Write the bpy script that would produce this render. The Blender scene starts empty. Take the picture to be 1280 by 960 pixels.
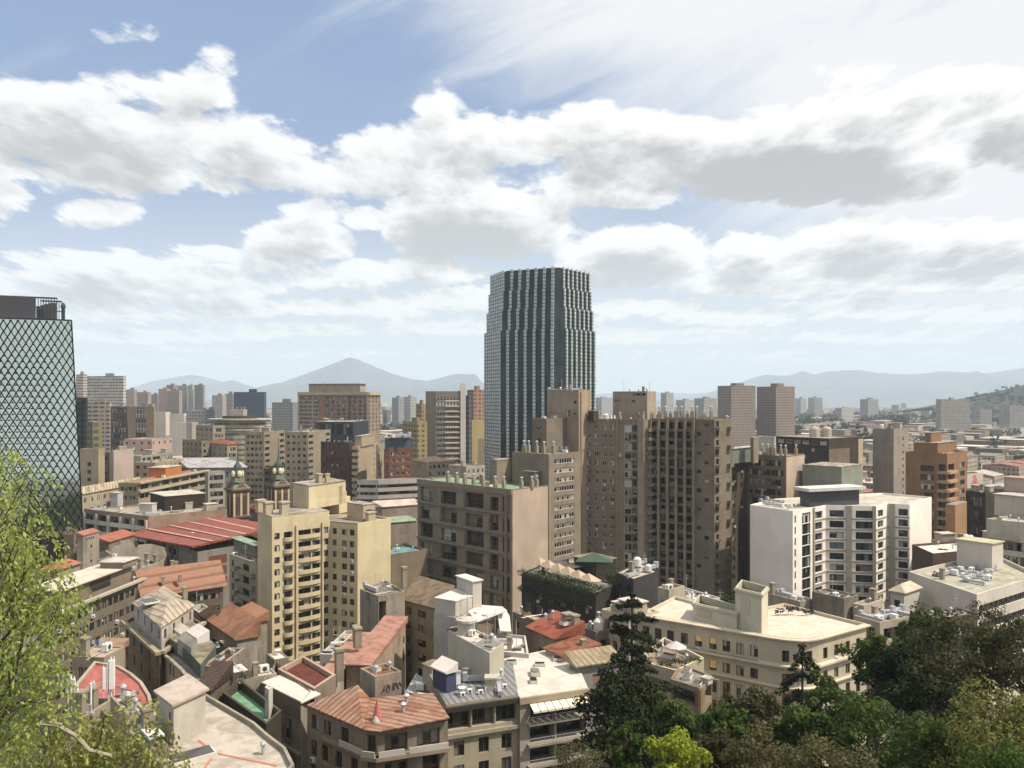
import bpy, math, random
from mathutils import Vector, noise as mnoise
R = math.radians
sc = bpy.context.scene
col = sc.collection
# ------------------------------------------------------------------ camera, sky, sun, exposure
CAMZ = 62.0
cd = bpy.data.cameras.new('camera'); cam = bpy.data.objects.new('camera', cd); col.objects.link(cam)
cam.location = (0, 0, CAMZ); cam.rotation_euler = (R(90), 0, 0)
cd.sensor_width = 36; cd.lens = 28.125; cd.shift_y = 20/1280; cd.clip_start = .1; cd.clip_end = 60000
sc.camera = cam
sc.view_settings.view_transform = 'Standard'; sc.view_settings.look = 'None'
sc.view_settings.exposure = 0.38; sc.view_settings.gamma = 1.0; sc.view_settings.use_curve_mapping = False
sc.cycles.use_denoising = True
sc.cycles.max_bounces = 6; sc.cycles.diffuse_bounces = 2; sc.cycles.glossy_bounces = 2; sc.cycles.transmission_bounces = 2
sc.cycles.volume_bounces = 2; sc.cycles.transparent_max_bounces = 6
sc.cycles.sample_clamp_indirect = 6.0
SUN_EL, SUN_AZ = 54.0, 104.0        # azimuth clockwise from the view direction (+Y)
SKY_K = 0.08
sd = bpy.data.lights.new('sun', 'SUN'); sd.energy = 5.0; sd.angle = R(1.2); sd.color = (1.0, .90, .76)
so = bpy.data.objects.new('sun', sd); col.objects.link(so)
sdir = Vector((math.sin(R(SUN_AZ))*math.cos(R(SUN_EL)), math.cos(R(SUN_AZ))*math.cos(R(SUN_EL)), math.sin(R(SUN_EL))))
so.rotation_euler = sdir.to_track_quat('Z', 'Y').to_euler(); so.location = (200, -100, 400)

class E:                                     # tiny expression layer over shader nodes
    nt = None
    def __init__(s, k): s.k = k
    @staticmethod
    def m(op, *a, clamp=False):
        n = E.nt.nodes.new('ShaderNodeMath'); n.operation = op; n.use_clamp = clamp
        for i, x in enumerate(a):
            if isinstance(x, E): E.nt.links.new(x.k, n.inputs[i])
            else: n.inputs[i].default_value = x
        return E(n.outputs[0])
    def __add__(s, o): return E.m('ADD', s, o)
    __radd__ = __add__
    def __sub__(s, o): return E.m('SUBTRACT', s, o)
    def __rsub__(s, o): return E.m('SUBTRACT', o, s)
    def __mul__(s, o): return E.m('MULTIPLY', s, o)
    __rmul__ = __mul__
    def __truediv__(s, o): return E.m('DIVIDE', s, o)
    def __rtruediv__(s, o): return E.m('DIVIDE', o, s)
def smooth(x, a, b, lo=0., hi=1.):
    n = E.nt.nodes.new('ShaderNodeMapRange'); n.interpolation_type = 'SMOOTHSTEP'
    E.nt.links.new(x.k, n.inputs[0])
    for i, v in enumerate((a, b, lo, hi)): n.inputs[i+1].default_value = v
    return E(n.outputs[0])
def vec(x, y, z=0.):
    n = E.nt.nodes.new('ShaderNodeCombineXYZ')
    for i, v in enumerate((x, y, z)):
        if isinstance(v, E): E.nt.links.new(v.k, n.inputs[i])
        else: n.inputs[i].default_value = v
    return n.outputs[0]
def sep(s):
    n = E.nt.nodes.new('ShaderNodeSeparateXYZ'); E.nt.links.new(s, n.inputs[0]); return [E(o) for o in n.outputs]
def noise_n(v, scale, detail=4., rough=.5, dist=0.):
    n = E.nt.nodes.new('ShaderNodeTexNoise'); n.inputs['Scale'].default_value = scale
    n.inputs['Detail'].default_value = detail; n.inputs['Roughness'].default_value = rough; n.inputs['Distortion'].default_value = dist
    if v is not None: E.nt.links.new(v, n.inputs['Vector'])
    return E(n.outputs[0])
def mixc(f, a, b, blend='MIX'):
    n = E.nt.nodes.new('ShaderNodeMix'); n.data_type = 'RGBA'; n.blend_type = blend
    for i, x in ((0, f), (6, a), (7, b)):
        if isinstance(x, E): E.nt.links.new(x.k, n.inputs[i])
        elif hasattr(x, 'is_linked'): E.nt.links.new(x, n.inputs[i])
        elif isinstance(x, (int, float)): n.inputs[i].default_value = x
        else: n.inputs[i].default_value = tuple(x)+(1,)
    return n.outputs[2]

W = bpy.data.worlds.new('World'); sc.world = W; W.use_nodes = True
E.nt = W.node_tree
for n in list(E.nt.nodes): E.nt.nodes.remove(n)
# clouds by direction: bearing (px) and height (py) of each heap, half widths, thickness
HEAPS = [(90,165,190,62,1.2),(225,190,170,50,1.3),(20,150,70,50,.9),(258,100,40,42,.8),(160,120,110,38,.9),(345,205,120,40,1.1),(470,198,115,42,1.1),(545,148,34,38,.9),(600,182,70,40,1.0),(570,222,100,26,.8),(155,45,40,16,.4),
 (20,212,75,16,.8),(8,250,32,30,1.0),(125,268,52,17,1.0),(370,302,64,30,1.2),(255,318,58,12,.9),(392,264,50,15,.8),(462,274,38,15,.9),(368,236,38,7,.6),
 (600,276,110,44,2.0),(770,182,140,40,1.2),(740,236,125,28,1.0),(880,192,125,44,1.4),(1015,200,190,52,2.2),(1080,150,165,46,1.0),(1170,105,150,30,.7),(1280,165,70,46,1.7),(700,172,80,26,.9),(1150,215,70,34,1.2),
 (790,318,92,40,1.7),(935,322,46,28,1.2),(1085,302,95,32,1.6),(1220,306,115,30,1.5),(1010,335,110,18,1.0),(120,342,190,26,1.2),(30,322,50,14,.8),(240,362,120,22,1.1),(440,346,70,18,1.0),(545,338,60,20,1.0),(590,372,90,16,1.0),(480,384,90,13,.9),(330,384,100,13,.9),(140,390,130,14,.9),(50,372,90,14,.8),
 (860,352,80,16,1.0),(950,360,90,12,1.1),(1100,352,120,16,1.1),(1230,352,90,16,1.0),(820,384,90,12,1.0),(930,396,110,11,.9),(1080,386,100,12,1.0),(1200,392,110,12,1.0),(740,138,34,14,.5),(700,150,28,10,.4),(400,412,150,9,.8),(200,420,160,9,.8),(850,420,170,9,.8),(1100,420,190,9,.8),(560,410,110,9,.8),(320,440,190,7,.6),(900,445,190,7,.6),(1180,446,140,7,.6),(120,448,110,7,.6)]
def build_sky():
    tc = E.nt.nodes.new('ShaderNodeTexCoord')
    x, y, z = sep(tc.outputs['Generated'])
    yy = E.m('MAXIMUM', y, .15)
    u = x/yy; v = E.m('MAXIMUM', z/yy, 0.)
    sky = E.nt.nodes.new('ShaderNodeTexSky'); sky.sky_type = 'NISHITA'; sky.sun_disc = False
    sky.sun_elevation = R(SUN_EL); sky.sun_rotation = R(SUN_AZ); sky.altitude = 600; sky.air_density = 1.0; sky.dust_density = 2.2; sky.ozone_density = 1.0
    def dens(u, v, det):
        q = 1.0/(v+.13); yq = E.m('LOGARITHM', v+.085, 2.718)*1.35
        n0 = noise_n(vec(u*q*.8, yq), 1.9, 2., .5)
        f = noise_n(vec(u*q+n0*.3, yq+n0*.3, 3.7), 3.2, det, .58)
        g = noise_n(vec(u*q, yq*1.05, 9.1), 9.5, max(det-2, 2), .62)
        vo = E.nt.nodes.new('ShaderNodeTexVoronoi'); vo.feature = 'SMOOTH_F1'; vo.voronoi_dimensions = '2D'; vo.normalize = True
        vo.inputs['Scale'].default_value = 6.5; vo.inputs['Detail'].default_value = 3.; vo.inputs['Roughness'].default_value = .55; vo.inputs['Smoothness'].default_value = .35
        E.nt.links.new(vec(u*q+f*.12, yq*1.1+g*.10), vo.inputs['Vector'])
        puff = E(vo.outputs['Distance'])
        p = vec(u, v)
        cov = None
        for (px, py, rx, ry, w) in HEAPS:
            n = E.nt.nodes.new('ShaderNodeVectorMath'); n.operation = 'MULTIPLY_ADD'
            E.nt.links.new(p, n.inputs[0])
            cx, cy, rx, ry = (px-640)/1000, (500-py)/1000, rx/1000*1.25, ry/1000*1.25
            n.inputs[1].default_value = (1/rx, 1/ry, 0); n.inputs[2].default_value = (-cx/rx, -cy/ry, 0)
            d = E.nt.nodes.new('ShaderNodeVectorMath'); d.operation = 'DOT_PRODUCT'
            E.nt.links.new(n.outputs[0], d.inputs[0]); E.nt.links.new(n.outputs[0], d.inputs[1])
            b = E.m('MULTIPLY_ADD', E(d.outputs['Value']), -w, w)
            cov = b if cov is None else E.m('SMOOTH_MAX', cov, b, .22)
        cov = E.m('MAXIMUM', cov, -.70)
        band = smooth(v, .035, .10)*smooth(v, .19, .09)*.60 - .55      # broken layer low over the horizon
        cov = E.m('MAXIMUM', cov, band)
        back = smooth(y, .25, .05)*.75-.55                           # broken cloud over the rest of the sky
        cov = E.m('MAXIMUM', cov, back)
        return cov*.85 + (f-.5)*1.9 + (g-.5)*1.25 + (.34-puff)*1.35 - .17
    d0 = dens(u, v, 9.)
    d1 = dens(u+.010, v+.024, 5.)
    a = smooth(d0, -.02, .42)
    shade = smooth(d1, .10, 1.30)
    # thin high veil, strong towards the sun side
    th = R(24)
    ru = u*math.cos(th)+v*math.sin(th); rv = v*math.cos(th)-u*math.sin(th)
    c1 = noise_n(vec(ru*1.0+1.3, rv*4.5), 3.2, 8., .62, .6)
    c2 = noise_n(vec(ru*1.6, rv*2.2, 5.), 1.6, 4., .5)
    veil_mask = smooth(u*.75+v*1.15, .22, .80)
    veil = smooth(c1*.75+c2*.35+veil_mask*.65, .58, 1.20)
    veil = E.m('MAXIMUM', veil, smooth(c1*.6+c2*.6, .55, .98)*smooth(v, .30, .46)*.62)
    k = .78/SKY_K
    low = smooth(v, -.02, .36)
    skyc = mixc(1., sky.outputs[0], (0.98, 1.0, 1.06), 'MULTIPLY')
    blue = mixc(low, (.98*k, .99*k, .97*k), (.275*k, .405*k, .66*k))
    base = mixc(.72, skyc, blue)
    base = mixc(veil*.93, base, (.965*k, .955*k, .95*k))
    white = mixc(smooth(u, -.5, .6), (1.02*k, 1.01*k, 1.0*k), (1.10*k, 1.08*k, 1.05*k))
    white = mixc(smooth(v, .20, .02), white, (1.02*k, 1.0*k, .92*k))
    grey = mixc(smooth(v, .10, .28), (.60*k, .605*k, .60*k), (.49*k, .48*k, .48*k))
    grey = mixc(smooth(u, -.12, .25), (.53*k, .525*k, .52*k), grey)
    cc = mixc(shade, white, grey)
    fade = smooth(v, .0, .05)
    out = mixc(a*fade, base, cc)
    bg = E.nt.nodes.new('ShaderNodeBackground'); bg.inputs['Strength'].default_value = SKY_K
    E.nt.links.new(out, bg.inputs['Color'])
    o = E.nt.nodes.new('ShaderNodeOutputWorld'); E.nt.links.new(bg.outputs[0], o.inputs['Surface'])
build_sky()
W.cycles.sampling_method = 'MANUAL'; W.cycles.sample_map_resolution = 512
# ------------------------------------------------------------------ helpers
rnd = random.Random(7)
def at(px, Y): return Vector(((px-640)/1000*Y, Y))
def zof(py, Y): return CAMZ-(py-500)/1000*Y
def yof(py, z): return (CAMZ-z)*1000/(py-500)
def pt(px, py, Y): return Vector(((px-640)/1000*Y, Y, zof(py, Y)))
def tag(o, label=None, cat=None, group=None, kind=None):
    if label: o['label'] = label
    if cat: o['category'] = cat
    if group: o['group'] = group
    if kind: o['kind'] = kind
    return o
def empty(name, loc):
    o = bpy.data.objects.new(name, None); o.location = loc; o.empty_display_size = .5; col.objects.link(o); return o
class MB:
    def __init__(s): s.v = []; s.f = []; s.m = []; s.u = []
    def poly(s, pts, mi=0, uv=None):
        n = len(s.v); s.v += [tuple(p) for p in pts]; s.f.append(tuple(range(n, n+len(pts)))); s.m.append(mi)
        s.u += uv if uv else [(0, 0)]*len(pts)
        return s
    def obox(s, c, d, w, dep, z0, z1, mi=0, bottom=True):       # c = world corner (x,y); d = unit direction along w; dep to the left of d
        d = Vector(d[:2]); n = Vector((-d.y, d.x)); c = Vector(c[:2])
        q = [c, c+d*w, c+d*w+n*dep, c+n*dep]
        s.prism(q, z0, z1, mi, bottom); return s
    def cbox(s, cx, cy, cz, w, d, h, mi=0):                      # axis box by base centre
        return s.obox((cx-w/2, cy-d/2), (1, 0), w, d, cz, cz+h, mi)
    def prism(s, q, z0, z1, mi=0, bottom=True, top=True):
        n = len(q)
        L = 0
        for i in range(n):
            a, b = q[i], q[(i+1) % n]; l = (Vector(b[:2])-Vector(a[:2])).length
            s.poly([(a[0], a[1], z0), (b[0], b[1], z0), (b[0], b[1], z1), (a[0], a[1], z1)], mi, [(L, z0), (L+l, z0), (L+l, z1), (L, z1)]); L += l
        if top: s.poly([(p[0], p[1], z1) for p in q], mi if top is True else top)
        if bottom: s.poly([(p[0], p[1], z0) for p in reversed(q)], mi)
        return s
    def tube(s, a, b, r0, r1, n=6, mi=0, caps=True):
        a, b = Vector(a), Vector(b); ax = (b-a).normalized()
        t = ax.orthogonal().normalized(); w = ax.cross(t)
        A = [a+(t*math.cos(i*2*math.pi/n)+w*math.sin(i*2*math.pi/n))*r0 for i in range(n)]
        B = [b+(t*math.cos(i*2*math.pi/n)+w*math.sin(i*2*math.pi/n))*r1 for i in range(n)]
        for i in range(n): j = (i+1) % n; s.poly([A[i], A[j], B[j], B[i]], mi)
        if caps: s.poly(B, mi); s.poly(A[::-1], mi)
        return s
    def lathe(s, c, prof, n=12, mi=0):
        for (r0, z0), (r1, z1) in zip(prof, prof[1:]):
            for i in range(n):
                a, b = i*2*math.pi/n, (i+1)*2*math.pi/n
                p = [(c[0]+r0*math.cos(a), c[1]+r0*math.sin(a), c[2]+z0), (c[0]+r0*math.cos(b), c[1]+r0*math.sin(b), c[2]+z0),
                     (c[0]+r1*math.cos(b), c[1]+r1*math.sin(b), c[2]+z1), (c[0]+r1*math.cos(a), c[1]+r1*math.sin(a), c[2]+z1)]
                if r0 < 1e-4: p = p[1:]
                elif r1 < 1e-4: p = p[:3]
                s.poly(p, mi)
        return s
    def mesh(s, name, mats, org=(0, 0, 0)):
        me = bpy.data.meshes.new(name); o = Vector(org)
        me.from_pydata([(x-o.x, y-o.y, z-o.z) for x, y, z in s.v], [], s.f)
        for mt in mats: me.materials.append(mt)
        me.polygons.foreach_set('material_index', s.m)
        uv = me.uv_layers.new(name='uv'); uv.data.foreach_set('uv', [c for p in s.u for c in p])
        me.update(); return me
    def build(s, name, mats, parent=None, org=None):
        if not isinstance(mats, (list, tuple)): mats = [mats]
        if org is None: org = tuple(parent.location) if parent else (0, 0, 0)
        o = bpy.data.objects.new(name, s.mesh(name, mats, org)); col.objects.link(o)
        if parent: o.parent = parent; o.location = Vector(org)-parent.location
        else: o.location = org
        return o
# ------------------------------------------------------------------ materials
MATS = {}
def newmat(name):
    m = bpy.data.materials.new(name); m.use_nodes = True; E.nt = m.node_tree
    b = E.nt.nodes['Principled BSDF']; return m, b
def objco(scale=(1, 1, 1)):
    tc = E.nt.nodes.new('ShaderNodeTexCoord'); mp = E.nt.nodes.new('ShaderNodeMapping'); mp.inputs['Scale'].default_value = scale
    E.nt.links.new(tc.outputs['Object'], mp.inputs[0]); return mp.outputs[0]
def bump(b, h, s=.3, d=.05):
    n = E.nt.nodes.new('ShaderNodeBump'); n.inputs['Strength'].default_value = s; n.inputs['Distance'].default_value = d
    E.nt.links.new(h.k, n.inputs['Height']); E.nt.links.new(n.outputs[0], b.inputs['Normal'])
def setc(b, k, v):
    if isinstance(v, E): E.nt.links.new(v.k, b.inputs[k])
    elif hasattr(v, 'is_linked'): E.nt.links.new(v, b.inputs[k])
    else: b.inputs[k].default_value = v
def tone(c):
    l = sum(c)/3; return tuple(k*.68*(x*.90+l*.10)**1.25 for x, k in zip(c, (1.025, 1., .955)))
def plaster(rgb, dirt=.3, rough=.9):
    rgb = tone(rgb); key = ('pl', tuple(rgb), dirt)
    if key in MATS: return MATS[key]
    m, b = newmat('painted_plaster')
    big = noise_n(objco((1, 1, 1)), .22, 4., .6); st = noise_n(objco((.55, .55, .06)), 1.0, 6., .7); fine = noise_n(objco(), 3.5, 4., .6)
    f = smooth(big*.65+st*.5+fine*.3, .62, .95)*min(1., dirt*1.5)
    dirtc = tuple(c*k for c, k in zip(rgb, (.36, .34, .31)))
    c = mixc(f, rgb, dirtc)
    c = mixc(smooth(fine, .35, .7)*.12, c, tuple(min(1, x*1.18) for x in rgb))
    vo = E.nt.nodes.new('ShaderNodeTexVoronoi'); vo.inputs['Scale'].default_value = .16; E.nt.links.new(objco((1, 1, .8)), vo.inputs['Vector']); zz = sep(objco())[2]
    wn = E.nt.nodes.new('ShaderNodeTexWhiteNoise'); wn.noise_dimensions = '1D'; E.nt.links.new(E.m('FLOOR', zz/2.9).k, wn.inputs['W'])
    pt_ = sep(vo.outputs['Color'])[0]*.6+E(wn.outputs['Value'])*.4
    c = mixc(smooth(pt_, .25, .8)*.30, c, tuple(x*.62 for x in rgb))
    setc(b, 'Base Color', c); b.inputs['Roughness'].default_value = rough; b.inputs['Specular IOR Level'].default_value = .25
    bump(b, fine, .25, .03)
    MATS[key] = m; return m
def roofmat(rgb, patch=.5, rough=.9, scale=.35):
    rgb = tone(rgb); key = ('rf', tuple(rgb), patch)
    if key in MATS: return MATS[key]
    m, b = newmat('weathered_roof')
    n1 = noise_n(objco(), scale, 5., .62, .8); n2 = noise_n(objco(), 2.2, 5., .65); n3 = noise_n(objco((.25, 2.2, 1)), .8, 3., .5)
    c = mixc(smooth(n1, .40, .62)*min(1., patch*1.4), rgb, tuple(x*k for x, k in zip(rgb, (.52, .50, .47))))
    c = mixc(smooth(n2*.7+n3*.3, .52, .68)*patch*.6, c, tuple(x*.42 for x in rgb))
    setc(b, 'Base Color', c); b.inputs['Roughness'].default_value = rough; b.inputs['Specular IOR Level'].default_value = .2
    bump(b, n2, .3, .05); MATS[key] = m; return m
def sheet(rgb, ang=45, pitch=.8, rust=None, rough=.6, amt=.6):
    """corrugated or tiled roof sheets running at an angle in plan"""
    rgb = tone(rgb); rust = tone(rust) if rust else None; key = ('sh', tuple(rgb), ang, pitch, rust)
    if key in MATS: return MATS[key]
    m, b = newmat('corrugated_roof')
    x, y, z = sep(objco())
    t = x*math.cos(R(ang))+y*math.sin(R(ang)); l = y*math.cos(R(ang))-x*math.sin(R(ang))
    rib = E.m('SINE', t*(2*math.pi/pitch))
    n1 = noise_n(vec(t*1.3, l*.12, z*.3), 1.1, 4., .6); n2 = noise_n(objco(), .4, 4., .6)
    row = E.m('FRACT', E.m('MULTIPLY_ADD', n1, .0, t*(1/(pitch*2.5))))
    c = mixc(smooth(n1*.6+n2*.55, .50, .72)*amt, rgb, rust or tuple(q*.5 for q in rgb))
    c = mixc(smooth(rib, .35, .95)*.6, c, tuple(q*.25 for q in rgb)); c = mixc(smooth(n2*.6+n1*.5, .56, .70)*.55, c, tuple(q*.3 for q in rgb))
    setc(b, 'Base Color', c); b.inputs['Roughness'].default_value = rough; b.inputs['Specular IOR Level'].default_value = .3
    bump(b, rib, .5, .06); MATS[key] = m; return m
def plain(name, rgb, rough=.6, metal=0., spec=.4):
    key = (name, tuple(rgb))
    if key in MATS: return MATS[key]
    m, b = newmat(name); n = noise_n(objco(), 1.7, 4., .6)
    setc(b, 'Base Color', mixc(smooth(n, .4, .7)*.3, rgb, tuple(x*.6 for x in rgb)))
    b.inputs['Roughness'].default_value = rough; b.inputs['Metallic'].default_value = metal; b.inputs['Specular IOR Level'].default_value = spec
    MATS[key] = m; return m
def glassmat(tint=(1, 1, 1), light=.5, name='window_glass'):
    key = (name, tint, light)
    if key in MATS: return MATS[key]
    m, b = newmat(name)
    oi = E.nt.nodes.new('ShaderNodeObjectInfo'); rp = E.nt.nodes.new('ShaderNodeValToRGB'); rp.color_ramp.interpolation = 'CONSTANT'
    gi = E.nt.nodes.new('ShaderNodeNewGeometry')
    wn = E.nt.nodes.new('ShaderNodeTexWhiteNoise'); wn.noise_dimensions = '2D'
    E.nt.links.new(vec(E(oi.outputs['Random'])*91.7, E(gi.outputs['Random Per Island'])*37.3), wn.inputs['Vector'])
    E.nt.links.new(wn.outputs['Value'], rp.inputs[0])
    st = [(0, .012), (.42, .028), (.66, .065), (1-.26*light*1.2, .17), (1-.12*light, .36)]
    e = rp.color_ramp.elements
    for i, (p, v) in enumerate(st):
        el = e[i] if i < 2 else e.new(min(p, .999))
        el.position = min(p, .999); el.color = (v*tint[0], v*tint[1]*.97, v*tint[2]*.92, 1)
    tc = sep(objco())[2]
    setc(b, 'Base Color', rp.outputs[0]); b.inputs['Roughness'].default_value = .12; b.inputs['Specular IOR Level'].default_value = .55
    MATS[key] = m; return m
def facade_far(rgb, dark=(.05, .055, .06), w=3.2, h=3.0, fx=(.22, .78), fz=(.3, .82), strip=False, roof=None):
    """wall with a window rhythm for buildings only a few pixels tall per storey"""
    rgb = tone(rgb); key = ('ff', tuple(rgb), dark, w, h, fx, fz, strip)
    if key in MATS: return MATS[key]
    m, b = newmat('distant_facade')
    uv = E.nt.nodes.new('ShaderNodeUVMap'); uv.uv_map = 'uv'
    x, z, _ = sep(uv.outputs[0]); x = x/w; z = z/h
    fxv, fzv = E.m('FRACT', x), E.m('FRACT', z)
    wn = E.nt.nodes.new('ShaderNodeTexWhiteNoise'); wn.noise_dimensions = '2D'
    E.nt.links.new(vec(E.m('FLOOR', x), E.m('FLOOR', z)), wn.inputs['Vector']); r = E(wn.outputs['Value'])
    wx = 1. if strip else E.m('MULTIPLY', E.m('GREATER_THAN', fxv, fx[0]), E.m('LESS_THAN', fxv, fx[1]))
    wz = E.m('MULTIPLY', E.m('GREATER_THAN', fzv, fz[0]), E.m('LESS_THAN', fzv, fz[1]))
    win = wz*wx*E.m('GREATER_THAN', uvlen(uv), .001)
    n = noise_n(objco(), .12, 4., .6); s = noise_n(objco((1, 1, .1)), .5, 3., .6)
    base = mixc(smooth(n*.5+s*.6, .45, .75)*.4, rgb, tuple(q*.55 for q in rgb))
    wc = mixc(smooth(r, .55, 1.)*.7, dark, tuple(q*.75 for q in rgb))
    setc(b, 'Base Color', mixc(win*.85, base, wc)); b.inputs['Roughness'].default_value = .8; b.inputs['Specular IOR Level'].default_value = .2
    MATS[key] = m; return m
def uvlen(uv):
    x, y, _ = sep(uv.outputs[0]); return E.m('ABSOLUTE', x)+E.m('ABSOLUTE', y)
def blindmat():
    m, b = newmat('window_blind'); oi = E.nt.nodes.new('ShaderNodeObjectInfo'); rp = E.nt.nodes.new('ShaderNodeValToRGB'); rp.color_ramp.interpolation = 'CONSTANT'; e = rp.color_ramp.elements
    E.nt.links.new(oi.outputs['Random'], rp.inputs[0])
    for i, (p, c) in enumerate([(0, (.16, .14, .11)), (.3, (.30, .28, .24)), (.55, (.42, .40, .36)), (.75, (.10, .09, .08)), (.9, (.22, .13, .09))]):
        el = e[i] if i < 2 else e.new(p); el.position = p; el.color = (*c, 1)
    E.nt.links.new(rp.outputs[0], b.inputs['Base Color']); b.inputs['Roughness'].default_value = .8; return m
BLIND = blindmat()
FRAME_D = plain('dark_frame', (.06, .05, .045)); FRAME_W = plain('pale_frame', (.55, .52, .46)); FRAME_B = plain('brown_frame', (.11, .08, .06))
GLASS = glassmat(); GLASS_T = glassmat((.75, 1.0, 1.0), .35, 'teal_glass'); GLASS_D = glassmat((.7, .8, .85), .12, 'dark_glass')
WHITE = (.72, .69, .64); CREAM = (.66, .58, .43); BEIGE = (.50, .44, .35); GREY = (.42, .40, .37)
SLAB = roofmat((.56, .52, .46), .75); SLABW = roofmat((.74, .70, .65), .5); SLABG = roofmat((.40, .38, .36), .5)
METAL = plain('zinc', (.42, .43, .45), .45, .3); DARKM = plain('dark_steel', (.05, .05, .055), .5, .2)
# ------------------------------------------------------------------ buildings
def seg_dir(a, b): d = Vector(b[:2])-Vector(a[:2]); l = d.length; return d/l, l
def inset(q, k):
    n = len(q); out = []
    for i in range(n):
        p, c, x = Vector(q[i-1][:2]), Vector(q[i][:2]), Vector(q[(i+1) % n][:2])
        d1 = (c-p).normalized(); d2 = (x-c).normalized(); n1 = Vector((-d1.y, d1.x)); n2 = Vector((-d2.y, d2.x))
        mvec = n1+n2; mvec = mvec/max(.3, mvec.dot(n1)) if mvec.length > 1e-3 else n1
        out.append(c+mvec*k)
    return out
def area_c(q):
    return Vector((sum(p[0] for p in q)/len(q), sum(p[1] for p in q)/len(q)))
def hull_ok(q): return True
def inside(q, p):
    r = False; n = len(q)
    for i in range(n):
        a, b = q[i], q[i-1]
        if (a[1] > p[1]) != (b[1] > p[1]) and p[0] < (b[0]-a[0])*(p[1]-a[1])/(b[1]-a[1])+a[0]: r = not r
    return r
def rect(pl, pc, pr, Y, th=45, Yl=None, Yr=None):
    """plan of a rectangular block from its near corner's bearing and distance and the bearings of its ends; [left, near, right, back]"""
    C = at(pc, Y)
    def along(px, d):
        k = (px-640)/1000; t = (k*C.y-C.x)/(d[0]-k*d[1]); return C+Vector(d)*t
    a = R(th); dl, dr = (-math.sin(a), math.cos(a)), (math.cos(a), math.sin(a))
    w = (pc-pl)/1000*Y; Lp = at(pl, Yl) if Yl else along(pl, dl)
    if not Yl and not (C.y < Lp.y < Y+2.2*w+1.5): Lp = at(pl, Y+.10*w)      # seen almost square on
    if Yr: Rp = at(pr, Yr)
    else:
        w = (pr-pc)/1000*Y; Rp = along(pr, dr)
        f = (C-Lp).normalized(); bk = Vector((-f.y, f.x)); R2 = along(pr, bk)
        if abs(f.y) < .3 and Y < R2.y < Y+max(45, 3*w): Rp = R2
        elif not (Y < Rp.y < Y+2.2*w+1.5): Rp = at(pr, Y+.10*w)
    if (Rp-C).length < 6 and (Lp-C).length > 12: pass
    return [Lp, C, Rp, Lp+Rp-C]
HERO = []
_win = {}
def win_mesh(w, h, style, fm, gm, var=0):
    key = (round(w, 1), round(h, 1), style, fm.name, gm.name, var)
    if key not in _win:
        b = MB(); t = .07 if w < 2.2 else .1; w2 = w/2
        b.poly([(-w2, .1, 0), (w2, .1, 0), (w2, .1, h), (-w2, .1, h)], 1) if style not in ('2', 'shop') else None
        if style == '2':
            b.poly([(-w2, .1, 0), (0, .1, 0), (0, .1, h), (-w2, .1, h)], 1); b.poly([(0, .1, 0), (w2, .1, 0), (w2, .1, h), (0, .1, h)], 1)
        if style == 'shop':
            k = max(2, round(w/1.1))
            for i in range(k): b.poly([(-w2+w*i/k, .1, 0), (-w2+w*(i+1)/k, .1, 0), (-w2+w*(i+1)/k, .1, h), (-w2+w*i/k, .1, h)], 1)
        def bar(x0, x1, z0, z1): b.obox((x0, .0), (1, 0), x1-x0, .09, z0, z1, 0)
        bar(-w2, -w2+t, 0, h); bar(w2-t, w2, 0, h); bar(-w2+t, w2-t, 0, t); bar(-w2+t, w2-t, h-t, h)
        if style in ('2', 'loft'): bar(-t/2, t/2, t, h-t)
        if style == 'shop':
            for i in range(1, k): bar(-w2+w*i/k-t/2, -w2+w*i/k+t/2, t, h-t)
        if style == 'loft':
            bar(-w2+t, -t/2, h*.55, h*.55+t); bar(t/2, w2-t, h*.55, h*.55+t); bar(-w2+t, -t/2, h*.27, h*.27+t); bar(t/2, w2-t, h*.27, h*.27+t)
            bar(-w/4-t/2, -w/4+t/2, t, h*.27); bar(w/4-t/2, w/4+t/2, t, h*.27)
        k = max(1, round(w/1.1)) if style == 'shop' else 2 if style in ('2', 'loft') else 1
        for i in range(k):
            f = ((var*37+i*53) % 10)/10; f = (0, .3, .55, 1.)[(var+i*2) % 4] if var else 0
            if var and f: x0, x1 = -w2+w*i/k+t*.6, -w2+w*(i+1)/k-t*.6; b.poly([(x0, .085, h*(1-f)), (x1, .085, h*(1-f)), (x1, .085, h-t), (x0, .085, h-t)], 2)
        _win[key] = b.mesh('window', [fm, gm, BLIND])
    return _win[key]
_kit = {}
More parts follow.
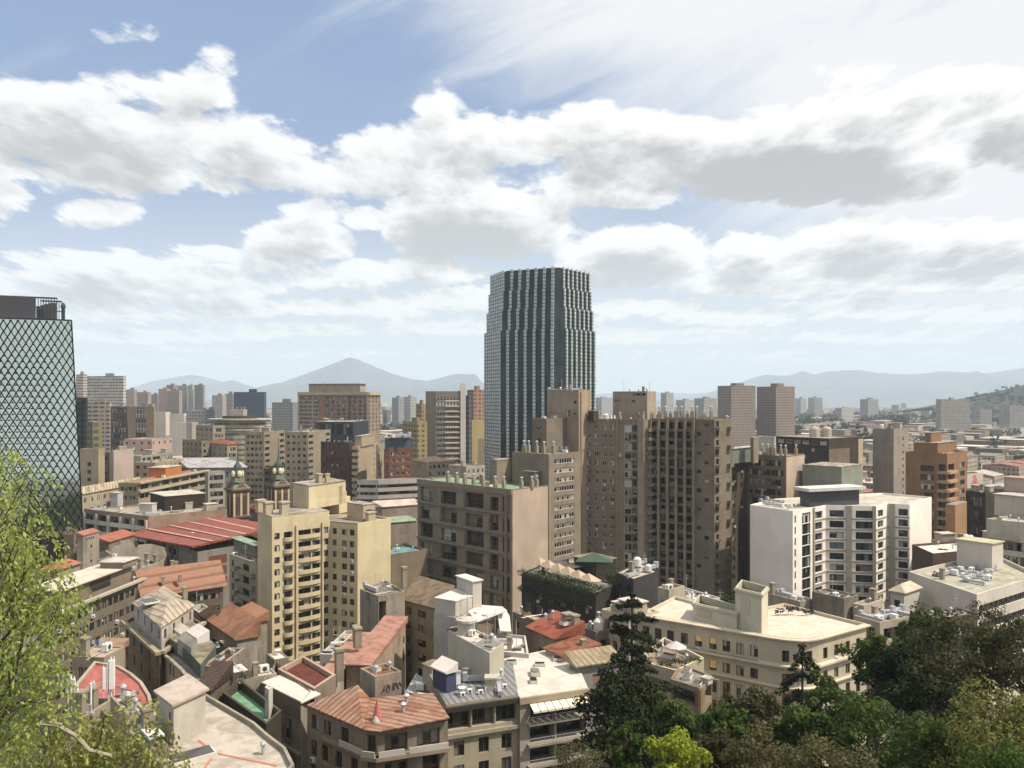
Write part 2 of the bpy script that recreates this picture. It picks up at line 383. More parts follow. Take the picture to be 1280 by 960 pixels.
def kit(kind):
    if kind in _kit: return _kit[kind]
    b = MB(); ms = [SLAB]
    if kind == 'chimney':
        b.cbox(0, 0, 0, .9, .9, 2.4); b.cbox(0, 0, 2.4, 1.1, 1.1, .25); ms = [plaster(BEIGE, .5)]
    elif kind == 'flue':
        b.cbox(0, 0, 0, .8, .8, 1.9); b.tube((0, 0, 1.9), (0, 0, 2.6), .25, .25, 8, 1); b.lathe((0, 0, 2.6), [(.42, 0), (.42, .15), (0, .4)], 8, 1); ms = [plaster((.52, .45, .36), .4), METAL]
    elif kind == 'vent':
        b.tube((0, 0, 0), (0, 0, 1.0), .18, .18, 8); b.lathe((0, 0, 1.0), [(.32, 0), (.36, .2), (.2, .42), (0, .5)], 8); ms = [METAL]
    elif kind == 'air_conditioner':
        b.cbox(0, 0, .15, 1.3, .8, .95); b.tube((0, -.42, .62), (0, -.40, .62), .36, .36, 10, 1); b.cbox(-.5, 0, 0, .1, .7, .15, 1); b.cbox(.5, 0, 0, .1, .7, .15, 1); ms = [plain('pale_casing', (.62, .62, .6)), DARKM]
    elif kind == 'water_tank':
        b.lathe((0, 0, .5), [(0, 0), (.9, 0), (.9, 1.5), (.5, 1.9), (0, 1.95)], 12); b.cbox(0, 0, 0, 1.2, 1.2, .5, 1); ms = [plain('tank', (.60, .60, .58), .5), SLABG]
    elif kind == 'rooftop_hut':
        b.cbox(0, 0, 0, 3.6, 2.8, 2.6); b.cbox(0, 0, 2.6, 4.0, 3.2, .18, 1); b.cbox(-.6, -1.36, .1, .9, .06, 1.9, 2); ms = [plaster((.62, .57, .48), .5), SLABW, FRAME_B]
    elif kind == 'skylight':
        b.cbox(0, 0, 0, 1.9, 1.3, .5); b.poly([(-.85, -.55, .52), (.85, -.55, .52), (.85, .55, .7), (-.85, .55, .7)], 1); ms = [plain('pale_frame', (.55, .52, .46)), GLASS]
    elif kind == 'antenna':
        b.tube((0, 0, 0), (0, 0, 4.2), .06, .04, 5); b.tube((-.7, 0, 3.6), (.7, 0, 3.6), .03, .03, 4); b.tube((-.5, 0, 3.0), (.5, 0, 3.0), .03, .03, 4); ms = [METAL]
    elif kind == 'satellite_dish':
        b.tube((0, 0, 0), (0, 0, .7), .05, .05, 5); b.lathe((0, -.1, .7), [(0, 0), (.35, .06), (.55, .22)], 10); ms = [plain('pale_casing', (.62, .62, .6))]
    elif kind == 'wall_air_conditioner':
        b.cbox(0, 0, 0, .85, .4, .6); b.tube((-.15, -.21, .3), (-.15, -.19, .3), .22, .22, 10, 1); ms = [plain('pale_casing', (.62, .62, .6)), DARKM]
    elif kind == 'pipe':
        b.tube((-2.6, 0, .25), (2.2, .1, .25), .07, .07, 6); b.tube((2.2, .1, .25), (2.2, .1, 1.3), .07, .07, 6); [b.cbox(x, 0, 0, .12, .2, .2) for x in (-2, 0, 1.6)]; ms = [METAL]
    elif kind == 'planter':
        b.cbox(0, 0, 0, 1.6, .5, .45); leafcloud(b, random.Random(3), [((x*.4-.6, 0, .75), .4) for x in range(4)], 90, .28); nf = len(b.f); b.m = [0 if i < 6 else 1 for i in range(nf)]; ms = [plaster((.40, .25, .18), .3), leafmat((.02, .035, .012), (.07, .09, .03))]
    elif kind == 'rubble_heap':
        r = random.Random(5); [b.obox((r.uniform(-1, 1), r.uniform(-.7, .7)), (math.cos(k), math.sin(k)), r.uniform(.3, 1.4), r.uniform(.2, .5), 0, r.uniform(.1, .5), k % 2) for k in range(9)]; ms = [plaster((.30, .25, .20), .5), plaster((.55, .52, .47), .5)]
    elif kind == 'washing_line':
        b.tube((-2, 0, 0), (-2, 0, 1.9), .04, .04, 5); b.tube((2, 0, 0), (2, 0, 1.9), .04, .04, 5); b.tube((-2, 0, 1.8), (2, 0, 1.8), .012, .012, 4); [b.obox((-1.7+k*.72, 0), (1, 0), .5, .02, 1.1-(k % 2)*.2, 1.79, 1+k % 2) for k in range(5)]; ms = [METAL, plain('pale_cloth', (.6, .6, .62)), plain('blue_cloth', (.12, .16, .26))]
    elif kind == 'duct':
        b.cbox(0, 0, .3, 4.5, .7, .7); b.cbox(-2, 0, 0, .2, .5, .3); b.cbox(2, 0, 0, .2, .5, .3); b.cbox(2.6, 0, .3, .7, .9, 1.2); ms = [METAL]
    _kit[kind] = b.mesh(kind, ms); return _kit[kind]
class Bld:
    def __init__(s, name, label, q, z1, wall, cat='building', group=None, z0=0., roof=None, ph=.7, cope=None, frame=None, glass=None, hero=True, pw=.3, back=True):
        s.q = [Vector(p[:2]) for p in q]; s.z0, s.z1 = z0, z1; s.wallm = wall; s.roofm = roof or SLAB; s.ph = ph; s.pw = pw
        c = area_c(s.q); s.root = empty(name, (c.x, c.y, z0)); tag(s.root, label, cat, group)
        s.wb = MB(); s.done = set(); s.wins = []; s.frame = frame or FRAME_D; s.glass = glass or GLASS; s.cope = cope or wall; s.top = z1
        s.extra = []; s.hero = hero
        if hero: HERO.append((s.q, s.root))
        s.pretop = False
    def face(s, a, b, z0, z1, ops, depth=.22, wb=None, mi=0):
        """wall from a to b (left to right seen from outside) with real openings ops=(u0,za,u1,zb)"""
        wb = wb or s.wb
        d, L = seg_dir(a, b); n = Vector((d.y, -d.x)); a = Vector(a[:2])
        P = lambda u, z, k=0.: (a.x+d.x*u-n.x*k, a.y+d.y*u-n.y*k, z)
        us = sorted({0., L, *[round(o[0], 3) for o in ops], *[round(o[2], 3) for o in ops]}); zs = sorted({z0, z1, *[round(o[1], 3) for o in ops], *[round(o[3], 3) for o in ops]})
        opened = set()
        for o in ops:
            i0, i1 = us.index(round(o[0], 3)), us.index(round(o[2], 3)); j0, j1 = zs.index(round(o[1], 3)), zs.index(round(o[3], 3))
            for i in range(i0, i1):
                for j in range(j0, j1): opened.add((i, j))
        for j in range(len(zs)-1):
            i = 0
            while i < len(us)-1:
                if (i, j) in opened: i += 1; continue
                k = i
                while k < len(us)-1 and (k, j) not in opened: k += 1
                wb.poly([P(us[i], zs[j]), P(us[k], zs[j]), P(us[k], zs[j+1]), P(us[i], zs[j+1])], mi, [(us[i], zs[j]), (us[k], zs[j]), (us[k], zs[j+1]), (us[i], zs[j+1])]); i = k
        for o in ops:
            u0, za, u1, zb = o[:4]; k = o[4] if len(o) > 4 and o[4] else depth
            wb.poly([P(u0, za), P(u0, za, k), P(u0, zb, k), P(u0, zb)], mi); wb.poly([P(u1, za, k), P(u1, za), P(u1, zb), P(u1, zb, k)], mi)
            wb.poly([P(u0, za), P(u1, za), P(u1, za, k), P(u0, za, k)], mi); wb.poly([P(u0, zb, k), P(u1, zb, k), P(u1, zb), P(u0, zb)], mi)
            m = P((u0+u1)/2, za, k-.1)
            s.wins.append((m, math.atan2(d.y, d.x), u1-u0, zb-za, o[5] if len(o) > 5 else '2'))
    def edge(s, i, ops=None, z0=None, z1=None, **k):
        a, b = s.q[i], s.q[(i+1) % len(s.q)]; s.done.add(i)
        s.face(a, b, s.z0 if z0 is None else z0, s.z1 if z1 is None else z1, ops or [], **k)
    def elen(s, i): return seg_dir(s.q[i], s.q[(i+1) % len(s.q)])[1]
    def grid(s, i, n, rows, w=1.3, h=1.5, m0=1., m1=1., top=1.6, fh=3., depth=.22, style='2', skip=None, face=True, cols=None, zt=None):
        """n windows per storey over rows storeys counted down from the top of edge i"""
        L = s.elen(i); ops = []; zt = s.z1 if zt is None else zt
        for r in range(rows):
            zb = zt-top-r*fh
            if zb-h < s.z0+.4: break
            if cols: us = [(c[0]*L, (c[1] if len(c) > 1 else w), (c[2] if len(c) > 2 else style)) for c in cols]
            else: us = [(m0+w/2+(L-m0-m1-w)*(k/(n-1) if n > 1 else .5), w, style) for k in range(n)]
            for k, (uc, ww, st) in enumerate(us):
                if skip and skip(k, r): continue
                ops.append((uc-ww/2, zb-h, uc+ww/2, zb, depth, st))
        if face: s.edge(i, ops, depth=depth)
        return ops
    def P(s, i, u, k=0.):
        """plan point on edge i at u metres along, k metres out"""
        d, L = seg_dir(s.q[i], s.q[(i+1) % len(s.q)]); n = Vector((d.y, -d.x)); return s.q[i]+d*u+n*k, d
    def bar(s, i, u0, u1, z0, z1, out, mat, name='ledge', back=0.02):
        """a slab, ledge or pier standing out of edge i"""
        p, d = s.P(i, u0, out); b = MB().obox(p, d, u1-u0, out-back, z0, z1); return b.build(name, mat, s.root)
    def balconies(s, i, spots, zs, w, out=1.1, mat=None, ph=1.0, name='balcony'):
        me = None
        for u in spots:
            for z in zs:
                p, d = s.P(i, u, out)
                if me is None:
                    b = MB(); b.obox((0, 0), (1, 0), w, out, 0, .18); b.obox((0, 0), (1, 0), w, .1, .18, ph); b.obox((0, .1), (1, 0), .1, out-.1, .18, ph); b.obox((w-.1, .1), (1, 0), .1, out-.1, .18, ph)
                    me = b.mesh(name, [mat or s.wallm])
                s.put(name, me, (p.x, p.y, z), math.atan2(d.y, d.x))
    def put(s, name, me, loc, rz=0., sc=None, parent=None):
        o = bpy.data.objects.new(name, me); col.objects.link(o); o.parent = parent or s.root; o.location = Vector(loc)-s.root.location; o.rotation_euler = (0, 0, rz)
        if sc: o.scale = sc
        return o
    def kit(s, kind, p, z=None, rz=.78, sc=1.):
        return s.put(kind, kit(kind), (p[0], p[1], s.z1-s.ph if z is None else z), rz, (sc, sc, sc) if not isinstance(sc, tuple) else sc)
    def clutter(s, kinds, n, seed=0, z=None, q=None, rz=None, k=1.2, scale=1.):
        r = random.Random(seed); q = inset(q or s.q, k); xs = [p[0] for p in q]; ys = [p[1] for p in q]; c = 0; used = []
        for _ in range(n*30):
            if c >= n: break
            p = (r.uniform(min(xs), max(xs)), r.uniform(min(ys), max(ys)))
            if not inside(q, p) or any((p[0]-a)**2+(p[1]-b)**2 < 3.2 for a, b in used): continue
            used.append(p); kd = r.choice(kinds); s.kit(kd, p, z, (s.ang() if rz is None else rz)+r.choice((0, 1.5708)), r.uniform(.8, 1.15)*scale); c += 1
    def ang(s): d, _ = seg_dir(s.q[1], s.q[2]); return math.atan2(d.y, d.x)
    def block(s, name, q, z0, z1, wall=None, roof=None, over=0., ops=None, slab=.2):
        """a smaller block on the roof: its own roof slab is a sub-part"""
        b = MB(); b.prism(q, z0, z1, 0, False); o = b.build(name, wall or s.wallm, s.root)
        t = MB(); t.prism(inset(q, -over), z1+.003, z1+slab, 0); r = t.build('roof', roof or SLABW, s.root); r.parent = o; r.location = (0, 0, 0)
        return o
    def flat(s, q=None, z=None):
        q = q or s.q; z = s.z1 if z is None else z
        i1 = inset(q, s.pw); b = MB(); n = len(q)
        if s.ph > .05:
            for i in range(n):
                j = (i+1) % n
                b.poly([(*q[i], z), (*q[j], z), (*i1[j], z), (*i1[i], z)]); b.poly([(*i1[i], z), (*i1[j], z), (*i1[j], z-s.ph), (*i1[i], z-s.ph)])
            b.build('parapet', s.cope, s.root)
        MB().poly([(*p, z-s.ph) for p in i1] if s.ph > .05 else [(*p, z) for p in q]).build('roof', s.roofm, s.root)
        s.pretop = True
    def pitched(s, rise, over=.4, kind='hip', axis=None, mat=None, name='roof', q=None, z=None, thick=.2):
        q = inset(q or s.q, -over); z = s.z1 if z is None else z; mat = mat or s.roofm
        l0 = (q[1]-q[0]).length; l1 = (q[2]-q[1]).length
        ax = (0 if l0 > l1 else 1) if axis is None else axis
        if ax == 1: q = q[1:]+q[:1]
        m1, m2 = (q[0]+q[3])/2, (q[1]+q[2])/2; half = (q[3]-q[0]).length/2; L = (q[1]-q[0]).length
        if kind == 'hip': k = min(half, L*.45)/L; r0, r1 = m1.lerp(m2, k), m2.lerp(m1, k)
        else: r0, r1 = m1, m2
        b = MB(); Z = lambda p, h=0.: (p.x, p.y, z+h)
        if kind == 'shed':
            b.poly([Z(q[0], thick), Z(q[1], thick), Z(q[2], rise+thick), Z(q[3], rise+thick)]); b.poly([Z(q[0]), Z(q[1]), Z(q[1], thick), Z(q[0], thick)])
            b.poly([Z(q[1]), Z(q[2]), Z(q[2], rise+thick), Z(q[1], thick)]); b.poly([Z(q[3]), Z(q[0]), Z(q[0], thick), Z(q[3], rise+thick)]); b.poly([Z(q[2]), Z(q[3]), Z(q[3], rise+thick), Z(q[2], rise+thick)])
        else:
            b.poly([Z(q[0], thick), Z(q[1], thick), Z(r1, rise), Z(r0, rise)]); b.poly([Z(q[2], thick), Z(q[3], thick), Z(r0, rise), Z(r1, rise)])
            b.poly([Z(q[1], thick), Z(q[2], thick), Z(r1, rise)]); b.poly([Z(q[3], thick), Z(q[0], thick), Z(r0, rise)])
            for i in range(4): j = (i+1) % 4; b.poly([Z(q[i]), Z(q[j]), Z(q[j], thick), Z(q[i], thick)])
        b.poly([Z(p) for p in reversed(q)])
        o = b.build(name, mat, s.root); s.pretop = True; s.hero = False; return o
    def finish(s):
        n = len(s.q)
        for i in range(n):
            if i not in s.done: s.edge(i)
        if not s.pretop: s.flat()
        s.wb.build('wall', s.wallm, s.root)
        cam0 = Vector((0, 0, CAMZ))
        w = sorted(s.wins, key=lambda t: -t[2]*t[3]/(Vector(t[0])-cam0).length_squared)
        for m, rz, ww, hh, st in w[:100]:
            me = win_mesh(ww, hh, st, s.frame, s.glass, rnd.choice((0, 0, 0, 1, 2, 3))); o = s.put('window', me, m, rz)
            mw, mh = round(ww, 1), round(hh, 1); o.scale = (ww/mw, 1, hh/mh)
        if hasattr(s, 'hero') and s.hero and s.root.location.y < 300 and len(w) > 6:
            for m, rz, ww, hh, st in rnd.sample(w, min(len(w)//9, 9)):
                if ww < 3: s.put('wall_air_conditioner', kit('wall_air_conditioner'), (m[0]-math.sin(rz)*-.32, m[1]-math.cos(rz)*.32, m[2]-.75), rz)
        if s.hero and s.root.location.y < 300 and s.ph > .05 and s.q and len(s.q) < 9:
            s.clutter(['pipe', 'vent', 'planter', 'rubble_heap', 'pipe', 'skylight', 'chimney', 'antenna', 'satellite_dish', 'air_conditioner', 'rubble_heap']+(['washing_line'] if rnd.random() < .25 else []), rnd.randint(4, 7), rnd.randint(0, 999), k=.8)
        if len(w) > 100:
            b = MB()
            for m, rz, ww, hh, st in w[100:]:
                me = win_mesh(ww, hh, st, s.frame, s.glass, rnd.choice((0, 0, 0, 1, 2, 3))); c, sn = math.cos(rz), math.sin(rz); base = len(b.v)
                for v in me.vertices: b.v.append((m[0]+v.co.x*c-v.co.y*sn, m[1]+v.co.x*sn+v.co.y*c, m[2]+v.co.z))
                for p in me.polygons: b.f.append(tuple(base+i for i in p.vertices)); b.m.append(p.material_index); b.u += [(0, 0)]*len(p.vertices)
            o = b.build('further_windows', [s.frame, s.glass, BLIND], s.root); o['kind'] = 'stuff'
        return s
# ------------------------------------------------------------------ foliage helpers
def leafmat(dark, light, trans=.35):
    key = ('leaf', dark, light)
    if key in MATS: return MATS[key]
    m, b = newmat('leaves'); gi = E.nt.nodes.new('ShaderNodeNewGeometry'); n = noise_n(objco(), .55, 3., .6)
    c = mixc(smooth(E(gi.outputs['Random Per Island'])*.55+n*.6, .25, .85), dark, light)
    setc(b, 'Base Color', c); b.inputs['Roughness'].default_value = .65; b.inputs['Specular IOR Level'].default_value = .06
    tr = E.nt.nodes.new('ShaderNodeBsdfTranslucent'); mx = E.nt.nodes.new('ShaderNodeMixShader'); mx.inputs[0].default_value = trans
    E.nt.links.new(mixc(.5, c, tuple(min(1, x*1.6) for x in light)), tr.inputs['Color'])
    E.nt.links.new(b.outputs[0], mx.inputs[1]); E.nt.links.new(tr.outputs[0], mx.inputs[2])
    out = [x for x in E.nt.nodes if x.type == 'OUTPUT_MATERIAL'][0]; E.nt.links.new(mx.outputs[0], out.inputs['Surface'])
    MATS[key] = m; return m
def leafcloud(m, r, blobs, n, size, flat=.0, asp=.6):
    """n leaf faces spread through a set of (centre, radius) clumps, thicker towards each clump's skin"""
    tot = sum(b[1]**2 for b in blobs)
    for c, rad in blobs:
        k = max(3, int(n*rad*rad/tot)); c = Vector(c)
        for _ in range(k):
            v = Vector((r.gauss(0, 1), r.gauss(0, 1), r.gauss(0, 1)*(1-flat))).normalized(); p = c+v*rad*(r.random()**.42)*Vector((1, 1, 1)).x
            nn = (v+Vector((r.uniform(-.9, .9), r.uniform(-.9, .9), r.uniform(-.5, 1.1)))).normalized(); t = nn.orthogonal().normalized(); t.rotate(__import__('mathutils').Quaternion(nn, r.uniform(0, 6.28))); w = nn.cross(t)
            s = size*r.uniform(.55, 1.25); a = t*s*.5; b2 = w*s*.5*asp
            m.poly([p-a, p-a*.2+b2, p+a, p-a*.2-b2])
# ------------------------------------------------------------------ ground, hills, mountains
def hill_z(x, y):
    r = math.hypot(x, y); az = math.atan2(x, max(y, -abs(x)*3+1e-6) if y > 0 else y) if r > 0 else 0
    a = max(0., min(1., (az-.05)/.6)); rr = 84+52*(a*a*(3-2*a))
    if y < 0: rr = max(rr, 140)
    t = max(0., 1-r/rr)
    h = 54*(t**1.12)
    return h-1.0 if t <= 0 else min(h, 52.)
def grid_mesh(name, xs, ys, f, mat):
    b = MB(); n = len(xs); v = [(x, y, f(x, y)) for y in ys for x in xs]
    b.v = v
    for j in range(len(ys)-1):
        for i in range(n-1): b.f.append((j*n+i, j*n+i+1, (j+1)*n+i+1, (j+1)*n+i))
    b.m = [0]*len(b.f); b.u = [(0, 0)]*(4*len(b.f)); o = b.build(name, mat)
    for p in o.data.polygons: p.use_smooth = True
    return o
def asphalt():
    m, b = newmat('street_asphalt'); n = noise_n(objco(), .06, 5., .6); n2 = noise_n(objco(), .6, 4., .6)
    c = mixc(smooth(n, .4, .65), (.07, .067, .062), (.15, .135, .115)); c = mixc(smooth(n2, .5, .7)*.5, c, (.05, .05, .048))
    setc(b, 'Base Color', c); b.inputs['Roughness'].default_value = .95; return m
b = MB(); b.poly([(-17000, -1500, 0), (17000, -1500, 0), (17000, 19000, 0), (-17000, 19000, 0)]); tag(b.build('ground', asphalt()), kind='structure')
def soil():
    m, b = newmat('hill_soil'); n = noise_n(objco(), .25, 5., .65); n2 = noise_n(objco(), 1.6, 5., .6)
    c = mixc(smooth(n, .4, .62), (.035, .045, .018), (.085, .075, .045)); c = mixc(smooth(n2, .5, .7)*.6, c, (.02, .026, .012))
    setc(b, 'Base Color', c); b.inputs['Roughness'].default_value = 1.; bump(b, n2, .6, .4); return m
tag(grid_mesh('hill', [-150+i*5 for i in range(67)], [-150+j*5 for j in range(67)], lambda x, y: hill_z(x, y)+(mnoise.noise((x*.08, y*.08, 0))*1.2 if hill_z(x, y) > 0 else -1), soil()), kind='structure')
def rockmat(c1, c2, s):
    m, b = newmat('dry_mountain'); n = noise_n(objco(), s, 7., .62); n2 = noise_n(objco(), s*6, 6., .6)
    setc(b, 'Base Color', mixc(smooth(n*.7+n2*.3, .42, .6), c1, c2)); b.inputs['Roughness'].default_value = 1.; return m
RK = rockmat((.022, .030, .030), (.075, .075, .062), .0014)
def ridge(name, prof, Y, depth, mat, jag=.16, foot=2., seed=0):
    """range of hills: crest given by bearing and height, with a front and a back slope"""
    n = 90; us = [0, .07, .15, .25, .36, .48, .6, .72, .83, .92, 1, 1.15, 1.4, 1.8]; rows = []
    x0, x1 = prof[0][0], prof[-1][0]; b = MB()
    for i in range(n+1):
        px = x0+(x1-x0)*i/n
        for (a, ya), (c, yc) in zip(prof, prof[1:]):
            if a <= px <= c: py = ya+(yc-ya)*(px-a)/(c-a)
        for u in us:
            y = Y-depth*(1-u); x = (px-640)/1000*Y+(mnoise.noise((px*.02, u*3, seed))*.02*Y if u < 1 else 0)
            H = max(1., zof(py, Y)-foot)
            k = u if u <= 1 else 1-(u-1)*.8
            nz = mnoise.fractal((x*.0016, y*.0016, seed), 1., 2., 5)
            sp = abs(math.sin(px*.11+u*2+seed))
            z = foot+H*(k**1.35)*(1+(nz*jag*2-.16*sp*(1-u) if u < 1 else 0)) + (mnoise.noise((px*.15, seed, 1))*H*.012 if u == 1 else 0)
            b.v.append((x, y, max(z, -5) if u > 0 else -5))
    m = len(us)
    for i in range(n):
        for j in range(m-1): b.f.append((i*m+j, (i+1)*m+j, (i+1)*m+j+1, i*m+j+1))
    b.m = [0]*len(b.f); b.u = [(0, 0)]*(4*len(b.f)); o = b.build(name, mat)
    for p in o.data.polygons: p.use_smooth = True
    return tag(o, kind='structure')
ridge('mountain', [(300, 497), (330, 486), (352, 478), (380, 468), (410, 457), (428, 450), (437, 446.5), (446, 449), (465, 457), (490, 467), (515, 474), (535, 476), (552, 472), (565, 468), (578, 467), (590, 470), (602, 477), (618, 487), (650, 496)], 11800, 3200, RK, seed=3)
ridge('mountain', [(120, 497), (160, 489), (190, 479), (215, 472), (238, 468.5), (255, 471), (278, 477), (292, 475), (305, 480), (330, 488), (360, 495)], 14000, 2800, RK, seed=8)
ridge('mountain', [(800, 500), (870, 497), (900, 486), (925, 478), (945, 471), (960, 468), (975, 470), (990, 469), (1003, 463.5), (1018, 468), (1035, 464), (1060, 463), (1075, 462.5), (1100, 467), (1140, 468), (1180, 464), (1200, 465), (1230, 467), (1260, 463), (1290, 458), (1360, 448), (1440, 440), (1500, 452)], 12800, 3400, RK, seed=5)
ridge('mountain', [(560, 499), (640, 493), (720, 494), (800, 489), (860, 492), (930, 488), (1000, 495)], 17000, 2000, RK, seed=11)
def woodland():
    m, b = newmat('distant_woodland'); n = noise_n(objco(), .05, 6., .7); n2 = noise_n(objco(), .012, 3., .5)
    setc(b, 'Base Color', mixc(smooth(n, .4, .6), (.010, .016, .009), (.035, .042, .024))); b.inputs['Roughness'].default_value = 1.; return m
WOOD = woodland()
ridge('hill', [(1165, 509), (1185, 505), (1200, 500), (1212, 497), (1226, 492.5), (1240, 491), (1256, 487), (1275, 482), (1300, 476), (1340, 466), (1400, 452), (1470, 455)], 2300, 600, WOOD, jag=.03, foot=0., seed=21)
# ------------------------------------------------------------------ the air
def haze():
    b = MB(); b.prism([(-17500, -1510), (17500, -1510), (17500, 19500), (-17500, 19500)], -7., 960.)
    m = bpy.data.materials.new('haze'); m.use_nodes = True; nt = m.node_tree
    for n in list(nt.nodes): nt.nodes.remove(n)
    v = nt.nodes.new('ShaderNodeVolumePrincipled'); v.inputs['Color'].default_value = (.72, .86, 1., 1); v.inputs['Density'].default_value = HAZE; v.inputs['Anisotropy'].default_value = 0.
    o = nt.nodes.new('ShaderNodeOutputMaterial'); nt.links.new(v.outputs[0], o.inputs['Volume'])
    ob = b.build('haze', m); ob['kind'] = 'stuff'; ob.visible_shadow = True
HAZE = .9e-4
haze()
# ------------------------------------------------------------------ the dark stepped tower
def glass_tower():
    A, B, C1, C2, D = at(606, 455), at(626, 433), at(692.5, 421), at(706, 421.5), at(744, 443)
    F = A+(D-C2)*.95; G = D+(A-B)*.9; base = [A, B, C1, C2, D, G+(D-C2)*.3, F+(G-F)*.2]
    root = empty('office_tower', (*area_c(base), 0)); tag(root, 'tall dark green glass tower with pale ribs and four stepped tiers', 'tower')
    HERO.append((base, root))
    m, bs = newmat('dark_tower_glass'); z = sep(objco())[2]
    fl = E.m('FRACT', z/3.6); wn = E.nt.nodes.new('ShaderNodeTexWhiteNoise'); wn.noise_dimensions = '1D'; n = noise_n(objco((1, 1, .35)), .25, 3., .6)
    c = mixc(smooth(n, .35, .7), (.006, .014, .018), (.028, .052, .058)); c = mixc(E.m('LESS_THAN', fl, .10)*.6, c, (.02, .025, .027))
    setc(bs, 'Base Color', c); bs.inputs['Roughness'].default_value = .16; bs.inputs['Specular IOR Level'].default_value = .4; bump(bs, noise_n(objco(), .22, 2., .5), .06, .3)
    m2, bs = newmat('pale_rib_panels'); z = sep(objco())[2]; fl = E.m('FRACT', z/1.95); n = noise_n(objco((.4, .4, 1)), .5, 3., .6)
    c = mixc(smooth(n, .3, .7), (.32, .345, .33), (.50, .52, .48)); c = mixc(E.m('LESS_THAN', fl, .30), c, (.13, .145, .14))
    setc(bs, 'Base Color', c); bs.inputs['Roughness'].default_value = .35; bs.inputs['Specular IOR Level'].default_value = .6
    tiers = [(0., 99.3, 0.), (99.3, 110.5, 1.1), (110.5, 121., 2.0), (121., 131.5, 2.8)]
    for k, (za, zb, ins) in enumerate(tiers):
        q = inset(base, ins); b = MB(); b.prism(q, za, zb, 0, False); b.build('glass_tier', m, root)
        r = MB()
        def ribs(i, n, w, out, m0, m1, z0=za):
            d, L = seg_dir(q[i], q[i+1]); nn = Vector((d.y, -d.x))
            for j in range(n):
                u = m0+(L-m0-m1-w)*j/max(1, n-1); p = q[i]+d*u+nn*out
                x = MB().obox(p, d, w, out-.02, z0, zb+.5 if k < 3 else zb+1.1); x.build('rib', m2, root)
        ribs(0, 8, 1.9, .5, .2, .2); ribs(1, 6, 1.5, .9, 3.6, .1); ribs(3, 7, 1.15, .8, .6, .6)
    top = inset(base, 4.2); MB().prism(top, 131.5, 132.4, 0).build('roof', m, root)
    r = random.Random(4)
    for _ in range(5):
        p = area_c(base)+Vector((r.uniform(-10, 10), r.uniform(-10, 8))); o = bpy.data.objects.new('antenna', kit('antenna')); col.objects.link(o); o.parent = root; o.location = Vector((p.x, p.y, 132.4))-root.location; o.scale = (1, 1, .6)
glass_tower()
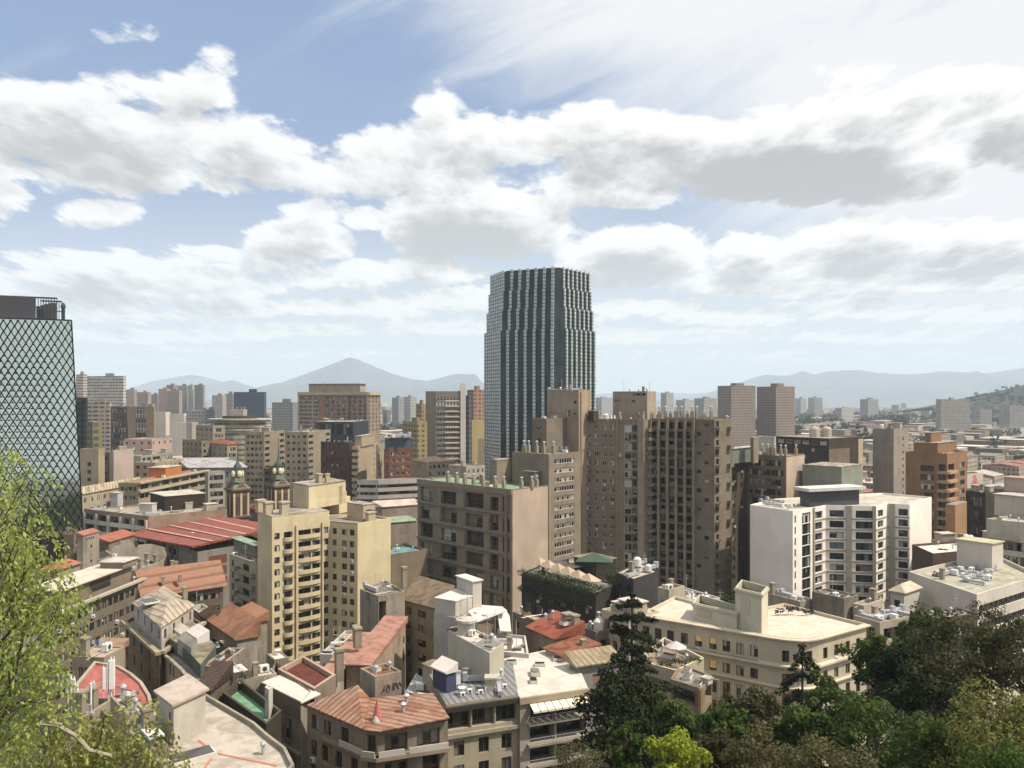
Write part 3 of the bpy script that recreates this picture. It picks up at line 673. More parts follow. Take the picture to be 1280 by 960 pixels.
# ------------------------------------------------------------------ leaning glass block with a diamond grid
def lattice_tower():
    zt = zof(400, 250); a0, b0 = at(-75, 236), at(108.5, 250)
    ztL = zt
    d, L = seg_dir(a0, b0); n = Vector((d.y, -d.x)); lean = 2.9; taper = 4.6
    def S(u, z, out=0.):
        f = z/zt; uu = u*(1-f*taper/L) ; p = a0+d*uu-n*(lean*f)+n*out; return (p.x, p.y, z)
    root = empty('office_building', (*(a0+b0)/2, 0)); tag(root, 'tapering mirrored glass office block wrapped in a dark diamond lattice', 'office building')
    deep = 26.; B2 = b0*(1+24/b0.length)-d*1.5; A2 = a0-n*deep; HERO.append(([a0, b0, B2, A2], root))
    m, bs = newmat('mirror_glass'); nz = noise_n(objco(), .35, 2., .5); bs.inputs['Base Color'].default_value = (.48, .55, .51, 1); bs.inputs['Metallic'].default_value = 1.; bs.inputs['Roughness'].default_value = .05
    bump(bs, nz, .03, .4)
    g = MB(); t = lambda p, f: (p.x+n.x*0, p.y, 0)
    g.poly([S(0, 0), S(L, 0), S(L, zt), S(0, zt)]); sb = (B2.x, B2.y, 0); st = (B2.x-d.x*taper+n.x*lean, B2.y-d.y*taper+n.y*lean, zt)
    g.poly([S(L, 0), sb, st, S(L, zt)]); ab = (A2.x, A2.y, 0); a2 = (A2.x+n.x*lean, A2.y+n.y*lean, zt); g.poly([sb, ab, a2, st]); g.poly([ab, S(0, 0), S(0, zt), a2]); g.poly([S(0, zt), S(L, zt), st, a2])
    g.build('glass_wall', m, root)
    lat = MB(); dw, dh = 2.2, 3.6; w = .125
    nb = int(L/dw)+1; nh = int(zt/dh)
    for i in range(-nh, nb+nh):
        for sg in (1, -1):
            # a rod climbing one half diamond per storey
            pts = []
            for j in range(nh*2+1):
                u = (i+sg*j*.5)*dw; zz = j*dh/2
                pts.append((u, zz))
            ins = [(u, zz) for u, zz in pts if 0 <= u <= L and zz <= zt]
            if len(ins) < 2: continue
            (u0, z0), (u1, z1) = ins[0], ins[-1]
            lat.tube(S(u0, z0, .35), S(u1, z1, .35), w, w, 4, 0, False)
            for (u, zz) in ins[::2]:
                c = S(u, zz, .4); lat.cbox(c[0], c[1], c[2]-.2, .42, .42, .4)
    for i in range(0, int(zt/dh)*2+1):            # edge trim along the corner
        pass
    lat.tube(S(L, 0, .1), S(L, zt, .1), .2, .2, 4); lat.tube(S(0, zt, .3), S(L, zt, .3), .25, .25, 4)
    lat.build('diamond_lattice', plain('lattice_steel', (.012, .015, .013), .5, .4), root)
    # dark plant screen on the roof, its right half an open frame
    zs = zt; e0 = S(0, zs, -2.); u1 = L-5
    sc0 = MB(); p0 = Vector(S(0, zs, -2.)[:2]); p1 = Vector(S(u1*.80, zs, -2.)[:2]); p2 = Vector(S(u1, zs, -2.)[:2])
    sc0.obox(p0, d, (p1-p0).length, .6, zs, zs+7.2); sc0.build('plant_screen', plain('screen', (.045, .045, .055), .7), root)
    fr = MB(); LL = (p2-p1).length
    for dep in (0, 9):
        q1 = p1-n*dep
        for k in range(9): fr.obox(q1+d*(LL*k/8), d, .18, .25, zs, zs+7.2)
        fr.obox(q1, d, LL, .3, zs+6.7, zs+7.2); fr.obox(q1, d, LL, .3, zs+.1, zs+.6); fr.obox(q1, d, LL, .2, zs+3.6, zs+3.9)
    for k in range(4): fr.obox(p1-n*(2+k*2)+d*(.8*k), d, 2.2, 1.2, zs, zs+4.5+k*.6)
    fr.build('open_frame', DARKM, root)
    MB().cbox(p2.x+1.5, p2.y+1, zs, .8, .8, 4.2).lathe((p2.x+1.5, p2.y+1, zs+4.2), [(.9, 0), (.5, 1.2), (0, 1.6)], 8).build('camera_mast', DARKM, root)
lattice_tower()
# ------------------------------------------------------------------ yellow tower
YEL = plaster((.80, .71, .49), .2); BRN = plaster((.34, .295, .235), .4); BRN2 = plaster((.41, .355, .285), .35); DKB = plaster((.16, .125, .092), .4)
PINKB = plaster((.68, .56, .47), .2); WH = plaster(WHITE, .15); HOTW = plaster((1.12, 1.06, 1.0), .08); HOTG = plaster((.56, .53, .46), .18)
def yellow_tower():
    p0, p1, pi, p2, p3 = at(322, 188), at(340, 180), at(413, 190.5), at(447, 187), at(488.5, 195)
    h1, h2 = 35.6, 33.2
    q = [p0, p1, pi, p2, p3, p3+Vector((-9, 9)), p0+Vector((14, 13))]
    b = Bld('apartment_tower', 'yellow apartment tower with curved balconies, pale chimneys and a stepped penthouse', q, h2, YEL, 'apartment tower', roof=SLAB, frame=FRAME_B, ph=.5)
    fh = 2.72
    b.edge(0)
    L1 = b.elen(1)
    def rows(i, cols, zt):
        ops = []
        for r in range(13):
            z = zt-1.3-r*fh
            for u, w, h, st, dep in cols: ops.append((u-w/2, z-h, u+w/2, z, dep, st))
        b.edge(i, ops, z1=zt)
    s = L1/73.
    rows(1, [(6*s, 1.3, 1.45, '2', .25), (19.5*s, 2.2, 1.75, '2', 1.0), (40*s, 3.3, 1.6, '2', .55), (54.5*s, 2.1, 1.6, '2', .55), (67*s, 1.4, 1.5, '2', .25)], h2)
    L2 = b.elen(2); rows(2, [(L2*.16, 1.2, 1.45, '2', .25), (L2*.52, 1.5, 1.45, '2', .25), (L2*.80, 1.3, 1.45, '2', .25)], h2-.3)
    b.edge(3)
    # raised left part of the roof
    raised = [p0, p1, pi-(pi-p1).normalized()*.3, p0+(pi-p1)*.93]
    b.block('upper_storey', raised, h2+.003, h1, YEL, SLAB, 0)
    # curved balcony fronts and continuous bands
    me = {}
    def balc(u0, u1, z, out, nm='balcony'):
        key = round(u1-u0, 2)
        if key not in me:
            m = MB(); n = 10; w = u1-u0; pr = [(w*i/n, -out*(math.sin(math.pi*i/n)**.6)) for i in range(n+1)]
            for (xa, ya), (xb, yb) in zip(pr, pr[1:]): m.poly([(xa, ya, 0), (xb, yb, 0), (xb, yb, .95), (xa, ya, .95)]); m.poly([(xa, ya, .95), (xb, yb, .95), (xb, yb+.12, .95), (xa, ya+.12, .95)])
            m.poly([(x, y, .12) for x, y in pr]+[(w, .1, .12), (0, .1, .12)]); m.poly([(x, y, 0) for x, y in reversed(pr)])
            me[key] = m.mesh('balcony', [YEL])
        p, d = b.P(1, u0, 0); b.put(nm, me[key], (p.x, p.y, z), math.atan2(d.y, d.x))
    for r in range(13):
        zz = h2-1.3-r*fh-1.75-.35
        if zz < 1: break
        balc(12.5*s, 27*s, zz, .9); balc(31*s, 60.5*s, zz+.05, .55)
    for u0, u1 in ((28.2*s, 30.2*s), (61.2*s, 63*s)): b.bar(1, u0, u1, 0, h2, .45, YEL, 'pier')
    b.flat(z=h2)
    # penthouse with sloping stair side
    c = at(386, 192.5); L = at(366, 200); Rr = at(432, 205)
    b.block('penthouse', [L, c, Rr, L+Rr-c], h1, 41.2, YEL, SLAB, .15)
    # stair flank going down to the right: stepped wedge
    d, ln = seg_dir(c, Rr); n = Vector((d.y, -d.x)); st = MB()
    for k in range(5): st.obox(c+d*(ln-2.6+k*1.5), d, 1.5, 3.2, h2, 40.2-k*1.5)
    st.build('stair_flank', YEL, b.root)
    q2 = rect(434, 454, 469, 193, 48)
    b.block('roof_room', q2, h2-.5, h2+3.4, plaster((.66, .56, .42), .15), SLAB, .15)
    p, dd = at(450.5, 194.5), 0
    dm = MB(); d2, l2 = seg_dir(q2[1], q2[2]); dm.obox(q2[1]+d2*(l2*.25)+Vector((d2.y, -d2.x))*.06, d2, .95, .04, h2+.1, h2+2.2); dm.build('door', FRAME_B, b.root)
    ch = MB().cbox(0, 0, 0, 1.9, 1.3, 2.2).cbox(0, 0, 2.2, 2.3, 1.7, .35).mesh('chimney', [plaster((.68, .60, .45), .2)])
    for px, Y, z in ((325.5, 187.5, h1+.2), (335, 183.5, h1+.2), (355, 183.8, h1+.2)): p = at(px, Y); b.put('chimney', ch, (p.x, p.y, z), .85, (1, 1, 1.15))
    for px, Y in ((463, 192), ): p = at(px, Y); b.put('chimney', ch, (p.x, p.y, h2-.3), .85, (1.1, 1, .9))
    for px, Y, z in ((400, 199, 41.4), (409, 199.5, 41.4), (397, 200, 41.4)): p = at(px, Y); b.put('chimney', ch, (p.x, p.y, z), .85, (.55, .6, .9))
    b.finish()
yellow_tower()
# ------------------------------------------------------------------ brown loft block
def loft_block():
    q = rect(522, 640, 685, 216, 45)
    q = [q[0], q[1], q[2], q[3]]
    b = Bld('apartment_block', 'brown apartment block with double height loft windows and green roof', q, 37.9, BRN2, 'apartment block', roof=roofmat((.36, .52, .38), .35), frame=FRAME_B, glass=glassmat((1, .93, .8), .75, 'loft_glass'), ph=.45)
    L = b.elen(0); ops = []; k = L/118.
    cols = [(4, 21), (32, 52.5), (63.5, 85.5), (93, 102.5), (107.5, 115.5)]
    for r in range(6):
        zt = 37.9-2.2-r*5.45
        for c, (u0, u1) in enumerate(cols):
            j = ((c+r) % 2)*.5
            ops.append((u0*k, zt-4.3, u1*k, zt-j, 1.1, 'loft'))
    b.edge(0, ops)
    side = plaster((.45, .385, .30), .4)
    for r in range(6):
        zt = 37.9-2.2-r*5.45
        for c in range(3):
            if (c+r) % 2: u1 = cols[c][1]*k; b.bar(0, u1, u1+(cols[c+1][0]-cols[c][1])*k*.92, zt-4.6, zt-.9, .28, side, 'infill_panel')
        b.bar(0, 0, L-1.8, zt-4.95, zt-4.5, .5, BRN2, 'floor_band')
        for c in range(4):                                     # railings
            u0, u1 = cols[c][0]*k, cols[c][1]*k; p, d = b.P(0, u0, -.05)
            rl = MB(); rl.obox(p, d, u1-u0, .05, zt-3.42, zt-3.34)
            for t in range(9): rl.obox(p+d*((u1-u0)*t/8-.02), d, .05, .05, zt-4.3, zt-3.34)
            rl.build('railing', FRAME_D, b.root)
    b.bar(0, L-2.35, L-1.7, 0, 37.9, .55, BRN2, 'pier'); b.bar(0, 0, L, 36.3, 37.88, .3, BRN2, 'cornice')
    # the blank pink end wall is its own skin
    p, d = b.P(1, .25, .06); MB().obox(p, d, b.elen(1)-.3, .05, 0, 37.6).build('end_wall', PINKB, b.root)
    b.finish()
    for px, Y in ((560, 236), (571, 233), (581, 231), (592, 229), (604, 226.5), (619, 222), (630, 221), (652, 219.5), (665, 221.5), (671, 224)): p = at(px, Y); b.kit('flue', p, None, .78, (1.1, 1.1, 1.2))
    q2 = rect(612, 621, 640, 232, 45); b.block('penthouse', q2, 37.4, 44.5, BRN2, SLAB, .1)
    q3 = rect(655, 668, 676, 226, 45); b.block('rooftop_hut', q3, 37.4, 41.6, BRN, SLABG, .25)
loft_block()
# ------------------------------------------------------------------ brown tower group
def brown_towers():
    q = rect(640, 686, 726, 226, 48)
    a = Bld('apartment_block', 'brown mid height block with rows of small ribbon windows beside the loft block', q, 46.7, BRN2, 'apartment block', roof=roofmat((.34, .44, .33), .4), frame=FRAME_W, glass=glassmat((1, 1, .95), 1.0, 'ribbon_glass'), ph=.5)
    a.grid(1, 1, 15, w=9.2, h=1.35, m0=1.2, m1=1.8, top=1.6, fh=2.66, style='shop'); a.finish()
    for px, Y in ((655, 236), (661, 235), (671, 233), (680, 229.5), (692, 230)): a.kit('flue', at(px, Y), None, .8, (1.05, 1.05, 1.35))
    q = rect(665, 683, 722, 238, 50)
    s = Bld('apartment_tower', 'narrow brown stair tower shoulder left of the tallest brown core', q, zof(523, 238), BRN, 'tower', frame=FRAME_D, ph=.5)
    s.grid(0, 1, 3, w=1.4, h=1.2, top=2., fh=4.); s.finish()
    q = rect(684, 723.5, 738.5, 243, 50)
    c = Bld('apartment_tower', 'tallest brown tower core with blank walls and rooftop antennas', q, zof(487, 243), plaster((.52, .435, .345), .35), 'tower', frame=FRAME_D, ph=.6)
    L = c.elen(0)
    c.edge(0, [(L*.85, 60.8, L*.93, 61.8, .2, '1'), (L*.86, 57.5, L*.93, 58.8, .2, '1'), (L*.6, 57, L*.74, 59, .2, '2'), (L*.12, 57.8, L*.26, 58.4, .2, '1'), (L*.45, 50, L*.58, 53, .2, '2')])
    p, d = c.P(1, 0.9, .35); MB().obox(p, d, 3.2, .33, 0, c.z1-.6).build('corner_pier', plaster((.56, .45, .35), .2), c.root)
    c.finish(); c.clutter(['antenna', 'satellite_dish', 'vent', 'antenna', 'duct'], 10, 3)
    # main facade
    q = rect(730, 806, 813.5, 238, 42, Yl=246)
    mq = [q[0], q[1], q[2], q[3]]
    m = Bld('apartment_tower', 'brown tower with a grid of small square windows and a glazed balcony bay', mq, 56.2, BRN2, 'apartment tower', frame=FRAME_W, glass=glassmat((1, 1, 1), .6, 'tower_glass'), ph=.7)
    L = m.elen(0); ops = []; fh = 2.74
    for r in range(20):
        z = 56.2-1.8-r*fh
        for f in (.03, .16, .29, .42):
            if f == .03 and r == 0: continue
            ops.append((L*f+.35, z-1.3, L*f+1.6, z, .2, '2'))
        if r % 2 == 1: ops.append((L*.585, z-.5, L*.585+.5, z, .2, '1'))
        ops.append((L*.67, z-2.1, L*.67+2.3, z+.2, .25, '2' if r % 3 else '1')); ops.append((L*.80, z-1.9, L*.80+1.5, z, .9, '1'))
    m.edge(0, ops)
    for r in range(10): z = 56.2-1.8-r*2*fh; m.bar(0, L*.78, L*.88, z-4.9, z-4.2, 1.1, BRN2, 'balcony')
    m.bar(0, L*.535, L*.565, 0, 56, .35, plaster((.45, .38, .295), .3), 'pier'); m.bar(0, L*.895, L*.995, 0, 56.6, .8, plaster((.52, .44, .35), .3), 'pier')
    m.balconies(1, [.6], [56.2-3.6-r*2.74 for r in range(18)], 3.4, 1.2)
    m.finish(); m.clutter(['chimney', 'water_tank', 'vent', 'flue', 'chimney', 'air_conditioner'], 16, 5, k=.8)
    m.block('rooftop_hut', rect(735, 742, 748, 243.5, 45), 55.5, 58.6, DKB, SLABG, .1)
    # back penthouse
    q = rect(766, 809, 820, 262, 50)
    k = Bld('apartment_tower', 'plain beige rooftop block between the two brown tower fronts', q, zof(489, 262), plaster((.56, .475, .385), .3), 'tower', ph=.5); L = k.elen(0)
    k.edge(0, [(L*.05, 61.5, L*.12, 62.2, .2, '1'), (L*.15, 61.5, L*.2, 62.2, .2, '1'), (L*.55, 61.2, L*.66, 62, .2, '1'), (L*.6, 63.4, L*.95, 64.2, .2, 'shop')]); k.finish(); k.clutter(['antenna', 'vent', 'duct'], 4, 8)
    # right facade with deep ribs
    q = [at(812, 240), at(893, 231), at(914.5, 240), at(914.5, 262), at(830, 262)]
    r_ = Bld('apartment_tower', 'brown tower with deep vertical ribs and staggered windows, row of chimneys on top', q, zof(524, 232), BRN, 'apartment tower', frame=FRAME_D, glass=glassmat((1, 1, 1), .55, 'tower_glass2'), ph=.6)
    L = r_.elen(0); ops = []; zt = r_.z1
    for r in range(20):
        z = zt-1.0-r*2.74
        for j, f in enumerate((.035, .17, .305, .44, .575)): ops.append((L*f, z-2.0 if (r*3+j*5) % 4 else z-1.2, L*f+1.75, z, 1.3, '2' if (r+j) % 3 else '1'))
        f = .735 if r % 2 else .85
        ops.append((L*f, z-1.1, L*f+1.3, z, .2, '1'))
    r_.edge(0, ops)
    rib = plaster((.42, .36, .285), .35)
    for f in (.0, .13, .27, .405, .54, .672): r_.bar(0, L*f+.06, L*f+.75, 4, zt-.3, 1.0, rib, 'rib')
    L1 = r_.elen(1); ops = [(L1*.1, zt-2.2-r*2.74, L1*.1+1.8, zt-.6-r*2.74, .9, '2') for r in range(19)]; r_.edge(1, ops)
    r_.balconies(1, [L1*.05], [zt-3.4-r*5.48 for r in range(9)], 2.6, 1.3); r_.balconies(1, [L1*.72], [zt-3.4-r*5.48 for r in range(9)], 2.4, 1.2)
    r_.finish()
    for i, px in enumerate((815, 824, 832, 838, 845, 852, 859, 865, 871, 880, 889)): r_.kit('flue', at(px, 241-i*.55), None, .2, (.95, .95, 1.5 if i % 3 else 1.1))
    q = rect(862, 896, 938, 248, 48)
    e = Bld('apartment_block', 'dark brown recessed block with a glazed rooftop room right of the ribbed tower', q, zof(579, 248), DKB, 'apartment block', frame=FRAME_D, ph=.5); e.grid(1, 5, 13, w=1.3, h=1.6, fh=2.9); e.finish()
    e.block('glazed_roof_room', rect(905, 915, 946, 252, 45), e.z1-.5, e.z1+4.2, plain('greenish_glazing', (.16, .18, .14), .25), SLABW, .4); e.block('rooftop_hut', rect(938, 942, 948, 254, 45), e.z1-.5, e.z1+7.5, BRN2, SLAB, .1)
    q = rect(934, 982.5, 1005.5, 255, 48)
    f = Bld('apartment_block', 'brown block with wide windows and a blank pink end wall with chimney pots', q, zof(570, 255), BRN, 'apartment block', frame=FRAME_D, glass=glassmat((1, 1, .85), .8, 'wide_glass'), ph=.5)
    f.grid(0, 4, 12, w=2.9, h=1.9, fh=3.1, m0=.8, m1=.8, style='shop'); p, d = f.P(1, .2, .06); MB().obox(p, d, f.elen(1)-.3, .05, 0, f.z1-.4).build('end_wall', PINKB, f.root); f.finish()
    for px, Y in ((953, 268), (960, 266), (968, 264), (976, 261), (982, 259), (995, 262)): f.kit('flue', at(px, Y), None, .8, (1., 1., 1.3))
brown_towers()
# ------------------------------------------------------------------ white hotel
def hotel():
    P = [at(937.5, 228), at(991, 215), at(1032, 227), at(1095, 225), at(1109.5, 231), at(1137, 228.5), at(1164.5, 246)]
    q = P+[P[6]+Vector((-10, 11)), P[0]+Vector((12, 14))]
    z = zof(638.7, 215)
    b = Bld('hotel', 'white hotel slab with teal windows set in beige bays and a planted roof terrace', q, z, HOTW, 'hotel', roof=SLABW, frame=FRAME_D, glass=GLASS_T, ph=.5)
    b.edge(0); fh = 3.02; L = b.elen(1)
    ops = []
    for r in range(10):
        zt = z-1.4-r*fh
        ops += [(L*.05, zt-2., L*.05+.8, zt, .3, '1'), (L*.27, zt-2.6, L*.27+4.6, zt+.3, .35, 'shop'), (L*.66, zt-2., L*.66+4.3, zt, .5, '2')]
    b.edge(1, ops)
    L = b.elen(2); b.edge(2, [o for r in range(10) for o in ((L*.08, z-1.4-r*fh-1.9, L*.08+3.9, z-1.4-r*fh, .5, '2'), (L*.60, z-1.4-r*fh-2.1, L*.60+4.7, z-1.4-r*fh, .5, 'shop'))])
    L = b.elen(3); b.edge(3, [(L*.15, z-3.3-r*fh, L*.15+4., z-1.4-r*fh, .4, '2') for r in range(10)])
    L = b.elen(4); b.edge(4, [(L*.5, z-3.3-r*fh, L*.5+2.4, z-1.4-r*fh, .4, '2') for r in range(10)]); b.edge(5)
    # beige storey bands and piers over the window bays
    for i, spans in ((1, ((.62, 1.),)), (2, ((.0, 1.),)), (3, ((.0, 1.),)), (4, ((0, 1.),))):
        L = b.elen(i)
        for u0, u1 in spans:
            for r in range(10): b.bar(i, L*u0+.03, L*u1-.03, z-1.35-(r+1)*fh+.35+.0, z-1.4-r*fh-2.15, .12, HOTG, 'storey_band')
    for i, u0, w in ((2, .40, 1.6), (2, .93, .9), (4, .05, 1.6), (1, .60, .7)): L = b.elen(i); b.bar(i, L*u0, L*u0+w, 0, z-.02, .3, HOTG, 'pier')
    b.flat()
    c = rect(1000, 1012, 1074, 226, 20); b.block('rooftop_lounge', c, z-.5, z+4., plain('lounge_glass', (.06, .065, .07), .2), roofmat((.80, .80, .80), .15), 1.3, slab=.9)
    b.block('plant_room', rect(1003, 1052, 1077, 252, 45), z-8, z+8.6, plaster((.40, .44, .38), .4), SLAB, .1)
    b.finish(); b.clutter(['duct', 'air_conditioner', 'vent'], 9, 4, q=[at(945, 232), at(990, 219), at(1005, 226), at(965, 238)], k=.6)
    return b
HOTEL = hotel()
# ------------------------------------------------------------------ middle distance, left
def simple(label, pl, pc, pr, py, Y=None, h=None, wall=WH, e0=None, e1=None, roof=None, name='building', cat='building', th=45, ph=.6, clutter=None, frame=None, glass=None, Yl=None, Yr=None, group=None, z0=0., pitch=None, done=True, cope=None, seed=1):
    """block by near corner; e0/e1 = dict for the left and the right face"""
    if Y is None: Y = yof(py, h)
    z = zof(py, Y); q = rect(pl, pc, pr, Y, th, Yl, Yr)
    b = Bld(name, label, q, z, wall, cat, group, z0, roof, ph, cope, frame, glass)
    for i, e in ((0, e0), (1, e1)):
        if e: e = dict(e); n = e.pop('n', 4); rows = e.pop('rows', 6); b.grid(i, n, rows, **e)
    if pitch: b.pitched(**pitch)
    if done: b.finish()
    if clutter: b.clutter(*clutter, seed=seed) if isinstance(clutter, tuple) else b.clutter(clutter, max(3, int(len(clutter)*1.6)), seed)
    return b
def far(label, pl, pc, pr, py, Y, rgb, th=45, group='far towers in the haze', w=3.2, h=3.1, strip=False, fx=(.22, .78), fz=(.3, .82), dark=(.05, .055, .06), roof=None, name='tower_block', cat='tower block', hut=True, base=0., Yl=None, Yr=None):
    q = rect(pl, pc, pr, Y, th, Yl, Yr); z = zof(py, Y); c = area_c(q); root = empty(name, (c.x, c.y, base)); tag(root, label, cat, group); HERO.append((q, root))
    MB().prism(q, base, z, 0, False).build('wall', facade_far(rgb, dark, w, h, fx, fz, strip), root)
    i1 = inset(q, .35); t = MB(); t.poly([(*p, z+.02) for p in i1]); t.build('roof', roof or SLAB, root)
    if hut:
        a = q[1].lerp(q[3], .4); d, L = seg_dir(q[0], q[1]); n = Vector((-d.y, d.x)); L2 = (q[2]-q[1]).length; hw = min(L, 30)*.35
        MB().obox(a-d*hw*.5-n*L2*.1, d, hw, L2*.35, z+.03, z+rnd.uniform(2.5, 4.5)).build('rooftop_hut', plaster(tuple(x*.85 for x in rgb), .3), root)
    return root
OLIVE = plaster((.40, .36, .26), .4); PALE = plaster((.58, .53, .45), .3); BRICK = plaster((.33, .155, .105), .3); BRICKD = plaster((.20, .12, .09), .35); PINKW = plaster((.72, .60, .55), .2)
SAND = plaster((.52, .45, .34), .3); TERR = roofmat((.46, .19, .12), .5); STONE = plaster((.46, .41, .35), .55); CREAMP = plaster(CREAM, .25); DKS = plaster((.10, .095, .085), .4)
REDT = sheet((.48, .17, .115), 45, .9, (.30, .10, .07)); PINKT = sheet((.60, .30, .25), 45, 1.0, (.42, .18, .14))
far('white slab tower banded with balconies next to the lattice office block', 109, 154, 157.5, 470, 880, (.74, .71, .66), 12, None, 4, 3.3, fx=(.06, .94), fz=(.42, .9), dark=(.10, .10, .10), Yl=890)
far('slim pale tower with a brown edge between the lattice block and the white slab', 95, 104, 109, 468, 930, (.66, .60, .55), 40, None, 4, 3.2, strip=True, fz=(.3, .7))
far('beige balcony block standing below the white slab tower', 108, 137, 140, 503, 610, (.60, .52, .46), 15, None, 5, 3.2, fx=(.1, .9), fz=(.4, .9))
far('black glass box beside the lattice office block', 96, 107, 109.5, 497, 420, (.055, .06, .065), 30, None, 3, 3, hut=False)
far('small olive block with a black glass top corner', 109, 116, 128, 527, 400, (.34, .31, .18), 45, None, 4, 3.4, hut=False)
simple('brown office block with dark recessed bays, beside a beige twin', 138, 158.5, 160, 508, Y=555, wall=plaster((.24, .20, .155), .3), e0=dict(n=3, rows=9, w=5.2, h=3.2, fh=4.4, m0=1, m1=1, style='shop'), th=20, roof=SLABG, clutter=['duct', 'rooftop_hut'])
simple('beige concrete block with one dark glazed strip down its middle', 160, 192.5, 195, 508, Y=550, wall=plaster((.44, .36, .27), .2), e0=dict(cols=[(.49,)], rows=12, w=7.5, h=3., fh=3.3, style='shop'), th=12, roof=SLABG, clutter=['duct', 'rooftop_hut', 'rooftop_hut'])
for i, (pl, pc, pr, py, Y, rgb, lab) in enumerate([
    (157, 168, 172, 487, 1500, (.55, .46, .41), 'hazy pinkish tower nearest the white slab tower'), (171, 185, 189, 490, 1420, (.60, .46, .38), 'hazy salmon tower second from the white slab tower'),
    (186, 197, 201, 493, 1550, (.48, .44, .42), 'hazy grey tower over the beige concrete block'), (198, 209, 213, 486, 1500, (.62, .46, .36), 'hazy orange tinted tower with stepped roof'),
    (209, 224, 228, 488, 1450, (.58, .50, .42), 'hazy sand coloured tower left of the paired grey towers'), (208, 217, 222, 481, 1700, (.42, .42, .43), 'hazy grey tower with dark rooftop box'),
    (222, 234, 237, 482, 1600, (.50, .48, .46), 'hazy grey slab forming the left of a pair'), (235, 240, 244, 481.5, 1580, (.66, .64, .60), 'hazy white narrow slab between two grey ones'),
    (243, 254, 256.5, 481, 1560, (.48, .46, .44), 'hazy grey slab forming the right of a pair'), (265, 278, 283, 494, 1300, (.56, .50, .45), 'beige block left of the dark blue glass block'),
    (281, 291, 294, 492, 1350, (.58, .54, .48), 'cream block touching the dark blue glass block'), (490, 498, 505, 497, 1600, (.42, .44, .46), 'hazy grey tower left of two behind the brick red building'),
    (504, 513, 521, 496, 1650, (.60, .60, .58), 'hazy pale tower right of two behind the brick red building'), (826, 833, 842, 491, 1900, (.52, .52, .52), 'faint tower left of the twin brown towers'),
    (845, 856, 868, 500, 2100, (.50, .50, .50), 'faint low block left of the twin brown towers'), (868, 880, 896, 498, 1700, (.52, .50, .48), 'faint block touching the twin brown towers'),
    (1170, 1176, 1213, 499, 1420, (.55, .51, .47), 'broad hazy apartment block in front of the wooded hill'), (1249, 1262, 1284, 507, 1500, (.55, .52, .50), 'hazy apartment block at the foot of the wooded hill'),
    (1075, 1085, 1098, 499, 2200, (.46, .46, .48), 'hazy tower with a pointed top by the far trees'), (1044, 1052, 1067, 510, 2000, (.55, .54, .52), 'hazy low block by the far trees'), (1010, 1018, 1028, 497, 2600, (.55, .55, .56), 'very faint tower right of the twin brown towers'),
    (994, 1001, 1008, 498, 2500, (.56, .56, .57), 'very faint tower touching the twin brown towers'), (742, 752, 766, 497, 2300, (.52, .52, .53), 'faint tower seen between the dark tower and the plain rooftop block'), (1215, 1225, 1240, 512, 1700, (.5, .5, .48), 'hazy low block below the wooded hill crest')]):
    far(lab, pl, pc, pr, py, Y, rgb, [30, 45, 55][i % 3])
far('dark blue glass block with paler core between hazy beige blocks and the round building', 292, 330, 333, 490, 1100, (.10, .13, .16), 12, None, 5, 3.5, fx=(.05, .95), dark=(.05, .08, .11))
far('grey office block with a dark flat cap left of the penthouse apartment block', 340, 366, 372, 503, 1000, (.36, .37, .38), 25, None, 3, 3.3)
far('pale grey glass building with a domed roof top in the haze', 232, 262, 270, 513, 1000, (.46, .48, .49), 30, None, 4, 4)
far('grey glass block behind the white windowless hall', 255, 268, 273, 512, 980, (.30, .31, .33), 40, None, 3, 3)
far('white windowless block with a grey glass strip', 195, 207, 213, 515, 660, (.76, .72, .67), 30, None, 40, 40, hut=False)
far('tall white windowless hall right of the brown offices', 212, 230, 233, 517, 650, (.80, .74, .68), 18, None, 60, 60, hut=False)
far('lower white windowless hall in front of the grey glass block', 213, 240, 248, 528, 630, (.82, .77, .70), 20, None, 60, 60, hut=False)
# round stepped building
def round_building():
    c = at(300, 540); r = 16.; z = zof(524, 540); root = empty('round_building', (c.x, c.y, 0)); tag(root, 'broad stepped building with a curved ring roof and banded windows', 'building'); HERO.append(([c+Vector((r*1.3*math.cos(t*.785), r*math.sin(t*.785))) for t in range(8)], root))
    def ring(rx, n=24): return [c+Vector((rx*1.15*math.cos(-math.pi*.5+k*2*math.pi/n), rx*.8*math.sin(-math.pi*.5+k*2*math.pi/n))) for k in range(n)]
    mt = facade_far((.58, .53, .42), (.06, .06, .055), 3, 3.4, strip=True, fz=(.35, .75))
    MB().prism(ring(16), 0, z-7).build('lower_wall', mt, root); MB().prism(ring(14.5), z-7, z-.4).build('upper_wall', mt, root); MB().prism(ring(18.5), z-.4, z+.5).build('ring_roof', SLABW, root)
    MB().prism(ring(17), z-7.2, z-6.4).build('ledge', SLABW, root); MB().cbox(c.x-1, c.y, z+.5, 9, 8, 6.2).build('penthouse', PALE, root); MB().prism(ring(10), z+.5, z+2.3).build('dark_storey', DKB, root)
    for k in (-2, 1, 3): o = bpy.data.objects.new('vent', kit('vent')); col.objects.link(o); o.parent = root; o.location = (k, 0, z+6.7)
round_building()
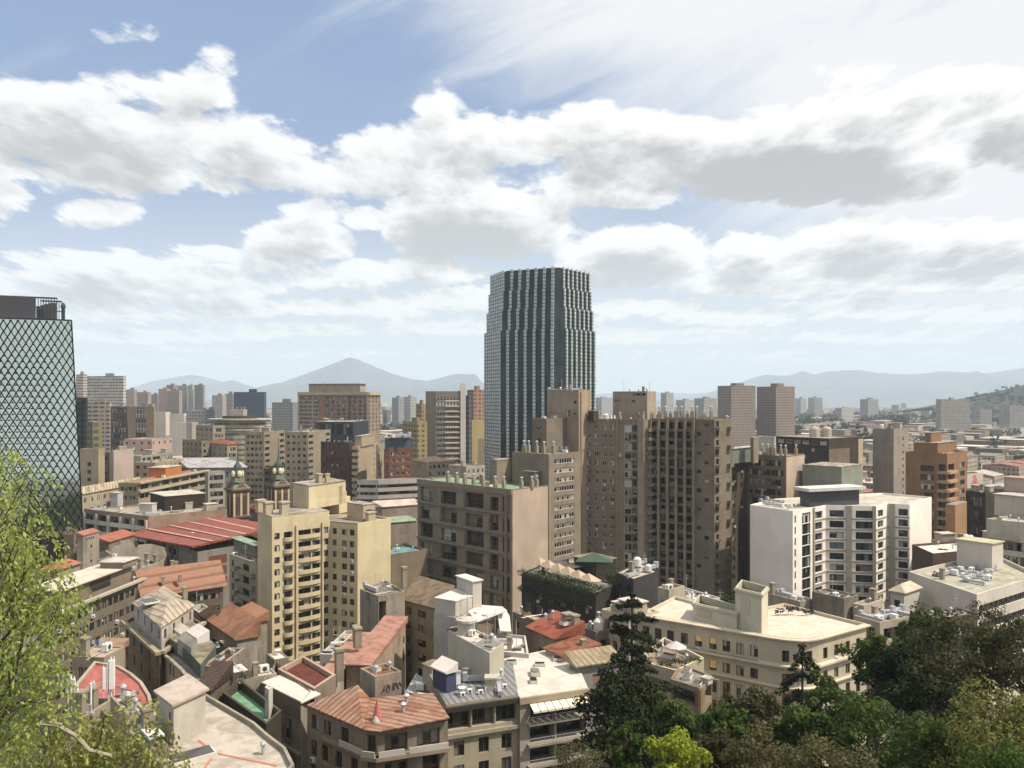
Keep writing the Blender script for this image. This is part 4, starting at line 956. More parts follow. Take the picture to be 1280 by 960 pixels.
def mid_left():
    simple('low sand building with a dark recessed bay left of the stepped round building', 245, 266, 281, 532, Y=480, wall=SAND, e0=dict(n=4, rows=5, w=2.2, h=1.8, fh=3.4), e1=dict(n=2, rows=5, w=4., h=2.2, fh=3.4, style='shop'), clutter=['vent', 'duct'])
    simple('low cream house with a small red roof in front of the stepped round building', 260, 284, 297, 556, Y=445, wall=SAND, e0=dict(n=4, rows=3, w=1.6, h=1.8, fh=3.4), e1=dict(n=4, rows=3, w=1.6, h=1.8, fh=3.4), roof=TERR, pitch=dict(rise=2.2))
    simple('low olive building with white flat roof beside the pale blue hall', 228, 252, 262, 551, Y=455, wall=OLIVE, e0=dict(n=5, rows=3, w=1.8, h=1.6, fh=3.5), e1=dict(n=2, rows=3, w=1.8, h=1.8, fh=3.5), roof=SLABW)
    # twin beige apartment blocks behind the church
    simple('beige apartment block with balcony bands, left of a matching pair behind the church', 306, 330, 356, 540, Y=400, wall=plaster((.46, .41, .32), .3), e0=dict(n=4, rows=11, w=1.5, h=1.4, fh=3.1), e1=dict(n=2, rows=11, w=6, h=1.6, fh=3.1, depth=.7, style='shop'), th=35, clutter=['vent', 'flue', 'water_tank', 'rooftop_hut'])
    simple('beige apartment block with balcony bands, right of a matching pair behind the church', 356, 385, 413, 540, Y=392, wall=plaster((.48, .42, .33), .3), e0=dict(n=4, rows=11, w=1.5, h=1.4, fh=3.1), e1=dict(n=2, rows=11, w=6.4, h=1.6, fh=3.1, depth=.7, style='shop'), th=35, clutter=['vent', 'flue', 'rooftop_hut'])
    b = simple('broad apartment block with brick bands, cream frame and a glazed penthouse', 372.5, 461, 475.5, 490, Y=620, wall=plaster((.45, .36, .27), .3), e0=dict(n=13, rows=9, w=2.3, h=1.9, fh=3.15, m0=1.5, m1=1.5, top=3.4), e1=dict(n=4, rows=9, w=2., h=1.8, fh=3.15, top=3.4), th=12, Yl=632, ph=.8, cope=PALE, done=False)
    b.finish(); L = b.elen(0)
    for f, w, mt in ((.315, 4.4, plaster((.50, .30, .20), .2)), (.0, 1.4, PALE), (.20, 1.2, PALE), (.72, 1.2, BRICK), (.97, 1.2, PALE)): b.bar(0, L*f, L*f+w, 0, b.z1-2.6, .5, mt, 'pier')
    b.bar(0, 0, L, b.z1-2.4, b.z1+.1, 1.0, CREAMP, 'cornice'); b.bar(1, 0, b.elen(1), b.z1-2.4, b.z1+.1, 1.0, CREAMP, 'cornice')
    for r in range(1, 9): b.bar(0, 1, L*.30, b.z1-3.2-r*3.15-.9, b.z1-3.2-r*3.15, .8, PALE, 'balcony_band')
    b.block('penthouse', rect(386, 450, 457, 628, 12, Yl=638), b.z1-.6, b.z1+6.5, plaster((.52, .47, .39), .3), SLABG, 1.2)
    b.clutter(['antenna', 'vent'], 6, 5, z=b.z1+6.7, q=rect(390, 448, 452, 630, 12))
    b = simple('dark glass office strip under a flat white roof with dishes', 394, 442, 461, 527, Y=470, wall=plain('blue_black_glazing', (.035, .045, .06), .2), e0=dict(n=12, rows=2, w=2.1, h=6.2, fh=9.5, m0=.6, m1=.6, top=1.4, style='1'), th=20, roof=SLABW, frame=FRAME_D, glass=GLASS_D, cope=SLABW, clutter=(['satellite_dish', 'satellite_dish', 'duct', 'air_conditioner', 'vent'], 9)); b.clutter(['satellite_dish'], 3, 4, scale=3)
    simple('dark red brick apartment house with small lit windows', 401, 436, 442, 553, Y=382, wall=BRICKD, e0=dict(n=6, rows=8, w=1.5, h=1.5, fh=3.0), th=20, Yl=390, clutter=['vent', 'flue'])
    b = simple('cream apartment house with a blank wall and stepped gable attic beside the dark brick house', 441, 446, 472, 558, Y=380, wall=plaster((.56, .48, .37), .2), e0=dict(n=2, rows=8, w=1.4, h=1.4, fh=3.), e1=dict(cols=[(.08, 1.2), (.82, 1.2)], rows=9, w=1.2, h=1.4, fh=2.9), th=22); b.block('attic', rect(444, 452, 468, 386, 25), b.z1-.6, b.z1+4.5, b.wallm, PALE, .2)
    simple('narrow sand house wedged between the cream and the brick red houses', 470, 473, 484, 556, Y=378, wall=SAND, e1=dict(n=2, rows=8, w=1.4, h=1.5, fh=3.), th=20)
    b = simple('brick red apartment house with a set back glazed attic', 480, 486, 514.5, 561, Y=374, wall=BRICK, e0=dict(n=1, rows=7, w=1.3, h=1.5, fh=3), e1=dict(n=4, rows=7, w=1.5, h=1.6, fh=3.1), th=22, frame=FRAME_W); b.block('glazed_attic', rect(481, 487, 514, 376, 22), b.z1-.5, b.z1+4.8, plain('blue_black_glazing', (.07, .10, .12), .25), SLABW, .7); b.clutter(['satellite_dish', 'duct', 'air_conditioner'], 6, 3, z=b.z1+5, scale=1.6)
    b = simple('grey office slab with white banded windows and a tall white fin', 532, 545, 582, 489, Y=560, wall=plaster((.34, .31, .27), .2), e1=dict(n=1, rows=15, w=17, h=2.3, fh=3.7, m0=.5, m1=4.5, style='shop', top=4), th=18, frame=FRAME_W, clutter=['duct', 'antenna', 'vent'], glass=GLASS_D)
    p, d = b.P(1, b.elen(1)-3.9, .9); MB().obox(p, d, 3.8, .85, 0, b.z1+5.5).build('white_fin', plaster((.74, .70, .66), .1), b.root); L = b.elen(1)
    for r in range(12): b.bar(1, L*.30, L-4.2, b.z1-4-r*3.7-3.3, b.z1-4-r*3.7-2.35, .35, plaster((.72, .68, .62), .1), 'white_band')
    far('narrow balcony block touching the white fin of the grey slab', 581, 586, 589, 494, 575, (.28, .26, .25), 30, None, 3, 3.6, strip=True)
    far('cream and brick tower half hidden by the dark glass tower', 586, 592, 606, 487, 640, (.55, .36, .28), 30, None, 4, 3.2)
    far('yellow ochre low block in front of the cream and brick tower', 587, 590, 605, 525, 600, (.58, .49, .27), 30, None, 40, 40, hut=False)
    far('ochre block with a mint roof left of the grey slab', 503, 522, 534, 527, 530, (.52, .43, .22), 35, None, 4, 3.3); far('ochre narrow block behind the mint roof', 520, 527, 533, 505, 620, (.50, .40, .22), 35, None, 3, 3.2)
    simple('low house with pinkish tiled roof and cream walls by the grey slab', 515, 534, 569, 578, Y=440, wall=SAND, e1=dict(n=6, rows=2, w=1.5, h=1.8, fh=4), roof=roofmat((.62, .42, .33), .3), th=35, pitch=dict(rise=2.6))
    simple('small dark roofed house behind the loft block chimneys', 560, 583, 606, 583, Y=400, wall=PALE, e1=dict(n=4, rows=2, w=1.5, h=1.8, fh=4), roof=SLABG, clutter=['vent', 'chimney', 'skylight'])
    # parking hall
    b = simple('white open parking hall with a red roof behind the yellow tower', 449, 470, 528, 600, Y=330, wall=plaster((.60, .58, .56), .2), e0=dict(n=1, rows=6, w=9, h=1.3, fh=3., m0=.6, m1=.6, top=2, style='shop'), e1=dict(n=4, rows=6, w=5, h=1.4, fh=3., m0=.6, m1=.6, top=2, style='1'), th=25, roof=roofmat((.55, .27, .2), .3), glass=GLASS_D)
    simple('low shed with a pale pink roof left of the loft block', 455, 478, 528, 634, Y=285, wall=plaster((.5, .4, .36), .4), roof=roofmat((.78, .66, .60), .3), th=28, pitch=dict(rise=2.2, kind='gable'))
    simple('low shed with a mint green roof left of the loft block', 452, 470, 520, 655, Y=262, wall=STONE, roof=roofmat((.42, .55, .42), .5), th=28, pitch=dict(rise=1.8, kind='gable'), name='shed')
    simple('flat grey roofed shed with turquoise sheet behind the yellow tower', 462, 489, 534, 693, Y=222, wall=plaster((.36, .30, .23), .4), roof=roofmat((.24, .44, .48), .3), th=40, clutter=['vent', 'air_conditioner'])
    # long buildings left of the church
    b = simple('long hall with a pale lilac metal roof left of the church', 208, 236, 306, 585, Y=395, wall=plaster((.42, .44, .46), .3), e1=dict(n=12, rows=2, w=1.5, h=3, fh=5, top=2), th=-14, roof=sheet((.62, .60, .64), 76, 1.2), Yl=410, pitch=dict(rise=4.5, kind='gable', over=.8))
    b = simple('long two storey office with red tiled roof and ribbon windows', 148, 173, 259, 603.5, Y=318, wall=plaster((.50, .45, .33), .3), e0=dict(n=4, rows=3, w=1.4, h=1.5, fh=3.6), e1=dict(n=7, rows=3, w=6.5, h=1.9, fh=3.7, m0=1, m1=.8, top=1.0, style='shop', depth=.8), th=36, roof=roofmat((.60, .28, .22), .35), clutter=['vent', 'skylight', 'air_conditioner'])
    L = b.elen(1); b.bar(1, -.4, L+.4, b.z1-.5, b.z1+.25, 1.2, CREAMP, 'cornice'); b.bar(1, 0, L, b.z1-4.1, b.z1-3.3, 1.2, CREAMP, 'balcony_band')
    b.block('orange_penthouse', rect(185, 207, 227, 345, 40), b.z1-.4, b.z1+3.6, plaster((.68, .30, .11), .15), SLABW, .2)
    simple('white walled block with square windows continuing the red tiled office', 256, 260, 281, 590, Y=352, wall=plaster((.55, .52, .46), .3), e1=dict(n=5, rows=5, w=1.5, h=2.1, fh=3.6, m0=.7, m1=.7), th=36, roof=roofmat((.60, .33, .27), .3))
    simple('long low wing with a cream sheet roof beside the lattice office block', 96, 103, 177, 618, Y=305, wall=plaster((.60, .53, .42), .3), e1=dict(n=10, rows=2, w=1.5, h=1.7, fh=4.), th=33, roof=sheet((.66, .58, .42), 33, 1.2), pitch=dict(rise=2.8, kind='gable'))
    b = simple('flat roofed block with white balconies and a blank pinkish brick flank', 105, 185.5, 284, 645, Y=268, wall=plaster((.46, .36, .29), .45), e0=dict(n=5, rows=4, w=4.6, h=2.5, fh=3.7, m0=.9, m1=1.2, depth=1.2, style='shop'), th=40, roof=SLAB, Yl=286, glass=GLASS_D)
    L = b.elen(0); bw = plaster((.74, .72, .66), .15)
    for r in range(4): b.bar(0, .4, L-.3, b.z1-1.6-r*3.7-3.45, b.z1-1.6-r*3.7-2.0, .5, bw, 'balcony_front')
    for k in range(6): b.bar(0, .3+(L-1.6)*k/5, 1.3+(L-1.6)*k/5, 4, b.z1-1.4, .6, bw, 'pier')
    b.block('dark_roof_hall', rect(188, 206, 256, 284, 42), b.z1-.7, b.z1+4.6, plaster((.10, .065, .055), .3), SLABW, .3); b.block('rooftop_hut', rect(174, 190, 196, 278, 40), b.z1-.7, b.z1+2.6, WH, SLABW, .2)
    b.block('rooftop_hut', rect(138, 147, 154, 297, 40), b.z1-.7, b.z1+4.2, plaster((.66, .68, .70), .15), SLABW, .2); b.clutter(['duct', 'air_conditioner', 'water_tank', 'chimney', 'vent', 'rooftop_hut', 'skylight'], 16, 7)
    simple('cream tower house with a column of small windows beside the lattice office block', 100, 123, 131, 561, Y=352, wall=plaster((.54, .47, .35), .3), e0=dict(cols=[(.5, 1.8)], rows=7, w=1.8, h=1.6, fh=3.4, top=6), th=20, roof=SLAB)
    simple('dark balconied block between the cream tower house and the pink wall', 124, 137, 142, 566, Y=372, wall=plaster((.22, .20, .17), .4), e0=dict(n=2, rows=8, w=3, h=2., fh=3.3), th=25, roof=SLABW)
    simple('block with a blank pale pink flank wall', 139.5, 142, 167, 563, Y=362, wall=PINKW, th=40, clutter=['vent', 'duct', 'air_conditioner', 'rooftop_hut'], roof=SLAB)
    simple('pale pink low block behind the pink flank wall', 155, 190, 215, 549, Y=470, wall=plaster((.68, .52, .47), .2), e0=dict(n=4, rows=2, w=1.5, h=1.5, fh=4), e1=dict(n=4, rows=1, w=1.5, h=1.5, fh=4), th=30, roof=SLAB)
    b = simple('flat block with dark ribbon windows and mint trim behind the orange penthouse', 160, 176, 216, 570, Y=400, wall=plaster((.46, .48, .42), .3), e1=dict(n=3, rows=3, w=9, h=1.8, fh=3.6, style='shop', top=1.2), th=30, roof=SLAB, clutter=['duct', 'vent', 'rooftop_hut'])
    b = simple('sand coloured flat block with square openings left of the pale lilac hall', 168, 194, 232, 578, Y=375, wall=SAND, e0=dict(n=3, rows=3, w=1.5, h=1.5, fh=3.4), e1=dict(n=7, rows=3, w=1.7, h=1.6, fh=3.4), th=30, roof=SLAB, clutter=['vent', 'flue'])
mid_left()
# ------------------------------------------------------------------ church
def church():
    brick = plaster((.27, .19, .14), .3); cream = plaster((.75, .66, .45), .2); cop = plain('green_copper', (.11, .125, .085), .7, 0., .3); copd = plain('dark_copper', (.05, .075, .065), .7)
    c0 = at(297, 300); c1 = at(348, 312)
    root = empty('church', (*(c0+c1)/2, 0)); tag(root, 'brown brick church with two belfries capped in green copper', 'church'); HERO.append(([c0+Vector((-6, -6)), c0+Vector((6, -6)), c1+Vector((6, 6)), c1+Vector((-6, 6))], root))
    d = (c1-c0).normalized(); n = Vector((-d.y, d.x))
    for c, top in ((c0, 0.), (c1, 0.)):
        zb = zof(644, 300); g = MB(); w = 7.0; Q = lambda k: [c+Vector((-k, -k)), c+Vector((k, -k)), c+Vector((k, k)), c+Vector((-k, k))]
        ang = R(45); rot = lambda v: Vector((v.x*math.cos(ang)-v.y*math.sin(ang), v.x*math.sin(ang)+v.y*math.cos(ang)))
        Q = lambda k: [c+rot(Vector(p)) for p in ((-k, -k), (k, -k), (k, k), (-k, k))]
        MB().prism(Q(3.0), 0, zb+9.5).build('belfry', brick, root)
        MB().prism(Q(3.7), zb+9.5, zb+10.2).prism(Q(3.5), zb-.6, zb).build('cornice', brick, root)
        for s in ((1, 0), (0, -1), (-1, 0)):
            s2 = rot(Vector(s)); t = Vector((-s2.y, s2.x))
            for k in (-2.75, 0, 2.75): x = c+s2*3.04+t*(k-.35); MB().obox(x, t, .7, .35, zb, zb+8.6).build('column', cream, root)
            for k in (-1.35, 1.35): x = c+s2*3.02+t*(k-.8); MB().obox(x+s2*.03, t, 1.6, .05, zb+.8, zb+7.2).build('louvre', plain('dark_wood', (.06, .03, .025)), root)
            p = c+s2*3.3; b = MB(); b.poly([(*(p-t*2.6), zb+10.2), (*(p+t*2.6), zb+10.2), (*p, zb+12.3)]); b.poly([(*(p+t*2.6), zb+10.2), (*(p-t*2.6), zb+10.2), (*(p-s2*1.2), zb+12.3)]); b.build('gable', brick, root)
        q = Q(3.6); q2 = Q(1.7); b = MB()
        for i in range(4): j = (i+1) % 4; m0, m1 = q[i].lerp(c, .38), q[j].lerp(c, .38); b.poly([(*q[i], zb+10.2), (*q[j], zb+10.2), (*m1, zb+11.8), (*m0, zb+11.8)]); b.poly([(*m0, zb+12.6), (*m1, zb+11.8), (*q2[j], zb+14.2), (*q2[i], zb+14.2)])
        b.poly([(*p, zb+14.2) for p in q2]); b.build('copper_roof', cop, root)
        MB().prism(Q(1.25), zb+14.2, zb+17.6).build('lantern', copd, root)
        for s in ((1, 0), (0, -1), (-1, 0), (0, 1)): s2 = rot(Vector(s)); x = c+s2*1.5; MB().lathe((x.x, x.y, zb+14.4), [(0, 0), (.75, .2), (1.0, 1.2), (.75, 2.2), (0, 2.5)], 8).build('clock_disc', plain('pale_gold', (.62, .58, .36), .5), root)
        MB().lathe((c.x, c.y, zb+17.6), [(1.7, 0), (1.45, .9), (.8, 1.8), (.4, 2.6), (.2, 5.0), (.08, 11.0), (0, 11.2)], 8).build('spire', copd, root)
    nv = [c0-d*1, c1+d*1, c1+d*1+n*30, c0-d*1+n*30]
    z = 14.5; MB().prism(nv, 0, z).build('nave_wall', brick, root); b = MB(); m0, m1 = (nv[0]+nv[3])/2, (nv[1]+nv[2])/2
    b.poly([(*nv[0], z+.1), (*nv[1], z+.1), (*m1, z+6), (*m0, z+6)]); b.poly([(*nv[2], z+.1), (*nv[3], z+.1), (*m0, z+6), (*m1, z+6)]); b.poly([(*nv[1], z+.1), (*nv[2], z+.1), (*m1, z+6)]); b.poly([(*nv[3], z+.1), (*nv[0], z+.1), (*m0, z+6)]); b.build('nave_roof', plain('dark_slate', (.07, .05, .045), .8), root)
    MB().lathe((*(c0*.45+c1*.55-n*1), zof(640, 305)), [(4.2, 0), (4.0, 1.4), (2.8, 2.9), (1.2, 3.6), (0, 3.8)], 14).build('small_dome', TERR, root)
church()
# ------------------------------------------------------------------ middle distance, right
def mid_right():
    far('brown and white apartment tower, left one of a pair in the right distance', 897, 914, 944.5, 482, 880, (.44, .38, .33), 20, None, 4, 3.0, fx=(.08, .92), fz=(.35, .85), dark=(.13, .11, .10), Yl=905)
    b = far('brown apartment tower with dark left flank, right one of a pair in the right distance', 946, 970, 993.5, 483, 900, (.42, .355, .31), 30, None, 4, 3.0, fx=(.08, .92), fz=(.35, .85), dark=(.12, .10, .10))
    b = simple('dark brown hotel block with a pale eave line and a cream right edge', 970, 1036, 1078, 548, Y=330, wall=plaster((.13, .10, .085), .3), e0=dict(n=6, rows=1, w=3.2, h=1.6, fh=4, m0=1, m1=1, top=1.3, style='1'), e1=dict(cols=[(.12, 1.5), (.30, 1.5), (.48, 1.5)], rows=8, w=1.5, h=1.4, fh=3.2, top=5), th=40, roof=SLAB, Yl=352, cope=plaster((.60, .50, .42), .2), done=False, frame=FRAME_W)
    b.finish(); L = b.elen(1); b.bar(1, L-4, L, 0, b.z1-1, .25, CREAMP, 'pier'); b.bar(1, 0, L*.6, 0, b.z1-4.5, .12, plaster((.33, .27, .20), .3), 'pale_bay'); r = random.Random(3)
    L = b.elen(0)
    for k in range(9): p, d = b.P(0, r.uniform(.25, .95)*L, .06); z = b.z1-4.5-r.randint(0, 3)*3.1; MB().obox(p, d, 1.5, .05, z-1.4, z).build('pale_shutter', PALE, b.root)
    for px in (1018, 1033): p = at(px, 356); MB().lathe((p.x, p.y, b.z1-.6), [(2.2, 0), (2.2, 3.6), (1.6, 4.4), (0, 4.8)], 12).build('water_tank', plaster((.70, .62, .55), .2), b.root)
    simple('low white canopy building left of the dark brown hotel', 944, 968, 976, 546, Y=372, wall=WH, roof=SLABW, th=40)
    simple('plain grey concrete slab tower with tiny side windows', 1091, 1117, 1136, 536, Y=345, wall=plaster((.47, .42, .36), .35), e1=dict(cols=[(.62, 1.4)], rows=15, w=1.4, h=1.2, fh=3., top=4), th=45, roof=SLAB, clutter=['rooftop_hut', 'rooftop_hut', 'water_tank', 'vent'])
    # orange brick apartments
    ORG = plaster((.44, .285, .165), .3); q = rect(1132, 1184, 1209, 262, 45); z = zof(567, 262)
    b = Bld('apartment_block', 'orange brown apartment block with stepped roof and corner balconies', q, z, ORG, 'apartment block', frame=FRAME_B, ph=.6); L = b.elen(0); fh = 3.0
    b.edge(0, [o for r in range(11) for o in ((L*.36, z-4.2-r*fh-2.0, L*.36+4.3, z-4.2-r*fh, .3, 'shop'), (L*.80, z-3.6-r*fh-2.1, L*.97, z-3.6-r*fh, 1.2, '2'))])
    L1 = b.elen(1); b.edge(1, [o for r in range(11) for o in ((L1*.05, z-3.6-r*fh-2.1, L1*.34, z-3.6-r*fh, 1.2, '2'), (L1*.62, z-3.6-r*fh-1.8, L1*.86, z-3.6-r*fh, .3, '2'))])
    for r in range(8): b.bar(0, L*.78, L+.6, z-5.9-r*fh-.9, z-5.9-r*fh, .9, plaster((.60, .46, .30), .2), 'balcony'); b.bar(1, 0, L1*.4, z-5.9-r*fh-.9, z-5.9-r*fh, .9, plaster((.60, .46, .30), .2), 'balcony')
    b.finish(); b.block('stepped_storey', rect(1142, 1172, 1196, 268, 45), z-.6, z+3.0, ORG, SLAB, .2); b.block('stair_tower', rect(1156, 1164, 1177, 272, 45), z+3.2, z+6.2, ORG, SLABG, .1)
    p = rect(1182, 1194, 1208.5, 246, 45); b.block('lit_lower_wing', p, 0, zof(632, 246), plaster((.54, .35, .20), .25), SLAB, 0)  # lighter orange on the wing puts its sunlit look into the colour
    b = simple('dark brick block with a ragged roof right of the orange apartments', 1207, 1232, 1249, 616, Y=258, wall=plaster((.13, .115, .095), .4), e0=dict(n=3, rows=6, w=4., h=3, fh=4.6, style='shop'), th=30, roof=SLAB, clutter=['rooftop_hut', 'duct'])
    # poster hoarding
    c = at(1208, 300); d = (at(1229, 305)-c); L = d.length; d = d.normalized(); root = empty('billboard', (c.x, c.y, 20)); tag(root, 'white roof hoarding with a pink figure blot beside the orange apartments', 'billboard')
    zb, zt = zof(610, 302), zof(592, 302); MB().obox(c, d, L, .4, zb, zt).build('panel', plaster((.74, .70, .62), .1), root)
    b = MB(); n = Vector((d.y, -d.x)); P = lambda u, v: (*(c+d*(u*L)+n*.05), zb+v*(zt-zb)); PK = plain('pink_ink', (.52, .16, .18), .8)
    for u, v, r in ((.48, .78, .13), (.52, .55, .15), (.42, .36, .13), (.56, .30, .16), (.44, .16, .12)): b.poly([P(u+r*math.cos(t*.785)*.9, v+r*math.sin(t*.785)) for t in range(8)])
    b.build('printed_figure', PK, root); MB().obox(c+d*1, d, .3, .3, 8, zb).obox(c+d*(L-1.3), d, .3, .3, 8, zb).build('post', DARKM, root)
    # right edge white stepped block
    b = simple('white stepped apartment block with covered terraces at the right edge of the view', 1233, 1300, 1330, 655, Y=196, wall=plaster((.70, .67, .58), .25), e0=dict(n=3, rows=6, w=4, h=2.2, fh=3.6, m0=1.2, m1=1.2, top=5.2, style='shop'), th=30, roof=SLABW, Yl=205, done=False)
    b.finish(); L = b.elen(0); b.bar(0, L*.05, L*.62, b.z1-4.6, b.z1-4.2, 1.6, CREAMP, 'canopy'); b.block('upper_storey', rect(1243, 1310, 1330, 204, 30), b.z1-.6, b.z1+5, b.wallm, SLABW, .4); b.block('roof_room', rect(1255, 1310, 1320, 212, 30), b.z1+5.3, b.z1+9, plaster((.66, .56, .48), .2), roofmat((.75, .5, .45), .3), .4)
    # white block with a large blank flank
    q = [at(1136, 178), at(1221, 157), at(1300, 174), at(1240, 200)]; z = zof(743, 157)
    b = Bld('office_block', 'white office block with a large blank flank and dark ribbon windows facing the trees', q, z, plaster((.80, .76, .70), .2), 'office block', frame=FRAME_D, glass=GLASS_D, roof=roofmat((.60, .60, .50), .5), ph=.8); b.edge(0); L = b.elen(1)
    b.edge(1, [(1, z-2.4-r*3.6-1.6, L-.6, z-2.4-r*3.6, .5, 'shop') for r in range(5)]); b.finish(); b.clutter(['duct', 'duct', 'air_conditioner', 'vent', 'air_conditioner'], 18, 6, q=[at(1172, 178), at(1212, 165), at(1250, 172), at(1235, 190)], k=.5)
    b.block('stair_house', rect(1196, 1240, 1254, 181, 35), z-.7, z+5.5, b.wallm, roofmat((.70, .66, .48), .3), .3); p = at(1228, 181.5)
    simple('long low hall with a bright white roof behind the white office block', 1140, 1166, 1240, 692, Y=202, wall=plaster((.22, .15, .13), .3), th=20, roof=roofmat((.86, .82, .77), .15), Yl=215, clutter=['vent', 'vent'])
    simple('low mossy roofed shed with piled sheets below the orange apartments', 1164, 1180, 1262, 678, Y=226, wall=STONE, th=10, roof=roofmat((.42, .40, .34), .8), clutter=(['duct', 'air_conditioner', 'skylight', 'water_tank', 'rooftop_hut'], 14))
    # old rendered block and terraces
    b = simple('weathered grey rendered block with broken dark roof beside the cream rounded building', 1015, 1055, 1073, 748, Y=158, wall=plaster((.42, .37, .31), .9), th=35, roof=roofmat((.30, .26, .21), .9), clutter=(['duct', 'skylight'], 4)); 
    b = simple('small pinkish roof house with three little windows attached to the weathered block', 1066, 1080, 1104, 757, Y=157, wall=plaster((.68, .60, .52), .2), e0=dict(n=1, rows=1, w=1., h=1.4, top=2.), e1=dict(n=3, rows=1, w=1., h=1.5, top=1.6), th=40, roof=roofmat((.66, .48, .36), .4))
    b = simple('cream terrace building with square openings beneath the small pinkish roof house', 1068, 1100, 1147, 778, Y=142, wall=plaster((.60, .53, .44), .3), e0=dict(n=2, rows=3, w=2.6, h=2.2, fh=3.4, top=1.3, style='shop'), e1=dict(n=3, rows=5, w=3., h=2.1, fh=3.4, top=1.3, style='shop', depth=.8), th=28, roof=roofmat((.52, .44, .35), .5), clutter=(['vent', 'chimney', 'skylight', 'duct'], 6))
    simple('low dark fronted pale roofed block between the terrace building and the white office block', 1140, 1163, 1222, 775, Y=141, wall=plaster((.20, .175, .14), .4), e1=dict(n=5, rows=4, w=1.6, h=2.0, fh=3.4, top=1.5), th=22, roof=roofmat((.62, .56, .47), .5), clutter=(['skylight', 'vent'], 3))
    simple('little white house with a round sheet roof in front of the white office block', 1113, 1130, 1150, 742, Y=166, wall=WH, th=40, roof=roofmat((.74, .66, .54), .4), pitch=dict(rise=1.6), e0=dict(n=1, rows=2, w=1.2, h=1.4), z0=0.)
    simple('pale low block with a parapet between the rounded building and the weathered block', 958, 1000, 1018, 752, Y=163, wall=plaster((.52, .47, .39), .5), th=30, roof=SLABW, clutter=(['duct', 'vent'], 3))
mid_right()
